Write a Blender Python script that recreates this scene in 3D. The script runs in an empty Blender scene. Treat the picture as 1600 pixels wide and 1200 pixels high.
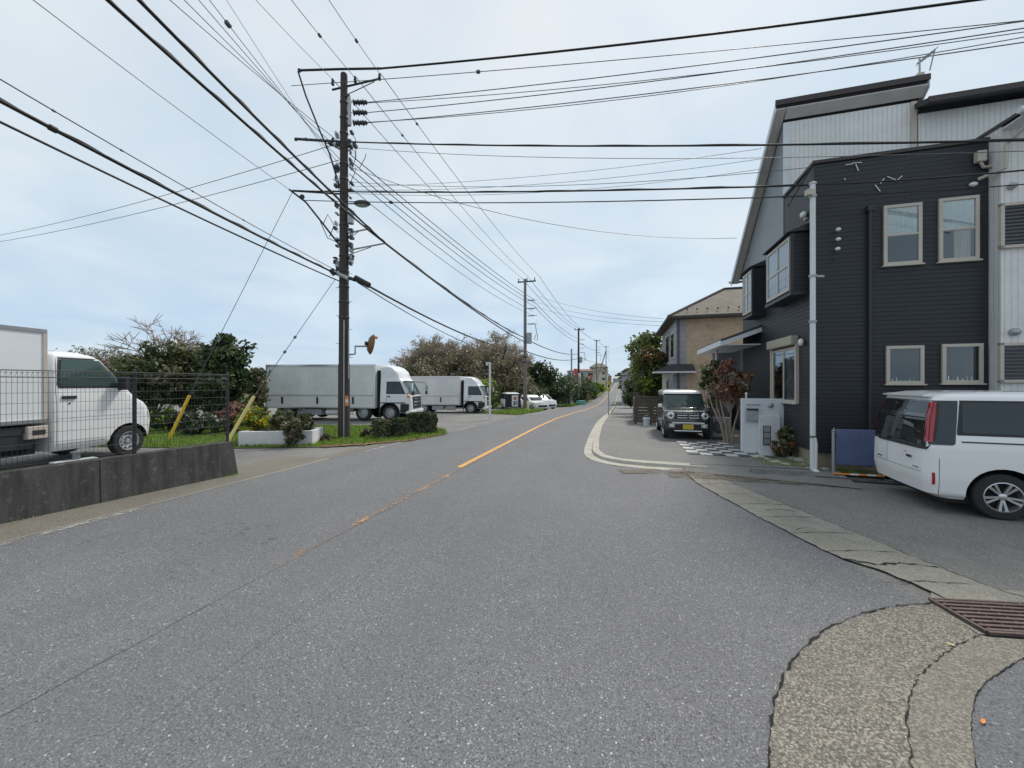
import bpy, bmesh, math, random
import numpy as np
from mathutils import Vector, Matrix
random.seed(7)
R = math.radians
# ------------------------------------------------------------------ camera, sky, sun
sc = bpy.context.scene
CAMH = 1.95; F = 600.0
cam_d = bpy.data.cameras.new('camera'); cam = bpy.data.objects.new('camera', cam_d)
sc.collection.objects.link(cam)
cam.location = (0, 0, CAMH); cam.rotation_euler = (R(90), 0, 0)
cam_d.lens = 36*F/1600; cam_d.sensor_width = 36; cam_d.clip_start = .05; cam_d.clip_end = 5000
sc.camera = cam
world = bpy.data.worlds.new("World"); sc.world = world; world.use_nodes = True
SUN_EL, SUN_AZ = R(52), R(38)          # azimuth measured clockwise from +Y
def build_world():
    nt = world.node_tree; N = nt.nodes; L = nt.links; N.clear()
    out = N.new('ShaderNodeOutputWorld'); bg = N.new('ShaderNodeBackground'); bg2 = N.new('ShaderNodeBackground')
    mix = N.new('ShaderNodeMixShader')
    sky = N.new('ShaderNodeTexSky'); sky.sky_type = 'NISHITA'; sky.sun_disc = False
    sky.sun_elevation = SUN_EL; sky.sun_rotation = SUN_AZ; sky.air_density = 1.0; sky.dust_density = 1.5; sky.ozone_density = 2
    L.new(sky.outputs[0], bg.inputs[0]); bg.inputs[1].default_value = .10
    tc = N.new('ShaderNodeTexCoord'); sep = N.new('ShaderNodeSeparateXYZ'); L.new(tc.outputs['Generated'], sep.inputs[0])
    # clouds on a flat deck: direction / (z + k)
    add = N.new('ShaderNodeMath'); add.operation = 'ADD'; add.inputs[1].default_value = .22; L.new(sep.outputs[2], add.inputs[0])
    mx = N.new('ShaderNodeMath'); mx.operation = 'MAXIMUM'; mx.inputs[1].default_value = .05; L.new(add.outputs[0], mx.inputs[0])
    dx = N.new('ShaderNodeMath'); dx.operation = 'DIVIDE'; L.new(sep.outputs[0], dx.inputs[0]); L.new(mx.outputs[0], dx.inputs[1])
    dy = N.new('ShaderNodeMath'); dy.operation = 'DIVIDE'; L.new(sep.outputs[1], dy.inputs[0]); L.new(mx.outputs[0], dy.inputs[1])
    cmb = N.new('ShaderNodeCombineXYZ'); L.new(dx.outputs[0], cmb.inputs[0]); L.new(dy.outputs[0], cmb.inputs[1])
    n1 = N.new('ShaderNodeTexNoise'); n1.inputs['Scale'].default_value = 1.5; n1.inputs['Detail'].default_value = 5; n1.inputs['Roughness'].default_value = .5
    n1.inputs['Distortion'].default_value = .5
    L.new(cmb.outputs[0], n1.inputs['Vector'])
    r = N.new('ShaderNodeValToRGB'); r.color_ramp.elements[0].position = .34; r.color_ramp.elements[1].position = .66
    r.color_ramp.elements[0].color = (.485, .565, .64, 1); r.color_ramp.elements[1].color = (.625, .665, .69, 1)
    L.new(n1.outputs['Fac'], r.inputs[0])
    # elevation tint: bluer and a little darker low down, paler overhead
    er = N.new('ShaderNodeValToRGB'); e = er.color_ramp; e.elements[0].position = .0; e.elements[0].color = (.86, .93, 1.0, 1)
    e.elements[1].position = .75; e.elements[1].color = (1.05, 1.02, 1.0, 1)
    m = e.elements.new(.12); m.color = (.80, .90, 1.0, 1)
    m = e.elements.new(.35); m.color = (.94, .98, 1.0, 1)
    L.new(sep.outputs[2], er.inputs[0])
    mul = N.new('ShaderNodeMix'); mul.data_type = 'RGBA'; mul.blend_type = 'MULTIPLY'; mul.inputs[0].default_value = 1
    L.new(r.outputs[0], mul.inputs[6]); L.new(er.outputs[0], mul.inputs[7])
    L.new(mul.outputs[2], bg2.inputs[0]); bg2.inputs[1].default_value = 1.0
    mix.inputs[0].default_value = .93
    L.new(bg.outputs[0], mix.inputs[1]); L.new(bg2.outputs[0], mix.inputs[2]); L.new(mix.outputs[0], out.inputs[0])
build_world()
sd = bpy.data.lights.new('sun', 'SUN'); sd.energy = 2.4; sd.angle = R(10); sd.color = (1, .94, .85)
so = bpy.data.objects.new('sun', sd); sc.collection.objects.link(so)
sv = Vector((math.sin(SUN_AZ)*math.cos(SUN_EL), math.cos(SUN_AZ)*math.cos(SUN_EL), math.sin(SUN_EL)))
so.rotation_euler = sv.to_track_quat('Z', 'Y').to_euler(); so.location = sv*60
sc.view_settings.view_transform = 'Standard'; sc.view_settings.look = 'None'
sc.view_settings.exposure = 0.42; sc.view_settings.gamma = 1

# ------------------------------------------------------------------ frames
TH = R(15.8); CT, ST = math.cos(TH), math.sin(TH)      # street direction
def W2(v, s): return (v*CT + s*ST, -v*ST + s*CT)       # street frame (v right, s along) -> world
def SV(x, y): return (x*CT - y*ST, x*ST + y*CT)        # world -> (v, s)
_gs = [(-999, 0), (17, 0), (22, -.07), (28.7, -.29), (42.6, -.82), (55, -1.25), (67.5, -1.55), (90, -1.62), (118, -1.35), (160, -.75), (220, .35), (303, 1.95), (380, 3.2), (470, 3.9), (9999, 4.0)]
def g(s):
    for (a, za), (b, zb) in zip(_gs, _gs[1:]):
        if s <= b:
            t = (s-a)/(b-a); return za + (zb-za)*t
    return 4.
def gw(x, y): return g(SV(x, y)[1])
def P(px, py, D): return Vector(((px-800)/F*D, D, CAMH - (py-600)/F*D))
def G(px, py):
    D = CAMH*F/(py-600); return Vector(((px-800)/F*D, D, 0))
def on_s(px, py, s0):                                   # pixel -> (v, z) on the plane s = s0
    k = (px-800)/F; v = (k*s0*CT - s0*ST)/(CT + k*ST); D = -v*ST + s0*CT
    return v, CAMH - (py-600)/F*D
def on_v(px, py, v0):                                   # pixel -> (s, z) on the plane v = v0
    k = (px-800)/F; s = (v0*CT + k*v0*ST)/(k*CT - ST); D = -v0*ST + s*CT
    return s, CAMH - (py-600)/F*D

# ------------------------------------------------------------------ materials
MATS = {}
def rgb(c): return (c[0], c[1], c[2], 1)
class NT:
    def __init__(s, name):
        s.m = bpy.data.materials.new(name); s.m.use_nodes = True; s.t = s.m.node_tree; s.N = s.t.nodes; s.L = s.t.links
        s.b = s.N['Principled BSDF']; s.out = s.N['Material Output']; s.tc = s.N.new('ShaderNodeTexCoord'); s.co = s.tc.outputs['Object']
        MATS[name] = s.m
    def noise(s, scale, detail=4, rough=.55, vec=None, dist=0):
        n = s.N.new('ShaderNodeTexNoise'); n.inputs['Scale'].default_value = scale; n.inputs['Detail'].default_value = detail
        n.inputs['Roughness'].default_value = rough; n.inputs['Distortion'].default_value = dist
        s.L.new(vec or s.co, n.inputs['Vector']); return n.outputs['Fac']
    def vor(s, scale, feat='F1', out='Distance', vec=None):
        n = s.N.new('ShaderNodeTexVoronoi'); n.feature = feat; n.inputs['Scale'].default_value = scale
        s.L.new(vec or s.co, n.inputs['Vector']); return n.outputs[out]
    def ramp(s, fac, stops):
        n = s.N.new('ShaderNodeValToRGB'); e = n.color_ramp.elements
        e[0].position, e[0].color = stops[0][0], rgb(stops[0][1]) if not isinstance(stops[0][1], (int, float)) else (stops[0][1],)*3+(1,)
        e[1].position, e[1].color = stops[-1][0], rgb(stops[-1][1]) if not isinstance(stops[-1][1], (int, float)) else (stops[-1][1],)*3+(1,)
        for p, c in stops[1:-1]:
            q = e.new(p); q.color = rgb(c) if not isinstance(c, (int, float)) else (c, c, c, 1)
        s.L.new(fac, n.inputs[0]); return n.outputs[0]
    def mix(s, fac, a, b, mode='MIX'):
        n = s.N.new('ShaderNodeMix'); n.data_type = 'RGBA'; n.blend_type = mode
        for i, q in ((0, fac), (6, a), (7, b)):
            if isinstance(q, (int, float)) and i == 0: n.inputs[0].default_value = q
            elif isinstance(q, tuple): n.inputs[i].default_value = rgb(q)
            else: s.L.new(q, n.inputs[i])
        return n.outputs[2]
    def math(s, op, a, b=None, c=None):
        n = s.N.new('ShaderNodeMath'); n.operation = op
        for i, q in enumerate((a, b, c)):
            if q is None: continue
            if isinstance(q, (int, float)): n.inputs[i].default_value = q
            else: s.L.new(q, n.inputs[i])
        return n.outputs[0]
    def sep(s, vec=None):
        n = s.N.new('ShaderNodeSeparateXYZ'); s.L.new(vec or s.co, n.inputs[0]); return n.outputs
    def bump(s, h, strength=.3, dist=.01):
        n = s.N.new('ShaderNodeBump'); n.inputs['Strength'].default_value = strength; n.inputs['Distance'].default_value = dist
        s.L.new(h, n.inputs['Height']); s.L.new(n.outputs[0], s.b.inputs['Normal']); return n
    def col(s, c):
        if isinstance(c, tuple): s.b.inputs['Base Color'].default_value = rgb(c)
        else: s.L.new(c, s.b.inputs['Base Color'])
    def set(s, rough=.6, metal=0, spec=None, coat=0):
        s.b.inputs['Roughness'].default_value = rough; s.b.inputs['Metallic'].default_value = metal
        if spec is not None: s.b.inputs['Specular IOR Level'].default_value = spec
        if coat: s.b.inputs['Coat Weight'].default_value = coat; s.b.inputs['Coat Roughness'].default_value = .05
        return s
def plain(name, c, rough=.6, metal=0, var=.18, scale=3, bump=0, coat=0, spec=None):
    t = NT(name); t.set(rough, metal, spec, coat)
    if var:
        n = t.noise(scale, 5, .6); n2 = t.noise(scale*9, 3, .6)
        f = t.math('ADD', t.math('MULTIPLY', n, .65), t.math('MULTIPLY', n2, .35))
        lo = tuple(max(0, x*(1-var)) for x in c); hi = tuple(min(1, x*(1+var)) for x in c)
        t.col(t.ramp(f, [(.3, lo), (.7, hi)]))
    else: t.col(c)
    if bump: t.bump(t.noise(scale*14, 4), bump, .01)
    return t.m
def asphalt(name, base, speck=.5, seam=None, stain=.3, patch=None, cracks=True):
    t = NT(name); t.set(.82, 0, .35)
    fine = t.noise(85, 3, .7); big = t.noise(.45, 5, .6); mid = t.noise(2.3, 5, .65, dist=.6)
    c = t.ramp(fine, [(.28, tuple(x*.52 for x in base)), (.5, base), (.72, tuple(min(1, x*1.5) for x in base))])
    # aggregate stones
    vc = t.vor(62, 'F1', 'Color'); vd = t.vor(62, 'F1', 'Distance')
    sx = t.sep(vc)
    stone = t.math('MULTIPLY', t.math('GREATER_THAN', sx[0], 1-.12*speck), t.math('LESS_THAN', vd, .36))
    c = t.mix(t.math('MULTIPLY', stone, .6), c, (.42, .42, .41))
    vc2 = t.vor(130, 'F1', 'Color'); s2 = t.sep(vc2)
    stone2 = t.math('GREATER_THAN', s2[0], 1-.10*speck)
    c = t.mix(t.math('MULTIPLY', stone2, .42), c, (.42, .42, .41))
    v4 = t.vor(44, 'F1', 'Color'); d4 = t.vor(44, 'F1', 'Distance'); s4 = t.sep(v4)
    c = t.mix(t.math('MULTIPLY', t.math('MULTIPLY', t.math('GREATER_THAN', s4[0], 1-.05*speck), t.math('LESS_THAN', d4, .28)), .8), c, (.60, .60, .58))
    c = t.mix(t.math('MULTIPLY', t.math('MULTIPLY', t.math('GREATER_THAN', s4[1], .90), t.math('LESS_THAN', d4, .34)), .6), c, (.035, .035, .035))
    dk = t.math('GREATER_THAN', s2[1], .84)
    c = t.mix(t.math('MULTIPLY', dk, .55), c, (.03, .03, .032))
    c = t.mix(t.ramp(big, [(.35, 0.0), (.7, stain)]), c, tuple(x*.62 for x in base), 'MIX')
    c = t.mix(t.ramp(mid, [(.52, 0.0), (.75, stain*.7)]), c, tuple(min(1, x*1.45) for x in (base[0]*1.03, base[1]*1.0, base[2]*.94)), 'MIX')
    sp = t.sep()
    if seam is not None:
        wob = t.math('MULTIPLY', t.math('SUBTRACT', t.noise(1.6, 4), .5), .10)
        for (sx0, w, k) in seam:
            d = t.math('ABSOLUTE', t.math('SUBTRACT', t.math('ADD', sp[0], wob), sx0))
            gate = t.ramp(t.noise(.9, 3, .6), [(.36, 0.0), (.5, 1.0)])
            f = t.math('MULTIPLY', t.math('LESS_THAN', d, w), gate)
            c = t.mix(t.math('MULTIPLY', f, k), c, (.028, .028, .03))
        # tyre polished lanes
        for cx in (-1.6, -3.0, -4.6, -6.1):
            d = t.math('ABSOLUTE', t.math('SUBTRACT', sp[0], cx))
            f = t.ramp(d, [(.0, .22), (.45, 0.0)])
            c = t.mix(f, c, tuple(x*.8 for x in base))
    if cracks:
        mv = t.N.new('ShaderNodeMapping'); mv.inputs['Scale'].default_value = (1, .35, 1); t.L.new(t.co, mv.inputs[0])
        dn = t.N.new('ShaderNodeVectorMath'); dn.operation = 'ADD'; nn = t.N.new('ShaderNodeTexNoise'); nn.inputs['Scale'].default_value = 2.2
        t.L.new(t.co, nn.inputs['Vector']); t.L.new(mv.outputs[0], dn.inputs[0]); t.L.new(nn.outputs['Color'], dn.inputs[1])
        cr = t.vor(.55, 'DISTANCE_TO_EDGE', 'Distance', dn.outputs[0])
        gate = t.ramp(t.noise(.5, 3), [(.5, 0.0), (.6, 1.0)])
        f = t.math('MULTIPLY', t.math('LESS_THAN', cr, .0016), gate)
        c = t.mix(t.math('MULTIPLY', f, .75), c, (.035, .035, .035))
    t.col(c)
    hh = t.math('ADD', t.noise(70, 4, .7), t.math('MULTIPLY', vd, -.8))
    t.bump(hh, .55, .008)
    return t.m
def concrete(name, base, agg=0, dirt=.4, scale=1.0, streak=False):
    t = NT(name); t.set(.88, 0, .3)
    n = t.noise(2.2*scale, 6, .65, dist=.5); f = t.noise(60, 3, .7)
    c = t.ramp(n, [(.3, tuple(x*(1-dirt*.8) for x in base)), (.65, base), (.8, tuple(min(1, x*1.15) for x in base))])
    c = t.mix(.55, c, t.ramp(f, [(.3, tuple(x*.55 for x in base)), (.7, tuple(min(1, x*1.35) for x in base))]))
    if agg:
        vc = t.vor(72, 'F1', 'Color'); vd = t.vor(72, 'F1', 'Distance'); s = t.sep(vc)
        cc = t.ramp(s[0], [(.0, (.06, .062, .065)), (.22, (.13, .125, .115)), (.45, (.24, .22, .18)), (.70, (.37, .34, .275)), (.88, (.44, .43, .40)), (1, (.24, .17, .12))])
        edge = t.ramp(vd, [(.42, 0.0), (.62, .85)])
        cc = t.mix(edge, cc, (.085, .08, .07))
        v3 = t.vor(95, 'F1', 'Color'); s3 = t.sep(v3); cc = t.mix(t.math('MULTIPLY', t.math('GREATER_THAN', s3[0], .55), .55), cc, t.ramp(s3[1], [(.2, (.07, .07, .068)), (.8, (.40, .36, .28))]))
        am = t.ramp(t.noise(.9, 4, .6), [(.25, agg*.75), (.55, agg)])
        c = t.mix(am, c, cc)
        t.bump(t.math('MULTIPLY', vd, -1), .6, .012)
    elif streak:
        mp = t.N.new('ShaderNodeMapping'); mp.inputs['Scale'].default_value = (3, 3, .35); t.L.new(t.co, mp.inputs[0])
        st = t.noise(2.0, 6, .7, vec=mp.outputs[0])
        c = t.mix(t.ramp(st, [(.42, 0.0), (.62, .8)]), c, tuple(x*.38 for x in base))
        lich = t.ramp(t.noise(9, 5, .7), [(.58, 0.0), (.68, .5)])
        c = t.mix(lich, c, tuple(min(1, x*2.0) for x in base))
        t.bump(t.noise(38, 4, .7), .6, .012)
    else: t.bump(t.noise(40, 4, .7), .45, .01)
    t.col(c); return t.m
def siding(name, base, pitch=.10, vertical=False, gloss=.5, line=.55, sub=0):
    t = NT(name); t.set(gloss, 0, .4)
    sp = t.sep()
    if vertical: q = t.math('ADD', sp[0], sp[1])
    else: q = sp[2]
    fr = t.math('FRACT', t.math('DIVIDE', q, pitch))
    groove = t.ramp(fr, [(.0, 0.0), (.06, 0.15), (.11, 1.0), (.94, 1.0), (1, .25)])
    n = t.noise(.8, 5, .6); n2 = t.noise(30, 3, .6)
    if not vertical and pitch < .1: fj = t.math('FRACT', t.math('DIVIDE', t.math('ADD', t.math('ADD', sp[0], sp[1]), 40.3), 1.82)); groove = t.math('MULTIPLY', groove, t.ramp(fj, [(.0, .1), (.006, 1.0), (1, 1.0)]))
    c = t.ramp(n, [(.3, tuple(x*.80 for x in base)), (.7, tuple(min(1, x*1.12) for x in base))])
    c = t.mix(.25, c, t.ramp(n2, [(.3, tuple(x*.7 for x in base)), (.7, tuple(min(1, x*1.3) for x in base))]))
    c = t.mix(groove, tuple(x*(1-line) for x in base), c)
    t.col(c); t.bump(groove, .7, .012); return t.m
def brick(name, c1, c2, mortar, sx=1, bw=.22, bh=.075):
    t = NT(name); t.set(.85)
    sp = t.sep(); cmb = t.N.new('ShaderNodeCombineXYZ'); t.L.new(t.math('ADD', sp[0], sp[1]), cmb.inputs[0]); t.L.new(sp[2], cmb.inputs[1])
    b = t.N.new('ShaderNodeTexBrick'); t.L.new(cmb.outputs[0], b.inputs['Vector'])
    b.inputs['Color1'].default_value = rgb(c1); b.inputs['Color2'].default_value = rgb(c2); b.inputs['Mortar'].default_value = rgb(mortar)
    b.inputs['Scale'].default_value = 1; b.inputs['Brick Width'].default_value = bw; b.inputs['Row Height'].default_value = bh; b.inputs['Mortar Size'].default_value = .006
    c = t.mix(.35, b.outputs['Color'], t.ramp(t.noise(2.5, 5), [(.3, tuple(x*.7 for x in c1)), (.7, tuple(min(1, x*1.25) for x in c2))]))
    t.col(c); return t.m
def glassy(name, tint=(.03, .035, .04), clear=.0, rough=.03):
    t = NT(name)
    gl = t.N.new('ShaderNodeBsdfGlossy'); gl.inputs['Roughness'].default_value = rough; gl.inputs['Color'].default_value = (.9, .95, 1, 1)
    fr = t.N.new('ShaderNodeFresnel'); fr.inputs[0].default_value = 1.52
    f = t.math('ADD', t.math('MULTIPLY', fr.outputs[0], .9), .015)
    if clear:
        tr = t.N.new('ShaderNodeBsdfTransparent'); tr.inputs[0].default_value = (clear, clear*1.02, clear*1.0, 1); base = tr.outputs[0]
    else:
        df = t.N.new('ShaderNodeBsdfDiffuse'); df.inputs[0].default_value = rgb(tint); base = df.outputs[0]
    mx = t.N.new('ShaderNodeMixShader'); t.L.new(f, mx.inputs[0]); t.L.new(base, mx.inputs[1]); t.L.new(gl.outputs[0], mx.inputs[2])
    t.L.new(mx.outputs[0], t.out.inputs[0]); return t.m
def leafmat(name, c, var=.35):
    t = NT(name); t.set(.42, 0, .45)
    gi = t.N.new('ShaderNodeNewGeometry'); ri = gi.outputs['Random Per Island']
    t.col(t.ramp(ri, [(.0, tuple(x*(1-var*1.4) for x in c)), (.6, c), (1, tuple(min(1, x*(1+var*1.3)) for x in c))]))
    tr = t.N.new('ShaderNodeBsdfTranslucent'); tr.inputs[0].default_value = rgb(tuple(min(1, x*1.4) for x in c))
    mx = t.N.new('ShaderNodeMixShader'); mx.inputs[0].default_value = .22
    t.L.new(t.b.outputs[0], mx.inputs[1]); t.L.new(tr.outputs[0], mx.inputs[2]); t.L.new(mx.outputs[0], t.out.inputs[0]); return t.m

asphalt('asphalt_road', (.150, .151, .160), 1.0, seam=[(-3.50, .009, .6), (-2.58, .005, .4), (-6.35, .006, .3)])
asphalt('asphalt_side', (.20, .195, .185), .45, stain=.5)
asphalt('asphalt_lot', (.20, .195, .19), .5, stain=.6)
asphalt('asphalt_walk', (.190, .188, .185), .5, stain=.5)
asphalt('asphalt_dark', (.135, .138, .150), .25, stain=.3, cracks=False)
concrete('concrete_kerb', (.44, .42, .365), 0, .65)
concrete('concrete_gutter_dark', (.185, .175, .15), .3, .6)
plain('rubber_grey', (.11, .115, .12), .7, var=.45, scale=7, bump=.4)
concrete('concrete_gutter', (.34, .325, .28), .30, .85)
concrete('concrete_aggregate', (.20, .19, .165), .82, .5)
concrete('concrete_band', (.22, .21, .18), .55, .5)
concrete('concrete_dark', (.10, .098, .092), 0, .6, streak=True)
concrete('concrete_found', (.30, .27, .20), 0, .5)
concrete('concrete_pole', (.07, .058, .053), 0, .5)
concrete('concrete_pole_far', (.22, .20, .185), 0, .4)
concrete('stucco_white', (.66, .68, .70), 0, .2)
concrete('planter_white', (.72, .72, .74), 0, .3)
plain('paint_line_white', (.55, .55, .52), .8, var=.25, scale=8)
plain('car_white', (.80, .80, .80), .28, coat=.8, var=.03, scale=.8)
plain('truck_white', (.74, .76, .78), .35, coat=.4, var=.05, scale=1)
plain('box_silver', (.42, .44, .45), .42, metal=.25, var=.08, scale=.6)
plain('car_black', (.012, .013, .014), .22, coat=.9, var=0)
plain('car_green', (.022, .030, .029), .25, coat=.9, var=.05)
plain('plastic_black', (.022, .022, .024), .55, var=.15)
plain('under_black', (.012, .012, .012), .85, var=.1)
plain('rubber', (.022, .022, .022), .8, var=.2, scale=10)
plain('alloy', (.62, .62, .64), .28, metal=.85, var=.04)
plain('steel_rim', (.55, .56, .58), .4, metal=.5, var=.1)
plain('chrome', (.75, .76, .78), .12, metal=1, var=0)
plain('galv', (.36, .38, .40), .45, metal=.5, var=.15, scale=6)
plain('dark_metal', (.03, .032, .038), .5, var=.15, scale=8)
plain('fence_metal', (.025, .028, .033), .55, var=.1, scale=8)
plain('cable_black', (.012, .012, .013), .6, var=0)
plain('wire_grey', (.09, .10, .11), .5, var=0)
plain('porcelain', (.70, .71, .70), .25, var=.05)
plain('lens_red', (.42, .012, .025), .15, coat=.5, var=0)
plain('lens_orange', (.75, .22, .04), .2, coat=.5, var=0)
plain('lens_clear', (.72, .75, .78), .08, coat=1, var=0)
plain('plate_yellow', (.55, .43, .05), .5, var=.1, scale=12)
plain('yellow_tube', (.80, .50, .02), .45, var=.12, scale=5)
plain('yellow_pale', (.72, .60, .24), .5, var=.2, scale=5)
plain('frame_beige', (.50, .45, .39), .45, var=.06)
plain('frame_dark', (.06, .062, .066), .45, var=.06)
plain('trim_black', (.022, .025, .032), .45, var=.1)
plain('soffit_brown', (.46, .44, .42), .7, var=.15)
plain('roof_edge', (.045, .034, .034), .6, var=.2)
plain('roof_slate', (.055, .055, .06), .7, var=.25, scale=4)
plain('white_fascia', (.62, .65, .68), .5, var=.1)
plain('curtain', (.78, .82, .84), .9, var=.1, scale=5)
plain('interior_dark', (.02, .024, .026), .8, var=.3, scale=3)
plain('pipe_white', (.66, .67, .68), .4, var=.06, scale=2)
plain('rust_steel', (.12, .085, .072), .7, metal=.3, var=.4, scale=9)
plain('hole_black', (.006, .006, .006), .9, var=0)
plain('wood_dark', (.09, .075, .062), .8, var=.35, scale=9)
plain('bark', (.10, .078, .06), .9, var=.35, scale=12)
plain('bark_grey', (.32, .265, .22), .9, var=.3, scale=12)
plain('rock', (.36, .35, .32), .85, var=.35, scale=9, bump=.5)
plain('tile_white', (.52, .53, .53), .6, var=.3, scale=8)
plain('tile_dark', (.07, .072, .08), .6, var=.2, scale=8)
plain('bucket_white', (.62, .70, .74), .45, var=.05)
plain('mirror_orange', (.55, .17, .02), .4, var=.1)
plain('mirror_back', (.16, .075, .03), .5, var=.3)
plain('blue_sheet', (.11, .145, .27), .5, var=.25, scale=2)
plain('orange_paint', (.70, .26, .05), .5, var=.1)
plain('lilac_wall', (.40, .38, .42), .75, var=.1)
plain('tan_wall', (.34, .27, .18), .8, var=.15)
plain('cream_wall', (.52, .48, .40), .8, var=.12)
plain('grey_wall_far', (.36, .37, .38), .8, var=.12)
plain('red_roof', (.20, .06, .05), .7, var=.2)
plain('banner_red', (.62, .10, .06), .7, var=.1)
plain('banner_white', (.72, .75, .78), .7, var=.1)
plain('teal_sheet', (.10, .42, .38), .6, var=.1)
plain('litter_brown', (.20, .12, .06), .9, var=.4, scale=20)
plain('leaf_litter', (.30, .20, .10), .9, var=.4, scale=20)
siding('siding_black', (.025, .028, .034), .095, gloss=.5, line=.20)
siding('siding_blue', (.25, .27, .29), .095, gloss=.45, line=.25)  # grey-blue boards; on the gable the paleness carries glancing light
siding('siding_grey', (.70, .70, .69), .10, vertical=True, line=.07, gloss=.5)
siding('siding_lilac', (.36, .345, .385), .30, line=.25)
siding('siding_wood', (.10, .085, .075), .14, line=.7, gloss=.8)
siding('shutter', (.42, .38, .30), .05, line=.35)
siding('louvre', (.13, .135, .145), .07, line=.6)
siding('box_panel', (.70, .71, .715), .6, vertical=True, line=.03, gloss=.4)
brick('brick_tan', (.40, .29, .20), (.54, .42, .30), (.40, .34, .27))
brick('roof_tiles', (.085, .077, .060), (.135, .122, .095), (.10, .085, .065), bw=.30, bh=.18)
glassy('glass_dark', (.018, .022, .024)); glassy('glass_green', (.05, .085, .075)); glassy('glass_clear', clear=.93)
glassy('glass_tint', clear=.35)
LEAF = {}
for nm, c in dict(dark=(.045, .068, .028), mid=(.085, .12, .042), olive=(.11, .115, .045), lime=(.28, .38, .04), yellow=(.55, .42, .02), red=(.23, .095, .07),
                  rust=(.27, .15, .085), brown=(.25, .215, .145), orange=(.32, .14, .03), pale=(.22, .20, .12), grass=(.21, .36, .04), hedge=(.028, .055, .02)).items():
    LEAF[nm] = leafmat('leaf_'+nm, c)
def ground_mat():
    t = NT('ground_earth'); t.set(.95, 0, .2)
    n = t.noise(.25, 6, .6); f = t.noise(14, 4, .7)
    c = t.ramp(n, [(.35, (.06, .09, .028)), (.55, (.09, .12, .04)), (.7, (.14, .12, .075))])
    c = t.mix(.5, c, t.ramp(f, [(.3, (.035, .05, .02)), (.7, (.14, .17, .06))])); t.col(c); t.bump(f, .8, .04)
ground_mat()
def worn_paint(name, c, lo, hi):
    t = NT(name); t.set(.75)
    n = t.math('ADD', t.math('MULTIPLY', t.noise(22, 6, .8), .65), t.math('MULTIPLY', t.noise(2.2, 3, .6), .35))
    t.col(t.ramp(t.noise(30, 3), [(.3, tuple(x*.75 for x in c)), (.7, c)]))
    a = t.ramp(n, [(lo, 0.0), (hi, 1.0)]); t.L.new(a, t.b.inputs['Alpha']); return t.m
worn_paint('paint_orange', (.68, .36, .10), .36, .44)
worn_paint('paint_orange_worn', (.50, .31, .17), .51, .56)
worn_paint('paint_white_worn', (.50, .49, .46), .46, .56)
worn_paint('dirt_patch', (.20, .17, .12), .46, .64)

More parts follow.
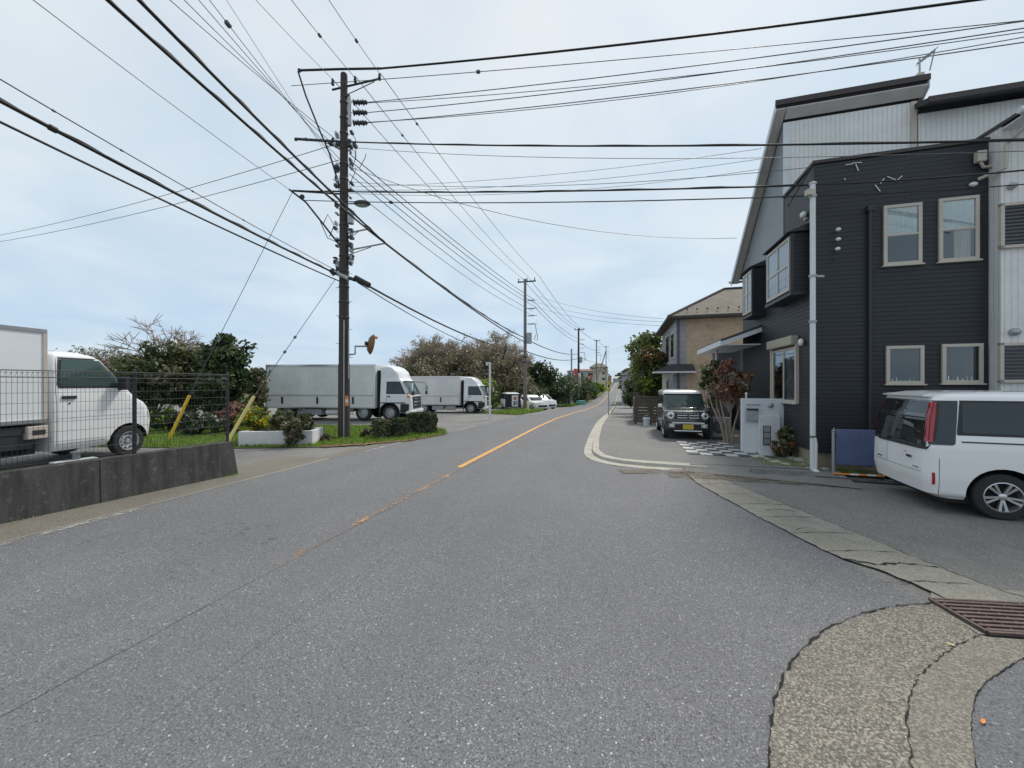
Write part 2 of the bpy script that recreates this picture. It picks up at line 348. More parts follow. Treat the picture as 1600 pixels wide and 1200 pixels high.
# ------------------------------------------------------------------ mesh builder
class MB:
    def __init__(s): s.v = []; s.f = []; s.m = []; s.mats = []
    def mi(s, m):
        if m not in s.mats: s.mats.append(m)
        return s.mats.index(m)
    def raw(s, vs, fs, mat):
        o = len(s.v); k = s.mi(mat); s.v += [tuple(q) for q in vs]
        for f in fs: s.f.append(tuple(i+o for i in f)); s.m.append(k)
        return s
    def box(s, c, d, mat, rz=0, M=None):
        x, y, z = d[0]/2, d[1]/2, d[2]/2
        pts = [Vector((a*x, b*y, e*z)) for a in (-1, 1) for b in (-1, 1) for e in (-1, 1)]
        Mt = M or Matrix.Rotation(rz, 3, 'Z')
        pts = [Mt @ p + Vector(c) for p in pts]
        return s.raw(pts, [(0, 1, 3, 2), (4, 6, 7, 5), (0, 4, 5, 1), (2, 3, 7, 6), (0, 2, 6, 4), (1, 5, 7, 3)], mat)
    def bb(s, a, b, mat):
        return s.box([(a[i]+b[i])/2 for i in range(3)], [abs(b[i]-a[i]) for i in range(3)], mat)
    def tube(s, pts, r, mat, n=8, caps=True):
        pts = [Vector(p) for p in pts]; rs = r if isinstance(r, (list, tuple)) else [r]*len(pts)
        vs = []; fs = []; prev = None
        for i, p in enumerate(pts):
            d = (pts[min(i+1, len(pts)-1)] - pts[max(i-1, 0)])
            d = d.normalized() if d.length > 1e-9 else Vector((0, 0, 1))
            if prev is None:
                a = Vector((0, 0, 1)) if abs(d.z) < .9 else Vector((1, 0, 0)); u = d.cross(a).normalized()
            else:
                u = (prev - d*prev.dot(d))
                u = u.normalized() if u.length > 1e-6 else d.orthogonal().normalized()
            prev = u; w = d.cross(u)
            for k in range(n):
                t = 2*math.pi*k/n; vs.append(p + (u*math.cos(t)+w*math.sin(t))*rs[i])
        for i in range(len(pts)-1):
            for k in range(n):
                a = i*n+k; b = i*n+(k+1) % n; fs.append((a, b, b+n, a+n))
        if caps: fs.append(tuple(range(n-1, -1, -1))); fs.append(tuple(range((len(pts)-1)*n, len(pts)*n)))
        return s.raw(vs, fs, mat)
    def disc(s, c, axis, r0, r1, h, mat, n=24):     # cone frustum from c along axis
        c = Vector(c); a = Vector(axis).normalized(); return s.tube([c, c+a*h], [r0, r1], mat, n)
    def ring(s, c, axis, prof, mat, n=28, caps=True):          # lathe of (r, h) profile round axis through c
        c = Vector(c); a = Vector(axis).normalized(); u = a.orthogonal().normalized(); w = a.cross(u); vs = []; fs = []
        for (r, h) in prof:
            for k in range(n):
                t = 2*math.pi*k/n; vs.append(c + a*h + (u*math.cos(t)+w*math.sin(t))*r)
        for i in range(len(prof)-1):
            for k in range(n):
                x = i*n+k; y = i*n+(k+1) % n; fs.append((x, y, y+n, x+n))
        if caps and prof[0][0] > 0: fs.append(tuple(range(n-1, -1, -1)))
        if caps and prof[-1][0] > 0: fs.append(tuple(range((len(prof)-1)*n, len(prof)*n)))
        return s.raw(vs, fs, mat)
    def ball(s, c, r, mat, n=10, m=6):
        rx, ry, rz = r if isinstance(r, (tuple, list)) else (r, r, r); vs = [(c[0], c[1], c[2]-rz)]; fs = []
        for i in range(1, m):
            ph = -math.pi/2+math.pi*i/m
            for k in range(n):
                t = 2*math.pi*k/n; vs.append((c[0]+rx*math.cos(ph)*math.cos(t), c[1]+ry*math.cos(ph)*math.sin(t), c[2]+rz*math.sin(ph)))
        vs.append((c[0], c[1], c[2]+rz))
        for k in range(n): fs.append((0, 1+(k+1) % n, 1+k))
        for i in range(m-2):
            for k in range(n):
                a = 1+i*n+k; b = 1+i*n+(k+1) % n; fs.append((a, b, b+n, a+n))
        l = len(vs)-1
        for k in range(n): fs.append((l, l-n+k, l-n+(k+1) % n))
        return s.raw(vs, fs, mat)
    def prism(s, poly, lo, hi, mat, axis='z', top=None):   # extrude a 2-D polygon; axis x: poly=(y,z); y: (x,z); z: (x,y)
        n = len(poly)
        def p(q, h): return {'z': (q[0], q[1], h), 'x': (h, q[0], q[1]), 'y': (q[0], h, q[1])}[axis]
        vs = [p(q, lo) for q in poly]+[p(q, hi) for q in poly]
        fs = [tuple(range(n-1, -1, -1)), tuple(range(n, 2*n))]+[(i, (i+1) % n, n+(i+1) % n, n+i) for i in range(n)]
        return s.raw(vs, fs, mat)
ALLT = []
def link(o): sc.collection.objects.link(o)
def tag(o, label=None, cat=None, group=None, kind=None):
    if label: o['label'] = label
    if cat: o['category'] = cat
    if group: o['group'] = group
    if kind: o['kind'] = kind
    return o
def thing(name, label, cat, loc=(0, 0, 0), rz=0, group=None):
    o = bpy.data.objects.new(name, None); o.empty_display_size = .2; link(o)
    o.location = loc; o.rotation_euler = (0, 0, rz); return tag(o, label, cat, group)
def wm(o):
    m = Matrix.Translation(o.location) @ o.rotation_euler.to_matrix().to_4x4()
    return (wm(o.parent) @ m) if o.parent else m
def obj(name, mb, parent=None, world=False, bevel=0, smooth=False, loc=None, rz=0, flip=True):
    me = bpy.data.meshes.new(name); vs = mb.v
    if world and parent is not None:
        inv = wm(parent).inverted(); vs = [tuple(inv @ Vector(v)) for v in vs]
    me.from_pydata(vs, [], mb.f)
    for m in mb.mats: me.materials.append(MATS[m])
    me.polygons.foreach_set('material_index', mb.m)
    if flip or smooth:
        bm = bmesh.new(); bm.from_mesh(me)
        if len(bm.faces) < 30000: bmesh.ops.recalc_face_normals(bm, faces=bm.faces)
        if smooth:
            lim = R(smooth if smooth > 1 else 38)
            for f in bm.faces: f.smooth = True
            for e in bm.edges:
                if len(e.link_faces) == 2: e.smooth = e.calc_face_angle(0) < lim
                else: e.smooth = False
        bm.to_mesh(me); bm.free()
    me.update()
    o = bpy.data.objects.new(name, me); link(o); o.parent = parent
    if loc is not None: o.location = loc
    if rz: o.rotation_euler = (0, 0, rz)
    if bevel:
        b = o.modifiers.new('bevel', 'BEVEL'); b.width = bevel; b.segments = 2; b.limit_method = 'ANGLE'; b.angle_limit = R(50)
    return o
def copy_tree(o, parent=None):
    c = o.copy(); link(c); c.parent = parent
    for ch in list(o.children): copy_tree(ch, c)
    return c
SROT = -TH
def street_obj(name, mb, kind='structure', **k):        # a setting sheet built in (v, s, z)
    o = obj(name, mb, rz=SROT, **k)
    if kind: o['kind'] = kind
    return o
def sthing(name, label, cat, v, s, z=0, group=None, turn=0):
    x, y = W2(v, s); return thing(name, label, cat, (x, y, z), SROT+turn, group)
def place(o, v, s, z=0): x, y = W2(v, s); o.location = (x, y, z)

# ------------------------------------------------------------------ ground, roads
def srows(a, b):
    out = [a]; q = a
    while q < b:
        q += 3 if q < 60 else (12 if q < 320 else 150); out.append(min(q, b))
    for k, _ in _gs:
        if a < k < b: out.append(k)
    return sorted(set(out))
def strip(mb, left, right, dz, mat, a, b, extra=()):
    rows = sorted(set(srows(a, b)) | set(e for e in extra if a <= e <= b))
    vs = []; fs = []
    for s in rows: vs += [(left(s), s, g(s)+dz), (right(s), s, g(s)+dz)]
    for i in range(len(rows)-1): fs.append((2*i, 2*i+1, 2*i+3, 2*i+2))
    mb.raw(vs, fs, mat)
def lin(tab):
    def f(s):
        if s <= tab[0][0]: return tab[0][1]
        for (a, x), (b, y) in zip(tab, tab[1:]):
            if s <= b: return x+(y-x)*(s-a)/(b-a)
        return tab[-1][1]
    return f
mb = MB(); strip(mb, lambda s: -900, lambda s: 900, -.05, 'ground_earth', -80, 2500); street_obj('ground', mb)
KO = [(9.2, 1.9), (9.22, 1.4), (9.3, .57), (9.5, -.14), (9.8, -.55), (10.25, -.85), (11.0, -1.0), (11.9, -1.06), (14.8, -1.15), (19.9, -1.2), (29.5, -1.1), (60, -1.1), (2000, -1.1)]
ko = lin(KO)
LE = [(-60, -7.3), (12, -7.3), (16, -6.7), (24, -6.6), (60, -6.6), (110, -5.3), (2000, -5.3)]
le = lin(LE)
def right_near(s):         # line X = 3.66 in world coords, bent onto the kerb's outer edge
    v = (3.66 - s*ST)/CT
    return v if s < 9.2 else ko(s)
mb = MB(); strip(mb, le, right_near, 0, 'asphalt_road', -50, 600, [k for k, _ in KO]+[12, 16, 24, 60, 110, 9.19]); street_obj('road', mb)
# side street, right
mb = MB(); mb.raw([(3.6, -40, -.006), (60, -40, -.006), (60, 6, -.006), (13.5, 6.2, -.006), (7.05, 8.05, -.006), (4.0, 8.9, -.006), (3.6, 8.9, -.006)], [tuple(range(7))], 'asphalt_side')
o = obj('side_street', mb); o['kind'] = 'structure'
# lot asphalt, left
mb = MB(); strip(mb, lambda s: -60, le, -.010, 'asphalt_lot', 4.0, 52); street_obj('car_park', mb)
# left gutter strip along the wall
mb = MB(); strip(mb, lambda s: -8.7, lambda s: -7.36+.03*math.sin(s*1.3), .004, 'concrete_gutter_dark', -40, 8.35); strip(mb, lambda s: -7.36+.03*math.sin(s*1.3), lambda s: -7.28+.02*math.sin(s*2.3), .0042, 'concrete_gutter', -40, 8.35)
strip(mb, lambda s: lin([(8.35, -7.75), (12, -7.62), (14, -6.75)])(s)+.04*math.sin(s*3.1), lambda s: lin([(8.35, -7.28), (12, -7.26), (14.2, -6.72)])(s)+.02*math.sin(s*4), .0045, 'concrete_gutter_dark', 8.35, 13.6, [9, 9.6, 10.3, 11, 11.6, 12.2, 13, 13.4]); street_obj('gutter', mb)
mb = MB(); strip(mb, lambda s: -7.27, lambda s: -7.17, .0075, 'paint_white_worn', -10, 4.2)
strip(mb, lambda s: le(s)+.14, lambda s: le(s)+.27, .0075, 'paint_white_worn', 9.5, 50); street_obj('edge_line', mb)
# orange centre line
mb = MB(); strip(mb, lambda s: -3.70, lambda s: -3.56, .006, 'paint_orange', 8.3, 420); street_obj('centre_line', mb)
mb = MB(); strip(mb, lambda s: -3.60, lambda s: -3.49, .006, 'paint_orange_worn', 3.3, 8.3); street_obj('faded_centre_line', mb)
# right: kerb band, kerb stones, pavement
KI = [(9.9, 1.9), (9.9, 1.5), (9.95, .5), (10.1, -.07), (10.5, -.4), (11.2, -.6), (13.7, -.72), (18, -.80), (29.5, -.70), (60, -.7), (2000, -.7)]
def band(pa, pb, z0, z1, mat):
    mbb = MB(); vs = []; n = len(pa)
    for (a, b) in zip(pa, pb):
        vs += [(a[1], a[0], g(a[0])+z0), (b[1], b[0], g(b[0])+z1)]
    mbb.raw(vs, [(2*i, 2*i+1, 2*i+3, 2*i+2) for i in range(n-1)], mat); return mbb
def dens(t, a, b, n):      # resample a (s, v) polyline by arc length
    pts = [Vector((q[0], q[1])) for q in t]; L = [0]
    for p, q in zip(pts, pts[1:]): L.append(L[-1]+(q-p).length)
    out = []
    for i in range(n):
        d = L[-1]*(i/(n-1))
        for j in range(len(pts)-1):
            if d <= L[j+1]+1e-9:
                k = (d-L[j])/max(1e-9, L[j+1]-L[j]); out.append(tuple(pts[j].lerp(pts[j+1], k))); break
    return out
ko_l = [(9.2, 1.9)]+KO[1:11]+[(40, -1.1), (45, -1.1), (60, -1.1)]
ki_l = KI[:9]+[(40, -.7), (45, -.7), (60, -.7)]
A = dens([q for q in KO[:11]], 0, 0, 70); B = dens([q for q in KI[:9]], 0, 0, 70)
A += [(s, -1.02) for s in (34, 38, 42.6, 48, 55, 67.5, 90, 118, 160, 220, 303)]; B += [(s, -.80) for s in (34, 38, 42.6, 48, 55, 67.5, 90, 118, 160, 220, 303)]
C1 = [(a[0]+(b[0]-a[0])*.52, a[1]+(b[1]-a[1])*.52) for a, b in zip(A, B)]
C2 = [(a[0]+(b[0]-a[0])*.56, a[1]+(b[1]-a[1])*.56) for a, b in zip(A, B)]
mb = band(A, C1, .006, .006, 'concrete_kerb'); m2 = band(C1, C2, .006, .075, 'concrete_kerb'); m3 = band(C2, B, .075, .075, 'concrete_kerb')
for q in (m2, m3): mb.raw(q.v, q.f, 'concrete_kerb')
street_obj('kerb', mb)
ki = lin([(9.9, 1.9), (9.95, .5), (10.1, -.07), (10.5, -.4), (11.2, -.6), (13.7, -.72), (18, -.80), (29.5, -.70), (2000, -.7)])
mb = MB(); strip(mb, ki, lambda s: 3.0 if s > 13 else 4.4, .070, 'asphalt_walk', 9.93, 400, [9.95, 10.1, 10.5, 11.2, 13, 13.01, 13.7]); street_obj('pavement', mb)
mb = MB(); strip(mb, lambda s: 3.0, lambda s: 40, .02, 'asphalt_walk', 13, 60); street_obj('forecourt', mb)
mb = MB(); mb.raw([(*W2(1.4, 9.25), .012), (*W2(4.3, 8.6), .012), (*W2(4.6, 10.2), .074), (*W2(1.4, 9.93), .070)], [(0, 1, 2, 3)], 'asphalt_walk'); o = obj('ramp', mb); o['kind'] = 'structure'
# weathered gutter across the mouth of the side street
def wobbly(pts, amp, n=40, seed=1, closed=False):
    rnd = random.Random(seed); out = []
    Q = [Vector(p) for p in pts]
    if closed: Q.append(Q[0])
    L = [0]
    for a, b in zip(Q, Q[1:]): L.append(L[-1]+(b-a).length)
    for i in range(n):
        d = L[-1]*i/(n-1 if not closed else n)
        for j in range(len(Q)-1):
            if d <= L[j+1]+1e-9:
                k = (d-L[j])/max(1e-9, L[j+1]-L[j]); p = Q[j].lerp(Q[j+1], k); break
        out.append(p+Vector((rnd.uniform(-amp, amp), rnd.uniform(-amp, amp), 0)))
    return out
Lg = wobbly([(3.85, 8.75, .006), (3.62, 7.5, .006), (3.60, 6.0, .006), (3.62, 5.0, .006), (3.66, 4.3, .006), (3.86, 3.95, .006), (3.92, 3.6, .006), (3.95, 3.40, .006)], .018, 60, 3)
Rg = wobbly([(4.35, 8.75, .006), (4.30, 7.5, .006), (4.42, 6.0, .006), (4.48, 5.0, .006), (4.52, 4.3, .006), (4.55, 3.95, .006), (4.60, 3.6, .006), (4.72, 3.42, .006)], .018, 60, 4)
mb = MB(); vs = []
for i, (a, b) in enumerate(zip(Lg, Rg)): vs += [tuple(a+Vector((0, 0, .004))), tuple(a.lerp(b, .5)+Vector((0, 0, -.001))), tuple(b+Vector((0, 0, .004)))]
mb.raw(vs, [f for i in range(59) for f in ((3*i, 3*i+1, 3*i+4, 3*i+3), (3*i+1, 3*i+2, 3*i+5, 3*i+4))], 'concrete_gutter'); o = obj('side_gutter', mb); o['kind'] = 'structure'
# cracks beside and across that gutter: real dark grooves laid as thin ribbons
def ribbon(mb, pts, w, z, mat, seed=0):
    rnd = random.Random(seed); vs = []; P_ = [Vector(p) for p in pts]
    for i, p in enumerate(P_):
        d = (P_[min(i+1, len(P_)-1)]-P_[max(i-1, 0)]); d.z = 0; d.normalize(); n = Vector((-d.y, d.x, 0)); ww = w*rnd.uniform(.15, 1.0)**1.5*1.1
        vs += [(p.x+n.x*ww, p.y+n.y*ww, z), (p.x-n.x*ww, p.y-n.y*ww, z)]
    mb.raw(vs, [(2*i, 2*i+1, 2*i+3, 2*i+2) for i in range(len(P_)-1)], mat)
mb = MB(); ribbon(mb, Lg[4:], .009, .0125, 'hole_black', 1); ribbon(mb, Rg[14:], .006, .0125, 'hole_black', 2)
ribbon(mb, wobbly([(3.67, 4.25, 0), (3.95, 4.12, 0), (4.2, 4.18, 0), (4.5, 4.05, 0)], .02, 20, 5), .02, .0125, 'hole_black', 5)
ribbon(mb, wobbly([(3.9, 5.9, 0), (4.15, 5.95, 0), (4.3, 5.85, 0)], .015, 12, 6), .010, .0125, 'hole_black', 6)
ribbon(mb, wobbly([(3.75, 5.1, 0), (3.95, 5.2, 0), (4.1, 5.15, 0)], .015, 12, 7), .009, .0125, 'hole_black', 7)
for i_, yy in enumerate((8.1, 7.45, 6.8, 6.2, 5.6, 5.0, 4.45, 3.75)):
    ribbon(mb, wobbly([(3.62, yy, 0), (4.05, yy+.03, 0), (4.44, yy-.02, 0)], .008, 14, 40+i_), .007, .0125, 'hole_black', 50+i_)
# aggregate concrete apron, lower right
out_px = [(1462, 944), (1400, 949), (1350, 960), (1290, 985), (1250, 1020), (1222, 1058), (1210, 1100), (1203, 1150), (1200, 1200), (1198, 1300), (1198, 1500)]
mid_px = [(1530, 996), (1500, 1008), (1470, 1028), (1437, 1058), (1422, 1090), (1417, 1120), (1419, 1150), (1425, 1200), (1434, 1300), (1448, 1500)]
in_px = [(1640, 1005), (1600, 1030), (1570, 1048), (1540, 1068), (1524, 1092), (1518, 1120), (1518, 1150), (1525, 1200), (1540, 1300), (1570, 1500)]
oL = wobbly([G(*p) for p in out_px], .008, 90, 8); mL = wobbly([G(*p) for p in mid_px], .006, 90, 9); iL = wobbly([G(*p) for p in in_px], .004, 90, 10)
def loft(a, b, z, mat, name):
    m = MB(); vs = []
    for p, q in zip(a, b): vs += [(p.x, p.y, z), (q.x, q.y, z)]
    m.raw(vs, [(2*i, 2*i+1, 2*i+3, 2*i+2) for i in range(len(a)-1)], mat); o = obj(name, m); o['kind'] = 'structure'
loft(oL, mL, .010, 'concrete_aggregate', 'apron'); loft(mL, iL, .012, 'concrete_band', 'apron_band')
fp = [Vector((5.5, 2.82, 0))]*90
loft(iL, [Vector((4.6+i*.01, 2.75-i*.022, 0)) for i in range(90)], .008, 'asphalt_dark', 'patched_asphalt')
ribbon(mb, oL, .010, .0155, 'hole_black', 11); ribbon(mb, mL, .006, .0165, 'hole_black', 12); ribbon(mb, iL, .003, .0165, 'hole_black', 13)
o = obj('crack', mb); o['kind'] = 'structure'
mb = MB(); q = [G(1530, 992), G(1455, 944), (3.95, 3.62, 0), (4.72, 3.62, 0), (5.6, 3.3, 0), (5.6, 2.85, 0)]
mb.raw([(p[0], p[1], .006) for p in q], [tuple(range(6))], 'concrete_gutter'); o = obj('grate_surround', mb); o['kind'] = 'structure'
# dirt drifts
mb = MB()
for c, w, l, rz in (((4.9, 7.9), 1.6, .3, -.25), ((3.2, 8.55), .8, .22, 0), ((4.9, 8.3), .7, .12, -.2)):
    mb.box((c[0], c[1], .014), (w*2, l*2, .001), 'dirt_patch', rz)
o = obj('dirt', mb); o['kind'] = 'structure'

# storm grate
t = thing('drain_grate', 'rusty steel drain grate set in the concrete at the lower right corner', 'drain grate', (4.05, 3.17, .012), R(-6))
m = MB(); m.box((.35, 0, -.0), (1.35, .46, .004), 'hole_black'); obj('pit_dark_sheet', m, t)  # flat black sheet, the shade of the pit put into its colour
m = MB()
for yy in (-.235, .235): m.box((.35, yy, .012), (1.38, .022, .024), 'rust_steel')
for xx in (-.34, .36, 1.04): m.box((xx, 0, .012), (.022, .45, .024), 'rust_steel')
obj('grate_frame', m, t)
m = MB()
for k in range(8): m.box((.35, -.20+k*.0571, .012), (1.34, .026, .022), 'rust_steel')
for k in range(9): m.box((-.27+k*.155, 0, .010), (.008, .43, .014), 'rust_steel')
obj('grate_bars', m, t)

# ------------------------------------------------------------------ slice-built vehicle bodies
class Body:
    def __init__(s, levels): s.lv = levels       # (z, xr, xf, hw, cr, cf, bf)
    def at(s, z):
        L = s.lv
        if z <= L[0][0]: return L[0]
        for a, b in zip(L, L[1:]):
            if z <= b[0]:
                t = (z-a[0])/(b[0]-a[0]); return tuple(p+(q-p)*t for p, q in zip(a, b))
        return L[-1]
    def front(s, y, z, e=0):
        z_, xr, xf, w, cr, cf, bf = s.at(z); y2 = min(abs(y), w-1e-4); yi = w-cf
        x = xf-bf*(min(y2, yi)/w)**2
        if y2 > yi: x = x-cf+math.sqrt(max(0, cf*cf-(y2-yi)**2))
        return (x+e, y, z)
    def rear(s, y, z, e=0):
        z_, xr, xf, w, cr, cf, bf = s.at(z); y2 = min(abs(y), w-1e-4); yi = w-cr; x = xr+.02*(min(y2, yi)/w)**2
        if y2 > yi: x = x+cr-math.sqrt(max(0, cr*cr-(y2-yi)**2))
        return (x-e, y, z)
    def side(s, x, z, sg, e=0):
        z_, xr, xf, w, cr, cf, bf = s.at(z); fx = xf-bf*((w-cf)/w)**2-cf; rx = xr+.02*((w-cr)/w)**2+cr; y = w
        if x > fx: y = w-cf+math.sqrt(max(0, cf*cf-min(cf, x-fx)**2))
        elif x < rx: y = w-cr+math.sqrt(max(0, cr*cr-min(cr, rx-x)**2))
        return (x, sg*(y+e), z)
    def mesh(s, mb, mat, sub=3, nside=6):
        rings = []
        for a, b in zip(s.lv, s.lv[1:]):
            for k in range(sub): rings.append(a[0]+(b[0]-a[0])*k/sub)
        rings.append(s.lv[-1][0]); vs = []; n = None
        for z in rings:
            z_, xr, xf, w, cr, cf, bf = s.at(z); ring = []
            for i in range(9): y = -(w-cf)+2*(w-cf)*i/8; ring.append(s.front(y, z))
            x0 = s.front(w-cf, z)[0]
            for i in range(1, 6): a = math.pi/2*i/5; ring.append((x0-cf+cf*math.cos(a), w-cf+cf*math.sin(a), z))
            x1 = s.rear(w-cr, z)[0]
            for i in range(1, nside+1): t = i/nside; ring.append(((x0-cf)*(1-t)+(x1+cr)*t, w, z))
            for i in range(1, 6): a = math.pi/2*i/5; ring.append((x1+cr-cr*math.sin(a), w-cr+cr*math.cos(a), z))
            for i in range(1, 9): y = (w-cr)-2*(w-cr)*i/8; ring.append(s.rear(y, z))
            for i in range(1, 6): a = math.pi/2*i/5; ring.append((x1+cr-cr*math.cos(a), -(w-cr)-cr*math.sin(a), z))
            for i in range(1, nside+1): t = i/nside; ring.append(((x1+cr)*(1-t)+(x0-cf)*t, -w, z))
            for i in range(1, 5): a = math.pi/2*i/5; ring.append((x0-cf+cf*math.sin(a), -(w-cf)-cf*math.cos(a), z))
            n = len(ring); vs += ring
        fs = []
        for i in range(len(rings)-1):
            for k in range(n): a = i*n+k; b = i*n+(k+1) % n; fs.append((a, b, b+n, a+n))
        fs.append(tuple(range(n-1, -1, -1))); fs.append(tuple(range((len(rings)-1)*n, len(rings)*n)))
        mb.raw(vs, fs, mat)
    def patch(s, mb, where, rows, mat, e=.004, sg=1, nu=10, nz=4):
        zz = []
        for a, b in zip(rows, rows[1:]):
            for k in range(nz): t = k/nz; zz.append(tuple(p+(q-p)*t for p, q in zip(a, b)))
        zz.append(rows[-1]); vs = []
        for (z, a, b) in zz:
            for i in range(nu+1):
                q = a+(b-a)*i/nu
                vs.append(s.front(q, z, e) if where == 'front' else s.rear(q, z, e) if where == 'rear' else s.side(q, z, sg, e))
        n = nu+1
        mb.raw(vs, [(i*n+k, i*n+k+1, (i+1)*n+k+1, (i+1)*n+k) for i in range(len(zz)-1) for k in range(nu)], mat); return mb
def cut(o, cyls, mat='under_black'):        # wheel arches: (x, z, r, y0, y1)
    for (x, z, r, y0, y1) in cyls:
        m = MB(); m.tube([(x, y0, z), (x, y1, z)], r, mat, 28); me = bpy.data.meshes.new('c'); me.from_pydata(m.v, [], m.f); me.materials.append(MATS[mat])
        bm = bmesh.new(); bm.from_mesh(me); bmesh.ops.recalc_face_normals(bm, faces=bm.faces); bm.to_mesh(me); bm.free()
        c = bpy.data.objects.new('c', me); link(c); c.parent = o.parent; c.location = o.location
        md = o.modifiers.new('cut', 'BOOLEAN'); md.operation = 'DIFFERENCE'; md.solver = 'EXACT'; md.object = c; md.material_mode = 'TRANSFER'
        bpy.context.view_layer.update()
        dg = bpy.context.evaluated_depsgraph_get(); ne = bpy.data.meshes.new_from_object(o.evaluated_get(dg)); o.modifiers.clear(); o.data = ne
        bpy.data.objects.remove(c)
    bm = bmesh.new(); bm.from_mesh(o.data)
    for f in bm.faces: f.smooth = True
    for ed in bm.edges: ed.smooth = (len(ed.link_faces) == 2 and ed.calc_face_angle(0) < R(38))
    bm.to_mesh(o.data); bm.free()
def wheel(parent, x, y, r, wd, sg, style='alloy', rim=None):
    rr = rim or r*.66; cy = y; a = (0, sg, 0)
    w = thing('wheel', None, None, (x, cy, r)); w.parent = parent; w.name = 'wheel'
    m = MB(); m.ring((0, 0, 0), a, [(rr*.98, -wd/2), (r*.93, -wd/2), (r, -wd*.36), (r, wd*.36), (r*.95, wd*.47), (rr*1.04, wd/2), (rr*.98, wd*.45)], 'rubber', 36, False); obj('tyre', m, w, smooth=30)
    m = MB(); hub = 'alloy' if style == 'alloy' else 'steel_rim'
    m.ring((0, 0, 0), a, [(rr, wd*.47), (rr*.94, wd*.48), (rr*.90, wd*.30), (rr*.88, -wd*.2)], hub, 36, False)
    m.disc((0, sg*wd*-.05, 0), a, rr*.9, rr*.9, .01, 'under_black', 30)
    if style == 'alloy':
        for k in range(10):
            t = 2*math.pi*k/10+(.13 if k % 2 else -.13)
            d = Vector((math.cos(t), 0, math.sin(t))); n = Vector((-math.sin(t), 0, math.cos(t)))
            p0 = d*rr*.14; p1 = d*rr*.95; y0 = sg*wd*.36; y1 = sg*wd*.43; b0 = sg*wd*.15
            vs = [p0+n*rr*.05+Vector((0, y0, 0)), p0-n*rr*.05+Vector((0, y0, 0)), p1-n*rr*.085+Vector((0, y1, 0)), p1+n*rr*.085+Vector((0, y1, 0))]
            vs += [v+Vector((0, b0-y0, 0)) for v in vs]
            m.raw(vs, [(0, 1, 2, 3), (4, 7, 6, 5), (0, 4, 5, 1), (1, 5, 6, 2), (2, 6, 7, 3), (3, 7, 4, 0)], hub)
        m.ring((0, 0, 0), a, [(rr*.22, wd*.2), (rr*.22, wd*.38), (rr*.12, wd*.42), (0.001, wd*.42)], hub, 16)
    else:
        m.ring((0, 0, 0), a, [(rr*.90, wd*.02), (rr*.62, wd*.30), (rr*.50, wd*.32), (rr*.42, wd*.12), (rr*.25, wd*.12), (rr*.22, wd*.34), (.001, wd*.36)], hub, 24, False)
        for k in range(10):
            t = 2*math.pi*k/10; m.disc((math.cos(t)*rr*.72, sg*wd*.16, math.sin(t)*rr*.72), a, rr*.07, rr*.07, .02, 'under_black', 8)
        for k in range(5):
            t = 2*math.pi*k/5; m.disc((math.cos(t)*rr*.34, sg*wd*.12, math.sin(t)*rr*.34), a, rr*.04, rr*.04, .03, 'dark_metal', 6)
    obj('rim', m, w, smooth=30); return w

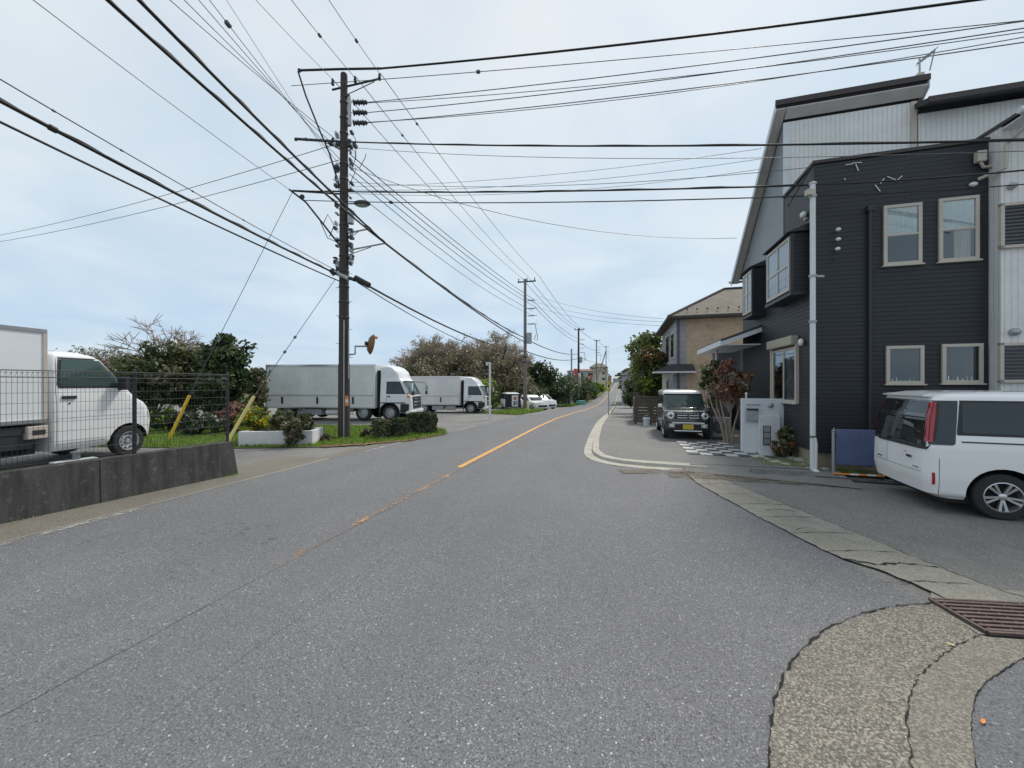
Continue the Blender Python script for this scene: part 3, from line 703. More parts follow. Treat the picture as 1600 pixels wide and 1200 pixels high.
# ---------- white minivan
def minivan():
    t = thing('minivan', 'white minivan parked on the side street at the right edge, rear towards the black house', 'minivan', (8.74, 5.70, 0), R(-22))
    B = Body([(.23, -2.18, 2.18, .76, .12, .25, .12), (.30, -2.32, 2.30, .825, .14, .3, .15), (.52, -2.355, 2.35, .845, .13, .3, .16), (.80, -2.35, 2.32, .847, .13, .3, .16), (.98, -2.34, 2.22, .845, .12, .3, .2),
              (1.08, -2.33, 1.75, .838, .12, .3, .2), (1.16, -2.32, 1.52, .826, .12, .25, .2), (1.45, -2.28, 1.18, .79, .12, .2, .2), (1.68, -2.22, .90, .755, .11, .18, .18), (1.755, -2.18, .78, .735, .11, .18, .15),
              (1.80, -2.13, .66, .69, .15, .18, .12), (1.83, -2.02, .45, .60, .2, .2, .1), (1.845, -1.8, .2, .42, .2, .2, .05)])
    m = MB(); B.mesh(m, 'car_white', 4); b = obj('body', m, t, smooth=40)
    cut(b, [(-1.50, .33, .40, -1.2, -.55), (-1.50, .33, .40, .55, 1.2), (1.38, .33, .40, -1.2, -.55), (1.38, .33, .40, .55, 1.2)])
    m = MB(); m.box((0, 0, .24), (4.2, 1.45, .14), 'under_black'); obj('underbody', m, t)
    # rear glass with black surround
    m = MB(); B.patch(m, 'rear', [(.97, -.80, .80), (1.05, -.82, .82), (1.70, -.742, .742)], 'car_black', .005, nu=24, nz=10); obj('rear_glass_surround', m, t)
    m = MB(); B.patch(m, 'rear', [(1.02, -.66, .66), (1.10, -.70, .70), (1.68, -.655, .655)], 'glass_dark', .007, nu=16); rg = obj('rear_window', m, t)
    m = MB(); m.tube([B.rear(.2, 1.03, .02), B.rear(-.25, 1.06, .03)], .010, 'plastic_black', 6); m.ball(B.rear(.2, 1.03, .02), .03, 'plastic_black'); obj('wiper', m, rg)
    for sg in (-1, 1):
        # vertical tail lamps at the corner
        m = MB(); B.patch(m, 'side', [(1.08, -2.32, -2.262), (1.20, -2.31, -2.247), (1.67, -2.23, -2.177)], 'lens_red', .014, sg=sg, nu=8, nz=12)
        B.patch(m, 'rear', [(1.08, sg*.775, sg*.828), (1.20, sg*.775, sg*.822), (1.67, sg*.70, sg*.755)], 'lens_red', .014, nu=5, nz=12)
        tl = obj('tail_lamp', m, t, flip=False)
        m = MB(); B.patch(m, 'side', [(1.14, -2.275, -2.262), (1.64, -2.195, -2.185)], 'lens_red', .019, sg=sg, nu=2, nz=12); obj('lamp_strip', m, tl, flip=False)
        m = MB(); B.patch(m, 'side', [(1.09, -2.262, -2.235), (1.20, -2.247, -2.22), (1.67, -2.177, -2.15)], 'plastic_black', .017, sg=sg, nu=2, nz=12); B.patch(m, 'rear', [(1.10, sg*.795, sg*.802), (1.66, sg*.720, sg*.727)], 'plastic_black', .019, nu=2, nz=12); obj('lamp_edge', m, tl, flip=False)
        m = MB(); B.patch(m, 'side', [(1.04, -2.30, -2.05), (1.06, -2.30, -2.02), (1.70, -2.20, -1.95)], 'glass_dark', .008, sg=sg, nu=14, nz=12)
        obj('quarter_glass', m, t, flip=False)
        m = MB(); B.patch(m, 'side', [(1.19, -1.99, 1.28), (1.24, -1.99, 1.24), (1.705, -1.93, .78)], 'plastic_black', .0035, sg=sg, nu=24); obj('window_surround', m, t, flip=False)
        for (a, b_) in ((-1.93, -.68), (-.60, .38), (.46, 1.05)):
            m = MB(); k = .20 if b_ > 1 else .0
            B.patch(m, 'side', [(1.225, a, b_+k*.6), (1.27, a, b_+k*.45), (1.67, a+.02, b_-k*1.3)], 'glass_dark', .007, sg=sg, nu=10); obj('side_window', m, t, flip=False)
        m = MB(); B.patch(m, 'side', [(1.085, -1.95, -.62), (1.105, -1.95, -.62)], 'plastic_black', .006, sg=sg, nu=10, nz=1)
        obj('sliding_door_rail', m, t, flip=False)
        m = MB()
        for xx in (-.62, .42, 1.25): B.patch(m, 'side', [(.36, xx-.003, xx+.003), (1.18, xx-.003, xx+.003)], 'plastic_black', .003, sg=sg, nu=1)
        obj('door_gap', m, t, flip=False)
        for xx in (-.45, .55): m = MB(); m.box(B.side(xx, 1.02, sg, .018), (.17, .028, .03), 'chrome'); obj('door_handle', m, t, bevel=.008)
        m = MB(); B.patch(m, 'side', [(.44, -2.27, -2.24), (.62, -2.275, -2.245)], 'lens_red', .006, sg=sg, nu=3); obj('reflector', m, t, flip=False)
        m = MB(); m.box(B.side(1.15, 1.18, sg, .12), (.12, .2, .16), 'car_white'); obj('mirror', m, t, bevel=.03)
        m = MB(); B.patch(m, 'front', [(.68, sg*.45, sg*.83), (.86, sg*.42, sg*.83)], 'lens_clear', .008, nu=8); obj('headlight', m, t, flip=False)
        # bumper seam and arch lip
        m = MB(); B.patch(m, 'side', [(.30, -2.20, -2.194), (.84, -2.20, -2.194)], 'plastic_black', .003, sg=sg, nu=1); obj('bumper_gap', m, t, flip=False)
        for ax in (-1.5, 1.38): wheel(t, ax, sg*.735, .325, .20, sg, 'alloy')
    m = MB(); B.patch(m, 'rear', [(.60, -.80, .80), (.606, -.80, .80)], 'plastic_black', .003, nu=14, nz=1)
    B.patch(m, 'rear', [(.60, .25, .255), (1.0, .25, .255)], 'plastic_black', .003, nu=1); obj('tailgate_gap', m, t, flip=False)
    m = MB(); B.patch(m, 'rear', [(.955, -.79, .55), (1.0, -.80, .60)], 'plastic_black', .012, nu=12, nz=1); obj('tailgate_garnish', m, t, flip=False)
    m = MB(); m.box(B.rear(-.42, .80, .015), (.02, .11, .035), 'plastic_black'); obj('tailgate_handle', m, t, bevel=.006)
    m = MB(); m.box(B.rear(-.58, .66, .006), (.006, .15, .02), 'chrome'); m.box(B.rear(.50, .66, .006), (.006, .17, .02), 'chrome'); m.box(B.rear(-.30, .86, .006), (.006, .08, .012), 'chrome'); obj('badge', m, t)
    m = MB(); B.patch(m, 'front', [(1.14, -.70, .70), (1.66, -.62, .62)], 'glass_dark', .006, nu=14); obj('windscreen', m, t)
    m = MB(); B.patch(m, 'front', [(.40, -.6, .6), (.62, -.6, .6)], 'plastic_black', .006, nu=12); obj('grille', m, t)
    m = MB(); m.raw([(-2.17, -.62, 1.80), (-2.17, .62, 1.80), (-2.28, .60, 1.775), (-2.28, -.60, 1.775), (-2.17, -.62, 1.745), (-2.17, .62, 1.745), (-2.27, .60, 1.755), (-2.27, -.60, 1.755)],
                    [(0, 1, 2, 3), (4, 7, 6, 5), (0, 4, 5, 1), (1, 5, 6, 2), (2, 6, 7, 3), (3, 7, 4, 0)], 'car_white'); obj('roof_spoiler', m, t, bevel=.01)
minivan()

# ---------- boxy kei car facing us
def kei_car():
    z = .07
    t = thing('small_car', 'dark green boxy small car with white roof and round headlamps by the black house', 'car', (6.36, 14.5, z), R(-105.7))
    B = Body([(.22, -1.60, 1.60, .68, .15, .2, .06), (.32, -1.68, 1.67, .73, .15, .22, .08), (.60, -1.69, 1.69, .735, .14, .22, .08), (.80, -1.68, 1.67, .735, .14, .22, .1), (.94, -1.68, 1.60, .73, .14, .2, .12), (.985, -1.67, 1.45, .72, .14, .2, .14),
              (1.02, -1.67, 1.02, .715, .14, .16, .12), (1.06, -1.66, .92, .70, .14, .14, .12), (1.50, -1.60, .58, .655, .12, .12, .10), (1.53, -1.58, .54, .645, .12, .12, .08)])
    m = MB(); B.mesh(m, 'car_green', 3); b = obj('body', m, t, smooth=40)
    cut(b, [(x, .29, .35, y0, y1) for x in (-1.2, 1.2) for y0, y1 in ((-1, -.5), (.5, 1))])
    Rf = Body([(1.53, -1.60, .62, .665, .12, .14, .08), (1.60, -1.58, .56, .66, .14, .16, .08), (1.65, -1.45, .42, .58, .16, .18, .06), (1.67, -1.2, .2, .4, .16, .16, .04)])
    m = MB(); Rf.mesh(m, 'car_white', 2); obj('roof', m, t, smooth=40)
    m = MB(); B.patch(m, 'front', [(1.06, -.655, .655), (1.50, -.60, .60)], 'glass_green', .006, nu=14); ws = obj('windscreen', m, t)
    m = MB(); m.tube([(.94, .35, 1.075), (.86, -.1, 1.15)], .008, 'plastic_black', 5); m.tube([(.95, -.15, 1.07), (.84, -.5, 1.16)], .008, 'plastic_black', 5); obj('wiper', m, ws)
    # grille band, slots, lamps
    m = MB(); B.patch(m, 'front', [(.70, -.66, .66), (.90, -.64, .64)], 'plastic_black', .008, nu=18); gr = obj('grille', m, t)
    m = MB()
    for k in range(2):
        y0 = -.33+k*.36; m.tube([(1.70, y0, .74), (1.70, y0, .82), (1.70, y0+.30, .82), (1.70, y0+.30, .74), (1.70, y0, .74)], .011, 'chrome', 5)
    for k in range(8): m.box((1.665, -.30+k*.086, .885), (.02, .05, .022), 'chrome')
    obj('grille_trim', m, gr)
    for sg in (-1, 1):
        c = Vector(B.front(sg*.53, .81, .0)); a = Vector((1, sg*.15, 0)).normalized()
        m = MB(); m.ring(c, a, [(.125, -.02), (.125, .045), (.098, .055), (.092, .03)], 'chrome', 26); hl = obj('headlight', m, t, smooth=30)
        m = MB(); m.ring(c, a, [(.092, .028), (.05, .045), (.001, .05)], 'lens_clear', 20); m.ring(c+a*.03, a, [(.045, .02), (.04, .03), (.001, .034)], 'glass_dark', 16); obj('lens', m, hl, smooth=60)
        m = MB(); m.ball(B.front(sg*.675, .79, .0), (.04, .035, .035), 'lens_orange'); obj('indicator', m, t, smooth=60)
        m = MB(); m.box((1.695, sg*.50, .47), (.04, .20, .13), 'chrome'); m.disc((1.71, sg*.50, .47), (1, 0, 0), .05, .045, .02, 'lens_clear', 14); obj('fog_lamp', m, t, bevel=.02)
        m = MB(); m.box((.86, sg*.80, 1.10), (.10, .17, .16), 'plastic_black'); m.box((.90, sg*.80, 1.10), (.05, .15, .13), 'car_white'); obj('mirror', m, t, bevel=.03)
        m = MB(); B.patch(m, 'side', [(1.06, -1.45, .78), (1.10, -1.45, .74), (1.47, -1.40, .46)], 'glass_dark', .006, sg=sg, nu=14); obj('side_window', m, t, flip=False)
        m = MB(); B.patch(m, 'side', [(.25, -1.6, 1.55), (.36, -1.6, 1.55)], 'plastic_black', .01, sg=sg, nu=20); obj('sill_cladding', m, t, flip=False)
        m = MB(); B.patch(m, 'rear', [(.75, sg*.6, sg*.72), (1.0, sg*.6, sg*.72)], 'lens_red', .008, nu=6); obj('tail_lamp', m, t, flip=False)
        for xx in (-.2, -1.0): m = MB(); m.box(B.side(xx+.1, .98, sg, .01), (.14, .02, .025), 'chrome'); obj('door_handle', m, t)
        for ax in (-1.2, 1.2): wheel(t, ax, sg*.66, .29, .16, sg, 'alloy')
    m = MB(); m.box((1.70, 0, .56), (.05, 1.02, .07), 'chrome'); m.box((1.69, 0, .30), (.05, .86, .045), 'chrome'); obj('bumper_bar', m, t, bevel=.015)
    m = MB(); B.patch(m, 'front', [(.24, -.60, .60), (.52, -.60, .60)], 'plastic_black', .010, nu=14); obj('bumper', m, t)
    m = MB(); m.box((1.72, 0, .44), (.015, .33, .165), 'plate_yellow'); obj('number_plate', m, t, bevel=.004)
    m = MB(); B.patch(m, 'rear', [(1.05, -.6, .6), (1.48, -.55, .55)], 'glass_dark', .006, nu=10); obj('rear_window', m, t)
kei_car()

# ---------- raised lot, wall, fence, kei truck
WA = Vector((-7.1, 5.32, 0)); WB = Vector((-5.97, 8.24, 0)); wd = (WB-WA).normalized(); wn = Vector((-wd.y, wd.x, 0))  # wn points left, away from the road
def WP(d, off=0, z=0): p = WB - wd*d + wn*off; return Vector((p.x, p.y, z))
LOTZ = .60
m = MB(); q = [WP(-.0, .2), WP(22, .2), WP(22, 16), WP(-.6, 16), WP(-.3, 6)]
m.prism([(p.x, p.y) for p in q][::-1], -.03, LOTZ, 'asphalt_lot'); o = obj('raised_lot', m); o['kind'] = 'structure'
wa = math.atan2(wd.y, wd.x)
t = thing('retaining_wall', 'dark stained low concrete retaining wall along the left roadside', 'wall', tuple(WB), wa)
m = MB(); m.raw([(-22, 0, -.02), (.10, 0, -.02), (.10, .22, -.02), (-22, .22, -.02), (-22, .03, .72), (0, .03, .72), (0, .22, .72), (-22, .22, .72)],
                [(0, 3, 2, 1), (4, 5, 6, 7), (0, 1, 5, 4), (1, 2, 6, 5), (2, 3, 7, 6), (3, 0, 4, 7)], 'concrete_dark'); obj('wall', m, t, bevel=.012)
for xx in (-2.1, -4.1, -6.1):
    m = MB(); m.raw([(xx-.006, -.004, 0), (xx+.006, -.004, 0), (xx+.006, .027, .70), (xx-.006, .027, .70)], [(0, 1, 2, 3)], 'hole_black'); obj('cast_joint', m, t)
t = thing('mesh_fence', 'black welded mesh fence standing on the low concrete wall', 'fence', tuple(WB+wn*.11+Vector((0, 0, .72))), wa)
for d in (.06, 1.62, 3.6, 5.6, 7.6, 9.6):
    m = MB(); m.tube([(-d, 0, 0), (-d, 0, 1.47)], .028, 'fence_metal', 10); m.ball((-d, 0, 1.475), (.03, .03, .015), 'fence_metal'); obj('post', m, t)
m = MB()
for k in range(0, 200):
    x = -.10-k*.05
    if x < -9.6: break
    m.tube([(x, -.03, .04), (x, -.03, 1.43)], .0022, 'fence_metal', 4, False)
for z in (.05, .20, .35, .50, .65, .80, .95, 1.10, 1.25, 1.40):
    m.tube([(-.08, -.034, z), (-9.6, -.034, z)], .0027, 'fence_metal', 4, False)
for z in (1.33, 1.43): m.tube([(-.06, -.03, z), (-9.6, -.03, z)], .008, 'fence_metal', 6)
for k in range(0, 190): x = -.10-k*.05; m.tube([(x, -.03, 1.43), (x-.012, -.07, 1.40), (x-.025, -.03, 1.35)], .002, 'fence_metal', 4, False)
obj('mesh_panel', m, t)

BANK = [WP(.0, .23), WP(.30, .23), Vector((-7.0, 8.05, 0)), Vector((-9.2, 8.25, 0)), Vector((-14, 9.2, 0)), Vector((-20, 11.5, 0)), WP(-.6, 16), WP(-.3, 6)]
m = MB(); m.raw([(p.x, p.y, LOTZ+.012) for p in BANK], [tuple(range(len(BANK)))], 'ground_earth'); o = obj('grass_bank', m); o['kind'] = 'structure'
t = thing('footing_block', 'pale concrete footing block with a short steel stub between the fence and the small truck', 'footing', (-7.12, 6.25, LOTZ), R(70))
m = MB(); m.bb((-.26, -.09, 0), (.26, .09, .12), 'stucco_white'); obj('block', m, t, bevel=.02); m = MB(); m.tube([(.02, 0, .12), (.02, 0, .22)], .045, 'galv', 12); m.tube([(.02, 0, .22), (.02, 0, .25)], .07, 'galv', 12); obj('stub', m, t)
def kei_truck():
    t = thing('kei_truck', 'small white box truck parked behind the mesh fence on the raised lot', 'truck', (-8.10, 6.09, LOTZ), R(85.2))
    B = Body([(.26, .12, 1.62, .68, .03, .15, .06), (.34, .11, 1.76, .73, .03, .18, .08), (.62, .11, 1.79, .7375, .03, .18, .08), (.88, .11, 1.76, .7375, .03, .2, .10), (1.0, .11, 1.68, .735, .03, .18, .12), (1.10, .11, 1.52, .728, .03, .16, .12),
              (1.40, .12, 1.26, .705, .03, .14, .10), (1.76, .13, .95, .67, .04, .12, .08), (1.83, .14, .84, .65, .06, .12, .06), (1.885, .20, .66, .59, .1, .14, .05), (1.90, .3, .5, .4, .1, .12, .04)])
    m = MB(); B.mesh(m, 'car_white', 3); b = obj('cab', m, t, smooth=40)
    cut(b, [(1.27, .27, .345, -1, -.45), (1.27, .27, .345, .45, 1)])
    for sg in (-1, 1):
        m = MB(); B.patch(m, 'side', [(1.28, .21, 1.24), (1.34, .19, 1.23), (1.79, .23, .84)], 'plastic_black', .004, sg=sg, nu=10); obj('window_rubber', m, t, flip=False)
        m = MB(); B.patch(m, 'side', [(1.31, .25, 1.17), (1.36, .23, 1.17), (1.76, .27, .82)], 'glass_green', .007, sg=sg, nu=10); obj('door_window', m, t, flip=False)
        m = MB()
        B.patch(m, 'side', [(.34, .17, .176), (1.24, .17, .176), (1.78, .20, .206)], 'plastic_black', .003, sg=sg, nu=1)
        B.patch(m, 'side', [(.64, 1.36, 1.366), (1.14, 1.36, 1.366)], 'plastic_black', .003, sg=sg, nu=1)
        B.patch(m, 'side', [(.36, .17, .86), (.366, .17, .86)], 'plastic_black', .003, sg=sg, nu=6, nz=1); obj('door_gap', m, t, flip=False)
        m = MB(); m.box(B.side(.34, 1.13, sg, .012), (.19, .03, .05), 'plastic_black'); m.disc(B.side(.34, 1.03, sg, .002), (0, sg, 0), .016, .016, .008, 'plastic_black', 10); obj('door_handle', m, t, bevel=.01)
        m = MB(); m.box(B.side(1.08, 1.36, sg, .13), (.09, .17, .24), 'plastic_black'); m.tube([B.side(1.12, 1.24, sg, 0), B.side(1.08, 1.30, sg, .1)], .018, 'plastic_black', 6); obj('mirror', m, t, bevel=.025)
        m = MB(); B.patch(m, 'front', [(.66, sg*.42, sg*.72), (.84, sg*.40, sg*.72)], 'lens_clear', .008, nu=8); obj('headlight', m, t, flip=False)
        m = MB(); m.raw([], [], 'rubber'); wheel(t, 1.27, sg*.655, .275, .155, sg, 'steel', .175)
        wheel(t, -1.05, sg*.655, .275, .155, sg, 'steel', .175)
        m = MB(); B.patch(m, 'side', [(.80, .2, 1.5), (.812, .2, 1.5)], 'truck_white', .010, sg=sg, nu=14, nz=1); obj('crease', m, t, flip=False)
    m = MB(); B.patch(m, 'front', [(1.13, -.62, .62), (1.74, -.56, .56)], 'glass_green', .006, nu=14); obj('windscreen', m, t)
    m = MB(); m.bb((-1.85, -.735, .76), (.03, .735, 2.20), 'truck_white'); bx = obj('cargo_box', m, t, bevel=.01)
    for sg in (-1, 1):
        m = MB()
        for x0, x1, z0, z1 in ((-1.87, .045, 2.155, 2.21), (-1.87, .045, .74, .80)): m.bb((x0, sg*.728, z0), (x1, sg*.752, z1), 'alloy')
        for x0 in (-1.87, .0): m.bb((x0, sg*.728, .80), (x0+.05, sg*.748, 2.155), 'frame_beige')
        obj('box_trim', m, bx)
    m = MB(); m.bb((-1.8, -.33, .45), (.1, .33, .70), 'under_black'); m.bb((-.7, -.7, .36), (-.1, -.45, .62), 'dark_metal'); m.bb((-1.75, -.72, .60), (.05, .72, .70), 'dark_metal')
    m.bb((-.8, -.6, .25), (.0, .6, .42), 'under_black'); obj('chassis', m, t)
    m = MB(); m.bb((-.20, -.76, .50), (.06, -.66, .70), 'frame_beige'); m.bb((-.14, -.768, .56), (.02, -.74, .64), 'plastic_black'); obj('side_step', m, t, bevel=.012)
kei_truck()

# ---------- large box trucks
def box_truck(label, loc, rz, boxlen=6.1, h=2.98, axles=4, capcol='truck_white', red=False, cabl=1.7):
    t = thing('box_truck', label, 'truck', loc, rz, 'box trucks parked in the lot')
    w = 1.15; x1 = boxlen   # box from 0 to boxlen, cab in front
    m = MB(); m.bb((0, -w, .68), (x1, w, h), 'box_panel'); bx = obj('cargo_box', m, t, bevel=.02)
    for sg in (-1, 1):
        m = MB(); y0, y1 = sg*(w-.01), sg*(w+.022)
        m.bb((-.02, y0, h-.09), (x1+.02, y1, h+.012), 'alloy'); m.bb((-.02, y0, .66), (x1+.02, y1, .74), 'alloy')
        for x in (-.02, x1-.06): m.bb((x, y0, .74), (x+.08, y1, h-.09), 'alloy')
        for z in (1.32, 1.36): m.bb((.06, y0, z), (x1-.06, sg*(w+.012), z+.015), 'galv')
        for x in (.9, 2.85, 4.8):
            if x < x1-.3: m.bb((x-.05, y0, .90), (x+.05, sg*(w+.03), 1.26), 'dark_metal')
        obj('box_trim', m, bx)
    m = MB(); m.bb((.1, -.42, .45), (x1+1.2, .42, .66), 'under_black'); obj('chassis', m, t)
    m = MB(); xr = 1.9
    m.bb((xr+.25, -w+.04, .30), (xr+1.15, -w+.40, .60), 'galv'); m.tube([(xr+1.35, -w+.25, .44), (xr+2.0, -w+.25, .44)], .17, 'truck_white', 14)
    for zz in (.32, .44, .56): m.bb((xr+2.1, -w+.02, zz), (x1-1.2, -w+.05, zz+.05), 'galv')
    obj('tank', m, t)
    c0 = x1+.22; ce = c0+cabl
    B = Body([(.42, c0, ce-.05, w-.08, .05, .2, .05), (.55, c0, ce, w-.03, .05, .22, .06), (1.05, c0, ce, w-.03, .05, .22, .06), (1.35, c0, ce-.03, w-.04, .05, .2, .06), (1.42, c0, ce-.09, w-.05, .05, .2, .07), (2.12, c0, ce-.44, w-.12, .05, .2, .08),
              (2.24, c0, ce-.58, w-.14, .05, .2, .08), (h-.36, c0, ce-.75, w-.14, .06, .2, .06), (h-.14, c0, ce-1.0, w-.16, .08, .2, .05), (h-.03, c0+.05, c0+.42, w-.28, .1, .1, .03)])
    m = MB(); B.mesh(m, capcol, 3); b = obj('cab', m, t, smooth=40)
    ax_f = c0+.55
    cut(b, [(ax_f, .42, .52, -1.4, -.6), (ax_f, .42, .52, .6, 1.4)])
    m = MB(); m.bb((x1+.03, -.9, .6), (c0, .9, h-.30), 'under_black'); obj('gap_shade_block', m, t)  # near-black block painted as the shade between box and cab
    m = MB(); B.patch(m, 'front', [(1.36, -1.09, 1.09), (2.12, -1.01, 1.01)], 'plastic_black', .006, nu=16); B.patch(m, 'front', [(1.42, -1.04, 1.04), (2.08, -.96, .96)], 'glass_green', .010, nu=16); obj('windscreen', m, t)
    m = MB(); B.patch(m, 'front', [(.62, -.70, .70), (1.28, -.78, .78)], 'plastic_black', .010, nu=10); gr = obj('grille', m, t)
    m = MB()
    for z in (.78, .95, 1.12): B.patch(m, 'front', [(z, -.62, .62), (z+.06, -.64, .64)], 'chrome', .022, nu=8, nz=1)
    obj('grille_bar', m, gr)
    for sg in (-1, 1):
        m = MB(); B.patch(m, 'side', [(.44, c0+1.12, ce-.12), (.90, c0+1.14, ce-.12)], 'plastic_black', .008, sg=sg, nu=6); obj('step_panel', m, t, flip=False)
    for sg in (-1, 1):
        m = MB(); m.ring((ax_f, sg*(w-.02), .42), (0, sg, 0), [(.52, .0), (.56, .02), (.56, .05), (.52, .05)], 'plastic_black', 30, False); obj('wheel_arch_trim', m, t)
    m = MB(); m.box((c0+.75, 0, h-.35), (.34, .7, .04), 'plastic_black'); obj('roof_vent', m, t)
    for sg in (-1, 1):
        m = MB(); B.patch(m, 'side', [(1.42, c0+.36, ce-.30), (2.08, c0+.36, ce-.62)], 'plastic_black', .006, sg=sg, nu=8)
        B.patch(m, 'side', [(1.47, c0+.41, ce-.38), (2.03, c0+.41, ce-.66)], 'glass_dark', .010, sg=sg, nu=8); obj('door_window', m, t, flip=False)
        m = MB(); B.patch(m, 'side', [(.98, c0+.36, c0+.372), (2.02, c0+.38, c0+.392)], 'plastic_black', .004, sg=sg, nu=1); B.patch(m, 'side', [(.92, c0+.05, ce-.30), (.98, c0+.05, ce-.30)], 'plastic_black', .006, sg=sg, nu=8)
        obj('door_gap', m, t, flip=False)
        m = MB(); m.box(B.side(c0+.50, 1.30, sg, .02), (.14, .03, .05), 'plastic_black'); obj('door_handle', m, t)
        m = MB(); m.tube([B.side(ce-.45, 2.08, sg, 0), (ce+.14, sg*(w+.06), 2.02), (ce+.16, sg*(w+.08), 1.5)], .02, 'plastic_black', 6); m.box((ce+.15, sg*(w+.08), 1.80), (.09, .20, .40), 'chrome'); m.box((ce+.15, sg*(w+.08), 1.45), (.09, .20, .20), 'plastic_black'); obj('mirror', m, t, bevel=.02)
        m = MB(); B.patch(m, 'front', [(.58, sg*.72, sg*1.08), (.82, sg*.76, sg*1.08)], 'lens_clear', .014, nu=6); obj('headlight', m, t, flip=False)
        m = MB(); B.patch(m, 'side', [(1.22, ce-.22, ce-.08), (1.36, ce-.22, ce-.10)], 'lens_orange', .008, sg=sg, nu=3); obj('indicator', m, t, flip=False)
        xs = [ax_f] + ([c0-.90] if axles == 4 else []) + ([1.15, 1.95] if axles == 4 else [1.5])
        for ax in xs: wheel(t, ax, sg*(w-.20), .42, .26, sg, 'steel', .26)
    m = MB(); m.bb((ce-.30, -w+.04, .34), (ce+.02, w-.04, .56), capcol); obj('bumper', m, t, bevel=.05)
    return t
box_truck('long silver box truck with a white cab parked behind the utility pole', (-13.15, 20.5+1.30, 0), R(-3.5), 6.0, 2.98, 4)
t2 = box_truck('shorter silver box truck with a rounded white cab deflector nearest the lamp post', (-8.05, 30.4, -.30), R(-7), 4.35, 2.83, 2, cabl=1.75)

# ------------------------------------------------------------------ foliage
def rnd_dir(rs, n):
    v = rs.normal(size=(n, 3)); v /= np.linalg.norm(v, axis=1)[:, None]; return v
def leaves(mb_name, centers, radii, per, size, mats, seed, parent, base, flat=.8, elong=1.5, weights=None, name='crown', world=True):
    rs = np.random.RandomState(seed); n = len(centers)
    C = np.repeat(np.array(centers), per, axis=0); RR = np.repeat(np.array(radii), per)
    off = rnd_dir(rs, n*per)*(rs.rand(n*per, 1)**.45)*RR[:, None]; off[:, 2] *= flat
    c = C+off; a = rnd_dir(rs, n*per); b = np.cross(a, rnd_dir(rs, n*per)); b /= (np.linalg.norm(b, axis=1)[:, None]+1e-9)
    sz = (size*(.6+.8*rs.rand(n*per)))[:, None]; a = a*sz*elong*.5; b = b*sz*.42
    V = np.stack([c-a, c+b, c+a, c-b], axis=1).reshape(-1, 3)
    if world: V = V-np.array(base)
    me = bpy.data.meshes.new(name); nf = n*per
    me.vertices.add(nf*4); me.vertices.foreach_set('co', V.ravel()); me.loops.add(nf*4); me.polygons.add(nf)
    me.loops.foreach_set('vertex_index', np.arange(nf*4)); me.polygons.foreach_set('loop_start', np.arange(0, nf*4, 4)); me.polygons.foreach_set('loop_total', np.full(nf, 4))
    for m_ in mats: me.materials.append(LEAF[m_])
    w = np.array(weights or [1]*len(mats), float); w /= w.sum()
    cm = rs.choice(len(mats), n, p=w); mi = np.repeat(cm, per); sw = rs.rand(nf) < .25; mi[sw] = rs.choice(len(mats), sw.sum(), p=w)
    me.polygons.foreach_set('material_index', mi.astype(np.int32)); me.update(calc_edges=True); me.validate()
    o = bpy.data.objects.new(name, me); link(o); o.parent = parent; return o
def branchy(mb, base, tips, r0, mat, seed, n=6):
    rnd = random.Random(seed); base = Vector(base)
    for tp in tips:
        tp = Vector(tp); a = base.lerp(tp, .0); mid = base.lerp(tp, .5)+Vector((rnd.uniform(-.12, .12), rnd.uniform(-.12, .12), rnd.uniform(-.05, .15)))*(tp-base).length
        mb.tube([a, base.lerp(mid, .5), mid, mid.lerp(tp, .6), tp], [r0, r0*.8, r0*.55, r0*.32, r0*.12], mat, n, False)
def tree(label, x, y, z, h, rx, ry, mats, seed, cat='tree', name='tree', leaf=.09, clumps=70, per=60, trunk=.12, low=.18, bark='bark', weights=None, group=None, rz=None, flat=.8, cz=None, cr=None):
    rnd = random.Random(seed); t = thing(name, label, cat, (x, y, z), 0, group)
    rz = rz or h*(1-low)/2; czz = cz or z+h-rz; cs = []; rr = []
    while len(cs) < clumps:
        d = Vector((rnd.gauss(0, 1), rnd.gauss(0, 1), rnd.gauss(0, 1))).normalized()*(rnd.random()**.40)
        lump = 1+.16*math.sin(3.1*math.atan2(d.y, d.x)+seed)+.12*math.sin(4.3*d.z+seed*1.7)+.10*math.sin(7*d.x+5*d.z+seed)+rnd.uniform(-.05, .12)
        p = (x+d.x*rx*lump*.88, y+d.y*ry*lump*.88, czz+d.z*rz*.88*lump)
        if p[2] < z+.05: continue
        cs.append(p); rr.append((cr or .19)*(rx+rz)*rnd.uniform(.6, 1.15))
    m = MB(); top = Vector((x+rnd.uniform(-.1, .1)*rx, y, z+h*.55)); fork = Vector((x, y, z+max(.25, h*low*.9)))
    m.tube([(x, y, z-.1), (x+.02, y, z+.3*h*low), fork, top], [trunk*1.25, trunk, trunk*.85, trunk*.3], bark, 10)
    branchy(m, fork, [cs[i] for i in range(0, len(cs), max(1, len(cs)//14))], trunk*.55, bark, seed)
    m2 = MB(); m2.v = [(a-x, b-y, c-z) for a, b, c in m.v]; m2.f = m.f; m2.m = m.m; m2.mats = m.mats
    obj('trunk', m2, t, smooth=60)
    leaves('', cs, rr, per, leaf, mats, seed, t, (x, y, z), flat=flat, weights=weights); return t
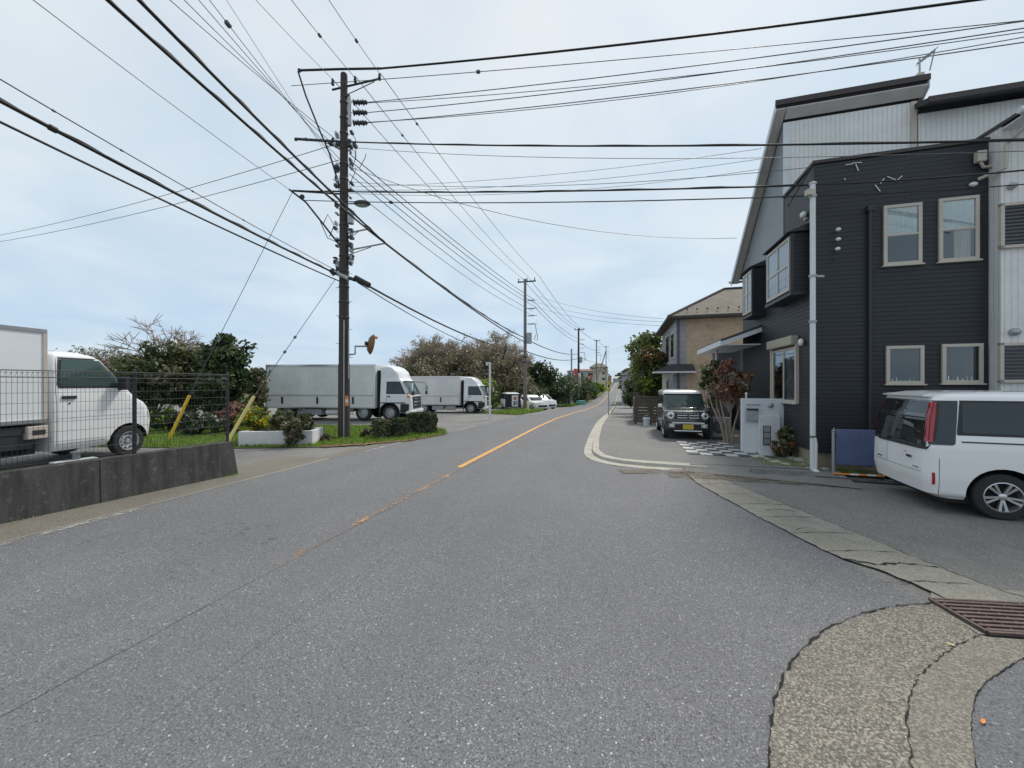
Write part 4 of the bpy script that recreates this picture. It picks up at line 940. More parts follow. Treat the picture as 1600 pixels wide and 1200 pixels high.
def bare_tree(label, x, y, z, h, spread, seed, levels=4, bark='bark_grey', leafmats=None, r=.12, lean=(0, 0), group=None, buds=0, leaf=.12, tw=1.6):
    rnd = random.Random(seed); t = thing('bare_tree', label, 'tree', (x, y, z), 0, group); mt = MB(); mbk = MB(); tips = []
    def grow(p, d, L, r, lv, mbx):
        mid = p+d*L*.5+Vector((rnd.gauss(0, .05), rnd.gauss(0, .05), rnd.gauss(0, .03)))*L; e = p+d*L
        mbx.tube([p, mid, e], [r, r*.82, r*.62], bark, 5 if lv < 2 else 3, False)
        if lv >= levels: tips.append(e); return
        for k in range(rnd.choice((3, 4)) if lv else 5):
            nd = (d+Vector((rnd.gauss(0, .55)*spread, rnd.gauss(0, .55)*spread, rnd.gauss(.08, .3)))).normalized()
            grow(p+d*L*rnd.uniform(.55, 1.0), nd, L*rnd.uniform(.62, .86), max(r*.60, .0011*h*tw), lv+1, mbk)
    grow(Vector((0, 0, -.05)), Vector((lean[0], lean[1], 1)).normalized(), h*.30, r, 0, mt)
    obj('trunk', mt, t, smooth=60); obj('branches', mbk, t, flip=False)
    if buds:
        tips = tips[:]; rnd.shuffle(tips); tp = [tuple(q) for q in tips[:buds]]
        leaves('', tp, [h*.055]*len(tp), 16, leaf, leafmats or ['brown', 'pale'], seed, t, (0, 0, 0))
    return t
gy = lambda x, y: gw(x, y)
def tx(px, D): return (px-800)/F*D
# dense evergreens behind the kei truck and fence
for i, (px, py, D, rx, lab, mats, w) in enumerate([
        (240, 545, 17.5, 1.15, 'dark glossy evergreen rising just right of the small truck cab', ['dark', 'mid', 'olive', 'pale'], [2, 3, 2, 1]),
        (296, 533, 18.5, 1.25, 'dense evergreen with olive leaves in the middle of the clump behind the mesh fence', ['dark', 'mid', 'olive', 'pale'], [2, 2, 4, 1]),
        (346, 517, 17.0, 1.12, 'tall dark evergreen at the right end of the clump behind the mesh fence', ['dark', 'mid', 'hedge'], [3, 2, 2])]):
    zt = CAMH+(600-py)/F*D; tree(lab, tx(px, D), D, 0, zt+.1, rx, rx, mats, 11+i, leaf=.135, clumps=90, per=90, trunk=.12, low=.10, weights=w, cr=.15, group='evergreens behind the mesh fence')
for i, (px, py, D, rx, lab, mats) in enumerate([
        (262, 640, 15.5, .9, 'low loose green bush under the evergreens beside the orange guy cover', ['mid', 'lime', 'dark']),
        (312, 646, 14.6, .75, 'dark rounded bush low behind the fence beside the orange guy cover', ['dark', 'hedge', 'mid']),
        (372, 628, 15.4, .7, 'reddish brown low bush between the fence end and the pale yellow guy cover', ['brown', 'red', 'olive'])]):
    zt = CAMH+(600-py)/F*D; tree(lab, tx(px, D), D, 0, max(.5, zt), rx, rx*.8, mats, 31+i, 'bush', 'bush', leaf=.09, clumps=40, per=60, trunk=.04, low=.05)
bare_tree('bare twiggy tree poking above the evergreens behind the fence', tx(268, 20), 20, 0, 6.9, 1.1, 41, 5, r=.12, tw=2.4)
bare_tree('brown twiggy tree above the small truck cab', tx(130, 22), 22, 0, 6.3, 1.3, 42, 5, r=.11, buds=110, leafmats=['brown', 'olive'], tw=2.2, leaf=.09)
bare_tree('brown twiggy tree over the rear of the small truck box', tx(40, 22), 22, 0, 6.3, 1.4, 43, 5, r=.11, tw=2.2, buds=110, leafmats=['brown', 'pale'])
for i, (px, py, D, rx, lab) in enumerate([(60, 556, 24, 2.4, 'olive bush behind the box of the small truck'), (150, 560, 23, 2.2, 'olive brown bush behind the small truck cab'), (200, 560, 22, 1.5, 'olive bush between the small truck and the evergreens')]):
    zt = CAMH+(600-py)/F*D; tree(lab, tx(px, D), D, 0, zt, rx, rx, ['olive', 'brown', 'dark', 'mid'], 51+i, 'bush', 'bush', leaf=.14, clumps=80, per=60, trunk=.06, low=.06, weights=[3, 3, 2, 1])
# wrapped stump / ivy post at the rear of the long truck
tree('ivy covered stump standing at the tail of the long truck', tx(403, 18.2), 18.2, 0, 2.85, .32, .32, ['brown', 'olive', 'dark'], 58, 'tree stump', 'ivy_stump', leaf=.10, clumps=50, per=60, trunk=.16, low=.05)
# wood behind the second truck: separate trees, brownish
wood = [(600, 590, 42, 2.6, 'b', 'low brown tree at the left end of the wood, above the long truck cab'),
        (640, 572, 44, 3.0, 'b', 'brown leafing tree of the wood above the long truck cab mirrors'),
        (680, 552, 45, 3.2, 'b', 'brown leafing tree of the wood over the shorter truck box'),
        (722, 545, 46, 3.2, 'r', 'tall russet tree of the wood over the shorter truck cab'),
        (765, 548, 44, 3.0, 'r', 'russet tree of the wood directly behind the white lamp post'),
        (800, 566, 43, 2.6, 'p', 'pale olive tree of the wood left of the second utility pole'),
        (838, 560, 48, 2.6, 'g', 'dark green tree of the wood just right of the second utility pole'),
        (868, 588, 54, 3.0, 'g', 'low dark green tree at the right end of the wood')]
pal = dict(b=(['brown', 'olive', 'pale', 'mid'], [4, 3, 2, 1]), r=(['brown', 'olive', 'pale', 'mid'], [5, 2, 3, 1]), p=(['pale', 'olive', 'brown'], [2, 2, 2]), g=(['dark', 'mid', 'hedge'], [3, 2, 2]))
for i, (px, py, D, rx, k, lab) in enumerate(wood):
    z = gy(tx(px, D), D); zt = CAMH+(600-py)/F*D; mats, w = pal[k]
    tree(lab, tx(px, D), D, z, zt-z, rx, rx, mats, 61+i, leaf=.17 if k != 'g' else .24, clumps=95, per=50, cr=.15, trunk=.16, low=.10, weights=w, group='trees in the wood behind the car park', bark='bark_grey')
for i, (px, D, h, lab) in enumerate([(668, 47, 9.0, 'bare branched tree above the shorter truck box'), (716, 48, 11.2, 'tall bare tree with tangled branches above the shorter truck cab'), (754, 49, 11.6, 'tallest bare tree of the wood left of the second utility pole'), (792, 47, 9.4, 'bare tree leaning towards the second utility pole')]):
    x = tx(px, D); bare_tree(lab, x, D, gy(x, D), h*1.02, 1.1, 81+i, 6, r=.20, group='bare trees in the wood', lean=(.1, 0), buds=260, leafmats=['brown', 'pale', 'brown', 'rust'], leaf=.13, tw=2.2)
# undergrowth below
for i, (px, py, D, rx, mats, lab) in enumerate([
        (755, 590, 33, 1.3, ['lime', 'mid', 'olive'], 'bright green young shrub left of the white lamp post'),
        (795, 606, 45, 2.2, ['brown', 'pale', 'olive'], 'brown scrub behind the poster board'),
        (830, 600, 44, 2.2, ['dark', 'brown', 'mid'], 'dark scrub behind the parked cars beside the second pole'),
        (850, 590, 52, 2.8, ['dark', 'hedge'], 'dark evergreen scrub right of the parked cars'),
        (872, 586, 56, 2.8, ['dark', 'hedge', 'mid'], 'dark rounded shrub sloping down to the verge'),
        (888, 582, 62, 2.6, ['dark', 'mid'], 'dark shrub beside the grey post at the bend')]):
    x = tx(px, D); z = gy(x, D); zt = CAMH+(600-py)/F*D
    tree(lab, x, D, z, zt-z, rx, rx, mats, 95+i, 'bush', 'bush', leaf=.17, clumps=85, per=55, trunk=.05, low=.05)
# right side trees beyond the brown house
for (px, py, D, rx, mats, w, lab, sd_) in [(1014, 516, 31, 1.40, ['mid', 'dark', 'olive', 'lime'], [4, 1, 3, 3], 'tall green tree rising behind the rounded russet topped tree', 111)]:
    x = tx(px, D); z = gy(x, D); zt = CAMH+(600-py)/F*D; tree(lab, x, D, z, zt-z, rx, rx, mats, sd_, leaf=.20, clumps=70, per=60, trunk=.13, low=.35, weights=w)
x = tx(1018, 25.5); z = gy(x, 25.5)
t = tree('rounded tree with russet top standing over the plank fence', x, 25.5, z, 4.75, 1.10, 1.1, ['dark', 'mid', 'olive', 'lime', 'olive'], 112, leaf=.11, clumps=120, per=75, trunk=.1, low=.12)
rn = random.Random(5); cs = []
for k in range(80):
    a = rn.uniform(0, 6.28); q = rn.uniform(0, .85); cs.append((math.cos(a)*q*1.15, math.sin(a)*q*1.1, 4.75-.35-q*q*1.0))
leaves('', cs, [.24]*80, 60, .11, ['orange', 'rust', 'olive'], 113, t, (0, 0, 0), name='russet_new_growth', world=False)
# red maple and shrubs by the gate
x, y = tx(1140, 12.2), 12.2
t = thing('red_shrub_tree', 'small red leaved tree with several thin trunks between the car and the white gate wall', 'tree', (x, y, .05))
m = MB(); rn = random.Random(3); tips = []
for k in range(5):
    a = rn.uniform(-.35, .35); b = rn.uniform(-.2, .2); m.tube([(a*.3, b*.3, -.05), (a*.6, b, .6), (a*1.3, b*1.4, 1.15), (a*1.6+rn.uniform(-.2, .2), b*1.6, 1.9)], [.035, .03, .025, .012], 'bark_grey', 7)
for k in range(46):
    d = Vector((rn.gauss(0, 1), rn.gauss(0, 1), rn.gauss(0, 1))).normalized()*rn.random()**.4; tips.append((d.x*.60+.04, d.y*.45, 1.92+d.z*.66))
for q in tips[::3]: m.tube([(0, 0, 1.0), (q[0]*.5, q[1]*.5, 1.35), q], [.018, .012, .005], 'bark_grey', 5, False)
obj('trunk', m, t, smooth=60); leaves('', tips, [.18]*46, 42, .075, ['red', 'rust', 'red', 'brown'], 7, t, (0, 0, 0), world=False)
tree('green and pale leaved shrub left of the red leaved tree by the canopy', tx(1112, 13.0), 13.0, .05, 2.75, .34, .4, ['mid', 'dark', 'pale', 'olive'], 121, 'shrub', 'shrub', leaf=.08, clumps=34, per=45, trunk=.025, low=.40)
tree('low red tipped shrub among the edging stones before the white gate wall', tx(1217, 9.9)-.03, 9.72, .06, .50, .24, .22, ['rust', 'red', 'dark', 'olive'], 122, 'shrub', 'shrub', leaf=.05, clumps=34, per=60, trunk=.02, low=.05)
tree('dark yellow tipped shrub between the gate wall and the black house corner', tx(1236, 9.9), 9.95, .06, .95, .22, .22, ['dark', 'olive', 'hedge', 'pale'], 123, 'shrub', 'shrub', leaf=.055, clumps=44, per=60, trunk=.03, low=.08)

# ------------------------------------------------------------------ left verge
VERGE = [(-400, 702), (200, 703), (345, 701), (500, 699), (560, 696), (640, 689), (696, 679), (694, 671), (640, 664), (560, 665.5), (480, 665), (400, 661), (200, 652), (-400, 645)]
VW = [G(*p) for p in VERGE]
def verge():
    m = MB(); m.raw([(p.x, p.y, .012) for p in VW], [tuple(range(len(VW)))], 'ground_earth'); o = obj('verge', m); o['kind'] = 'structure'
    m = MB(); pts = [(-9.8, 26.6), (-6.75, 25.6), (-6.7, 32), (-7.0, 36), (-9.6, 36)]
    m.raw([(v, s, g(s)+.015) for v, s in pts], [tuple(range(len(pts)))], 'ground_earth'); street_obj('far_verge', m)
verge()
def grass(name, label, tri_fn, n, hgt, seed, w=.012):
    rs = random.Random(seed); vs = []; fs = []
    for i in range(n):
        v, s = tri_fn(rs); x, y = W2(v, s); z = g(s)
        a = rs.uniform(0, 6.28); h = hgt*rs.uniform(.4, 1.3); dx, dy = math.cos(a)*w, math.sin(a)*w; lx, ly = rs.gauss(0, .35)*h, rs.gauss(0, .35)*h
        k = len(vs); vs += [(x-dx, y-dy, z), (x+dx, y+dy, z), (x+lx, y+ly, z+h)]; fs.append((k, k+1, k+2))
    m = MB(); MATS['leaf_grass'] = LEAF['grass']; MATS['leaf_lime'] = LEAF['lime']; m.raw(vs, fs, 'leaf_grass'); m.m = [rs.choice((0, 0, 0, 1, 2, 3)) for _ in fs]; m.mats = ['leaf_grass', 'leaf_lime', 'leaf_mid', 'leaf_olive']
    o = obj(name, m, flip=False); tag(o, label, 'grass', kind='stuff')
def inpoly(v, s, P_):
    c = False; j = len(P_)-1
    for i in range(len(P_)):
        if (P_[i][1] > s) != (P_[j][1] > s) and v < (P_[j][0]-P_[i][0])*(s-P_[i][1])/(P_[j][1]-P_[i][1])+P_[i][0]: c = not c
        j = i
    return c
PG1 = [(p.x*.985, p.y+.12*(1 if i < 7 else -1)) for i, p in enumerate(VW)]
def f1(rs):
    while True:
        x = rs.uniform(-17, -2.4); y = rs.uniform(11.2, 19)
        if x > -9.5 and rs.random() < .0 : continue
        if inpoly(x, y, PG1): return SV(x, y)
grass('verge_grass', 'bright green grass on the verge round the utility pole', f1, 70000, .10, 1)
PG2 = [(-9.8, 26.7), (-6.8, 25.7), (-6.75, 32), (-7.0, 36), (-9.6, 36)]
def f2(rs):
    while True:
        v = rs.uniform(-9.8, -6.7); s = rs.uniform(25.6, 36)
        if inpoly(v, s, PG2): return v, s
PB = [(p.x, p.y) for p in BANK]
def f5(rs):
    while True:
        x, y = rs.uniform(-14, -5.9), rs.uniform(8, 13)
        if inpoly(x, y, PB): return SV(x, y)
grass('bank_grass', 'long green grass on the raised bank behind the end of the low wall', f5, 16000, .10, 15, .007)
for o_ in [o for o in sc.objects if o.name.startswith('bank_grass')]: o_.location.z = LOTZ+.01
grass('far_verge_grass', 'bright green grass below the poster board by the second pole', f2, 9000, .20, 2, .02)
def f3(rs): return rs.uniform(-7.4, -6.8), rs.uniform(52, 72)
grass('roadside_grass', 'green grass under the grey post at the bend', f3, 2500, .35, 3, .04)
# litter of brown leaves along the verge edge and gutters
m = MB(); rn = random.Random(9)
for k in range(900):
    q = rn.random(); s = 11.3+q*3.4; v = 0
    e = rn.random(); A_, B_ = (G(500, 699), G(560, 696)) if e < .3 else (G(560, 696), G(640, 689)) if e < .8 else (G(640, 689), G(696, 679)); p_ = A_.lerp(B_, rn.random()); x, y = p_.x+rn.gauss(0, .08), p_.y+rn.gauss(.02, .10); r_ = rn.uniform(.012, .035); a = rn.uniform(0, 6.28)
    m.box((x, y, .022+rn.random()*.02), (r_*2, r_*1.3, .003), rn.choice(('leaf_litter', 'litter_brown')), a)
o = obj('fallen_leaves', m); tag(o, 'scattered brown fallen leaves along the front edge of the grass verge', 'fallen leaves', kind='stuff')

# weeds and silt at the foot of the low wall and at the verge edge
def f6(rs):
    d = rs.uniform(-.1, 7)
    if math.sin(d*5)+math.sin(d*11.3) < .35: d = rs.choice((.02, .1, 3.3, 3.4, 4.7))+rs.gauss(0, .06)
    p = WP(d, -.02-abs(rs.gauss(0, .03))); return SV(p.x, p.y)
grass('wall_weeds', 'small weeds sprouting along the foot of the low concrete wall', f6, 420, .045, 16, .005)
for lab, px, py, mt, a in (('small orange leaf lying on the dark asphalt at the lower right', 1536, 1132, 'orange_paint', .6), ('tiny yellow brown leaf on the concrete apron below the drain grate', 1486, 1011, 'yellow_pale', 2.4)):
    p = G(px, py); t = thing('fallen_leaf', lab, 'leaf', (p.x, p.y, .017), a); m = MB()
    m.raw([(-.028, 0, .002), (-.008, .010, .006), (.018, .006, .007), (.028, 0, .003), (.018, -.007, .006), (-.008, -.010, .005), (0, 0, .001)], [(6, 0, 1), (6, 1, 2), (6, 2, 3), (6, 3, 4), (6, 4, 5), (6, 5, 0)], mt); obj('blade', m, t, flip=False)
    m = MB(); m.tube([(.026, 0, .003), (.042, .004, .002)], .0012, 'litter_brown', 4); obj('stalk', m, t)
# planter
pl = thing('planter', 'white painted low block planter on the verge beside the apron', 'planter', (-7.50, 12.22, 0), R(8))
m = MB()
m.bb((-1.05, -.12, 0), (1.12, .0, .46), 'planter_white'); m.bb((-1.05, .0, 0), (-.93, .9, .46), 'planter_white'); m.bb((1.0, .0, 0), (1.12, .9, .46), 'planter_white'); m.bb((-.93, .78, 0), (1.0, .9, .46), 'planter_white')
obj('block_wall', m, pl, bevel=.012); m = MB(); m.bb((-.93, 0, .0), (1.0, .78, .38), 'ground_earth'); obj('soil', m, pl)
def bush(label, v, s, z, h, rx, mats, seed, leaf=.055, clumps=45, per=70, cat='bush', flat=.8, ry=None, w=None, name='bush'):
    x, y = W2(v, s); return tree(label, x, y, z, h, rx, ry or rx, mats, seed, cat, name, leaf=leaf, clumps=clumps, per=per, trunk=.03, low=.04, flat=flat, weights=w)
def bushp(label, px, D, z, h, rx, mats, seed, **k): v, s_ = SV(tx(px, D), D); return bush(label, v, s_, z, h, rx, mats, seed, **k)
bushp('yellow green flowering bush at the left of the white planter', 398, 12.75, .34, .85, .62, ['lime', 'yellow', 'mid', 'olive'], 131, w=[3, 3, 3, 2], ry=.4, clumps=60)
bushp('grey green spreading bush in the middle of the white planter', 440, 12.6, .34, .72, .36, ['olive', 'mid', 'pale'], 132, ry=.32)
bushp('dark drooping shrub hanging over the front of the white planter', 460, 12.0, .0, .85, .38, ['dark', 'brown', 'olive'], 133, ry=.24)
bushp('grey leaved shrub at the right end of the white planter', 476, 12.65, .30, .72, .30, ['pale', 'olive', 'dark'], 134)
bushp('small dark tuft in the grass left of the utility pole', 512, 13.1, 0, .24, .26, ['dark', 'brown'], 135, clumps=14)
bushp('small brown tuft in the grass right of the utility pole', 573, 14.1, 0, .34, .26, ['brown', 'dark'], 136, clumps=16)
# clipped shrubs: box-like leaf shells
def clipped(name, label, cat, v, s, w, d, h, seed, mats, n=9000, leaf=.04, r=None, group=None):
    t = sthing(name, label, cat, v, s, 0, group); m = MB()
    m.bb((-w/2+.05, -d/2+.05, .0), (w/2-.05, d/2-.05, h-.05), 'bark'); obj('stems', m, t, bevel=.04)
    rn = random.Random(seed); cs = []
    for k in range(n//10):
        u = [rn.uniform(-1, 1), rn.uniform(-1, 1), rn.uniform(-1, 1)]; ax = rn.choice((0, 1, 2, 2)); u[ax] = rn.choice((-1, 1)) if ax < 2 else 1
        wob = .02*math.sin(u[0]*7+seed)+.02*math.sin(u[2]*5)
        cs.append((u[0]*(w/2+wob-.03), u[1]*(d/2+wob-.03), h/2+u[2]*(h/2-.03+wob)))
    leaves('', cs, [.06]*len(cs), 10, leaf, mats, seed, t, (0, 0, 0), name='foliage', world=False)
def hv(px, D): return SV(tx(px, D), D)
for (pxx, D, w, d, h, lab, mats, sd_) in [(596, 13.75, .50, .45, .66, 'small clipped cube shrub nearest the utility pole', ['hedge', 'mid', 'brown'], 141), (624, 14.1, .52, .45, .70, 'small clipped cube shrub between the other cube and the long hedge', ['hedge', 'mid', 'dark'], 142),
                                      (659, 15.2, 1.12, .6, .82, 'long clipped dark hedge block at the right end of the verge', ['hedge', 'dark', 'mid'], 143)]:
    v, s = hv(pxx, D); clipped('clipped_hedge', lab, 'hedge', v, s, w, d, h, sd_, mats, 14000 if w > 1 else 7000, group='clipped shrubs on the verge')

# guy wire covers
def yellow(label, a, b, r, mat):
    t = thing('guy_wire_cover', label, 'guy cover', tuple(a)); m = MB(); m.tube([a, b], r, mat, 10); obj('tube', m, t, world=True)
    m = MB(); m.tube([a+Vector((0, 0, -.05)), a+(b-a)*.05], .012, 'galv', 6); obj('anchor_rod', m, t, world=True)
g1 = P(259, 697, 12.0); yellow('bright orange yellow guy wire cover leaning behind the mesh fence', g1, P(296, 618, 12.3), .045, 'yellow_tube')
g2 = P(350, 700, 10.1); yellow('pale weathered yellow guy wire cover leaning at the end of the low wall', g2, P(397, 619, 10.6), .042, 'yellow_pale')
# ------------------------------------------------------------------ black house
def house_window(t, c, w, h, kind, frame='frame_beige', curtain=True, name='window'):
    """in the thing's local frame: wall face looks to -y at y=c[1] (kind 's') or to -x at x=c[0] (kind 'v'); c = centre"""
    f = MB(); x0, y0, z0 = c; e = .05; fw = .065
    def put(m, a0, a1, b0, b1, d0, d1, mat):       # a along wall, b height, d outwards
        if kind == 's': m.bb((x0+a0, y0-d1, z0+b0), (x0+a1, y0-d0, z0+b1), mat)
        else: m.bb((x0-d1, y0+a0, z0+b0), (x0-d0, y0+a1, z0+b1), mat)
    put(f, -w/2, w/2, -h/2, -h/2+fw, 0, e, frame); put(f, -w/2, w/2, h/2-fw, h/2, 0, e, frame)
    put(f, -w/2, -w/2+fw, -h/2+fw, h/2-fw, 0, e, frame); put(f, w/2-fw, w/2, -h/2+fw, h/2-fw, 0, e, frame)
    put(f, -w/2-.03, w/2+.03, -h/2-.03, -h/2, 0, e+.03, frame)
    if kind == 's' and h > .9*w and name == 'sash_window': put(f, -w/2+fw, w/2-fw, -.02, .02, 0, e-.008, frame)
    if name == 'sliding_window': put(f, -.025, .025, -h/2+fw, h/2-fw, 0, e-.008, frame)
    wo = obj('window_frame', f, t, bevel=.005)
    b = MB(); put(b, -w/2+fw-.005, w/2-fw+.005, -h/2+fw-.005, h/2-fw+.005, .001, .004, 'interior_dark'); obj('room_dark_sheet', b, wo, world=False)  # dark sheet on the wall, gloom of an unlit room in its colour
    if curtain:
        cm = MB(); n = 28; cw = curtain if isinstance(curtain, tuple) else (-.42, .42, -.46, .46); vs = []
        a0, a1 = cw[0]*w, cw[1]*w; lo, hi = max(-h/2+fw, cw[2]*h), min(h/2-fw, cw[3]*h)
        for i in range(n+1):
            a = a0+(a1-a0)*i/n; d = .013+.006*math.sin(i*1.7)
            for z in (lo, hi): vs.append((x0+a, y0-d, z0+z) if kind == 's' else (x0-d, y0+a, z0+z))
        cm.raw(vs, [(2*i, 2*i+2, 2*i+3, 2*i+1) for i in range(n)], 'curtain'); obj('curtain', cm, wo, flip=False)
    p = MB(); put(p, -w/2+fw-.004, w/2-fw+.004, -h/2+fw-.004, h/2-fw+.004, .026, .032, 'glass_clear'); obj('pane', p, wo)
    return wo
VF = 4.22; S0 = 10.24; S1 = 11.92; VR = 7.26
def black_house():
    t = sthing('black_house', 'two storey black clad house with a steep single pitch roof', 'house', 0, 0)
    # everything inside in (v, s, z)
    m = MB()
    m.bb((VF, S0, .42), (VR, S1, 6.93), 'siding_black')
    obj('front_wing', m, t)
    m = MB(); m.bb((VF-.035, S0-.035, 6.93), (VR+.0, S1, 7.0), 'roof_edge'); m.bb((VF-.0, S0-.0, 6.90), (VR, S1, 6.93), 'trim_black'); obj('parapet_cap', m, t)
    def top(s): return 9.36-(s-11.72)*.835
    m = MB(); sl = 15.5
    m.prism([(S1, .42), (sl, .42), (sl, top(sl)-.22), (S1, top(S1)-.22)], VF, VF+.12, 'siding_black', 'x'); obj('street_wall', m, t)
    m = MB(); m.prism([(S1+.002, 5.6), (sl, 5.55), (sl, top(sl)-.221), (S1+.002, top(S1)-.221)], VF-.012, VF-.001, 'siding_blue', 'x'); obj('gable_lit_siding', m, t)  # same dark boards as below, glancing light put into the paler colour
    m = MB(); m.bb((VF, S1, 6.93), (7.05, S1+.12, top(S1+.12)-.12), 'siding_grey'); m.bb((VF-.02, S1-.03, 6.9), (VF+.10, S1-.001, top(S1)-.25), 'white_fascia'); m.bb((6.95, S1-.03, 6.9), (7.07, S1-.001, top(S1)-.22), 'frame_beige')
    m.bb((6.68, S1+.12, 6.93), (6.80, sl, 6.98), 'siding_grey'); obj('high_wall', m, t)
    m = MB(); m.prism([(S1+.13, .42), (sl, .42), (sl, top(sl)-.22), (S1+.13, top(S1+.13)-.22)], 6.92, 7.05, 'siding_grey', 'x'); m.bb((VF+.12, sl-.12, .42), (6.66, sl-.001, top(sl)-.25), 'siding_black'); obj('back_wall', m, t)
    # roof slab with fascia and soffit
    a, b = 11.72, 15.98
    r = MB(); r.prism([(a, top(a)), (b, top(b)), (b, top(b)+.10), (a, top(a)+.10)], 3.97, 7.20, 'roof_slate', 'x'); rf = obj('roof', r, t)
    r = MB(); r.prism([(a-.03, top(a)-.03), (a-.001, top(a)-.03), (a-.001, top(a)+.11), (a-.03, top(a)+.11)], 3.95, 7.22, 'roof_edge', 'x')
    obj('ridge_board', r, rf)
    r = MB(); r.prism([(a, top(a)-.20), (b, top(b)-.20), (b, top(b)-.002), (a, top(a)-.002)], 3.945, 3.97, 'white_fascia', 'x')
    r.prism([(a, top(a)-.20), (b, top(b)-.20), (b, top(b)-.002), (a, top(a)-.002)], 7.20, 7.22, 'white_fascia', 'x'); obj('fascia', r, rf)
    r = MB(); r.prism([(a, top(a)-.14), (b, top(b)-.14), (b, top(b)-.11), (a, top(a)-.11)], 3.97, VF-.013, 'soffit_brown', 'x'); r.prism([(a, top(a)-.14), (S1-.031, top(S1)-.16), (S1-.031, top(S1)-.13), (a, top(a)-.11)], VF, 7.19, 'soffit_brown', 'x'); obj('soffit', r, rf)
    r = MB(); r.tube([(3.90, b+.05, top(b)-.05), (7.2, b+.05, top(b)-.05)], .055, 'white_fascia', 8); obj('gutter_pipe', r, rf)
    # foundation
    m = MB(); m.bb((VF+.04, S0+.04, 0), (VR, S1+.4, .42), 'concrete_found'); m.bb((VF+.04, S1+.4, 0), (6.8, sl, .42), 'concrete_found'); obj('foundation', m, t)
    m = MB(); m.bb((VF-.008, S0-.008, .40), (VR, S0-.001, .44), 'trim_black'); m.bb((VF-.012, S0-.008, .42), (VF-.0005, S0+.03, 6.9), 'trim_black'); obj('corner_trim', m, t)
    # entrance wing and canopy
    m = MB(); m.bb((4.45, sl, 0), (6.8, 17.3, 3.45), 'siding_blue'); m.bb((3.55, 16.9, 0), (4.45, 17.15, 3.35), 'siding_blue'); obj('entrance_wing', m, t)
    m = MB(); m.bb((3.50, 14.1, .0), (VF-.0, 16.9, .24), 'concrete_kerb'); obj('entrance_step', m, t, bevel=.01)
    m = MB(); m.bb((3.62, 16.86, .30), (4.35, 16.899, 2.4), 'glass_dark'); m.bb((3.58, 16.85, .26), (3.64, 16.899, 2.44), 'frame_dark'); obj('side_light', m, t)
    m = MB(); m.tube([(3.30, 15.2, .0), (3.30, 15.2, 3.26)], .05, 'frame_beige', 8); obj('canopy_post', m, t)
    m = MB(); m.prism([(3.08, 3.30), (VF-.001, 3.72), (VF-.001, 3.80), (3.08, 3.38)], 13.60, 17.4, 'roof_slate', 'y')
    m.prism([(3.06, 3.16), (VF-.001, 3.58), (VF-.001, 3.715), (3.06, 3.295)], 13.57, 13.60, 'white_fascia', 'y'); m.bb((3.05, 13.60, 3.17), (3.08, 17.4, 3.34), 'white_fascia')
    m.bb((3.10, 13.62, 3.18), (4.2, 17.3, 3.21), 'white_fascia'); obj('canopy', m, t)
    # street facade openings
    w = house_window(t, (VF, 11.85, 2.18), 1.55, 1.42, 'v', curtain=(-.45, -.05, -.5, .5), name='sliding_window')
    m = MB(); m.bb((VF-.17, 11.02, 2.93), (VF-.001, 12.68, 3.16), 'shutter'); obj('shutter_box', m, t, bevel=.015)
    m = MB(); m.bb((VF-.07, 11.00, 1.46), (VF-.001, 11.06, 2.93), 'frame_beige'); m.bb((VF-.07, 12.64, 1.46), (VF-.001, 12.70, 2.93), 'frame_beige'); obj('shutter_rail', m, t)
    for (sa, sb) in ((10.52, 12.12), (13.30, 14.25)):
        m = MB(); v0 = 3.877
        m.bb((v0+.02, sa+.02, 4.12), (VF-.002, sb-.02, 5.52), 'siding_black'); bw = obj('bay_window', m, t)
        m = MB(); m.prism([(v0-.10, 5.53), (VF-.013, 5.70), (VF-.013, 5.53)], sa-.06, sb+.06, 'trim_black', 'y'); obj('bay_roof', m, bw); m = MB(); m.bb((v0-.03, sa-.03, 4.05), (VF-.002, sb+.03, 4.12), 'trim_black'); obj('bay_sill', m, bw)
        m = MB()
        for s_ in (sa, sb-.06): m = MB(); m.bb((v0-.012, s_, 4.12), (v0+.06, s_+.06, 5.52), 'trim_black'); obj('bay_corner', m, bw)
        c = ((sa+sb)/2); ww = sb-sa-.14
        f = MB(); 
        for q in ((-ww/2, ww/2, 4.18, 4.25), (-ww/2, ww/2, 5.40, 5.47), (-ww/2, -ww/2+.07, 4.25, 5.40), (ww/2-.07, ww/2, 4.25, 5.40), (-.03, .03, 4.25, 5.40), (-ww/2+.07, ww/2-.07, 4.78, 4.82)):
            f.bb((v0-.022, c+q[0], q[2]), (v0+.018, c+q[1], q[3]), 'frame_beige')
        obj('bay_frame', f, bw)
        p = MB(); p.bb((v0-.008, c-ww/2+.05, 4.82), (v0-.002, c+ww/2-.05, 5.41), 'glass_clear'); p.bb((v0-.008, c-ww/2+.05, 4.24), (v0-.002, c+ww/2-.05, 4.78), 'glass_clear'); obj('pane', p, bw)
        p = MB(); p.bb((v0+.004, c-ww/2+.05, 4.24), (v0+.012, c+ww/2-.05, 5.41), 'curtain'); obj('curtain', p, bw)
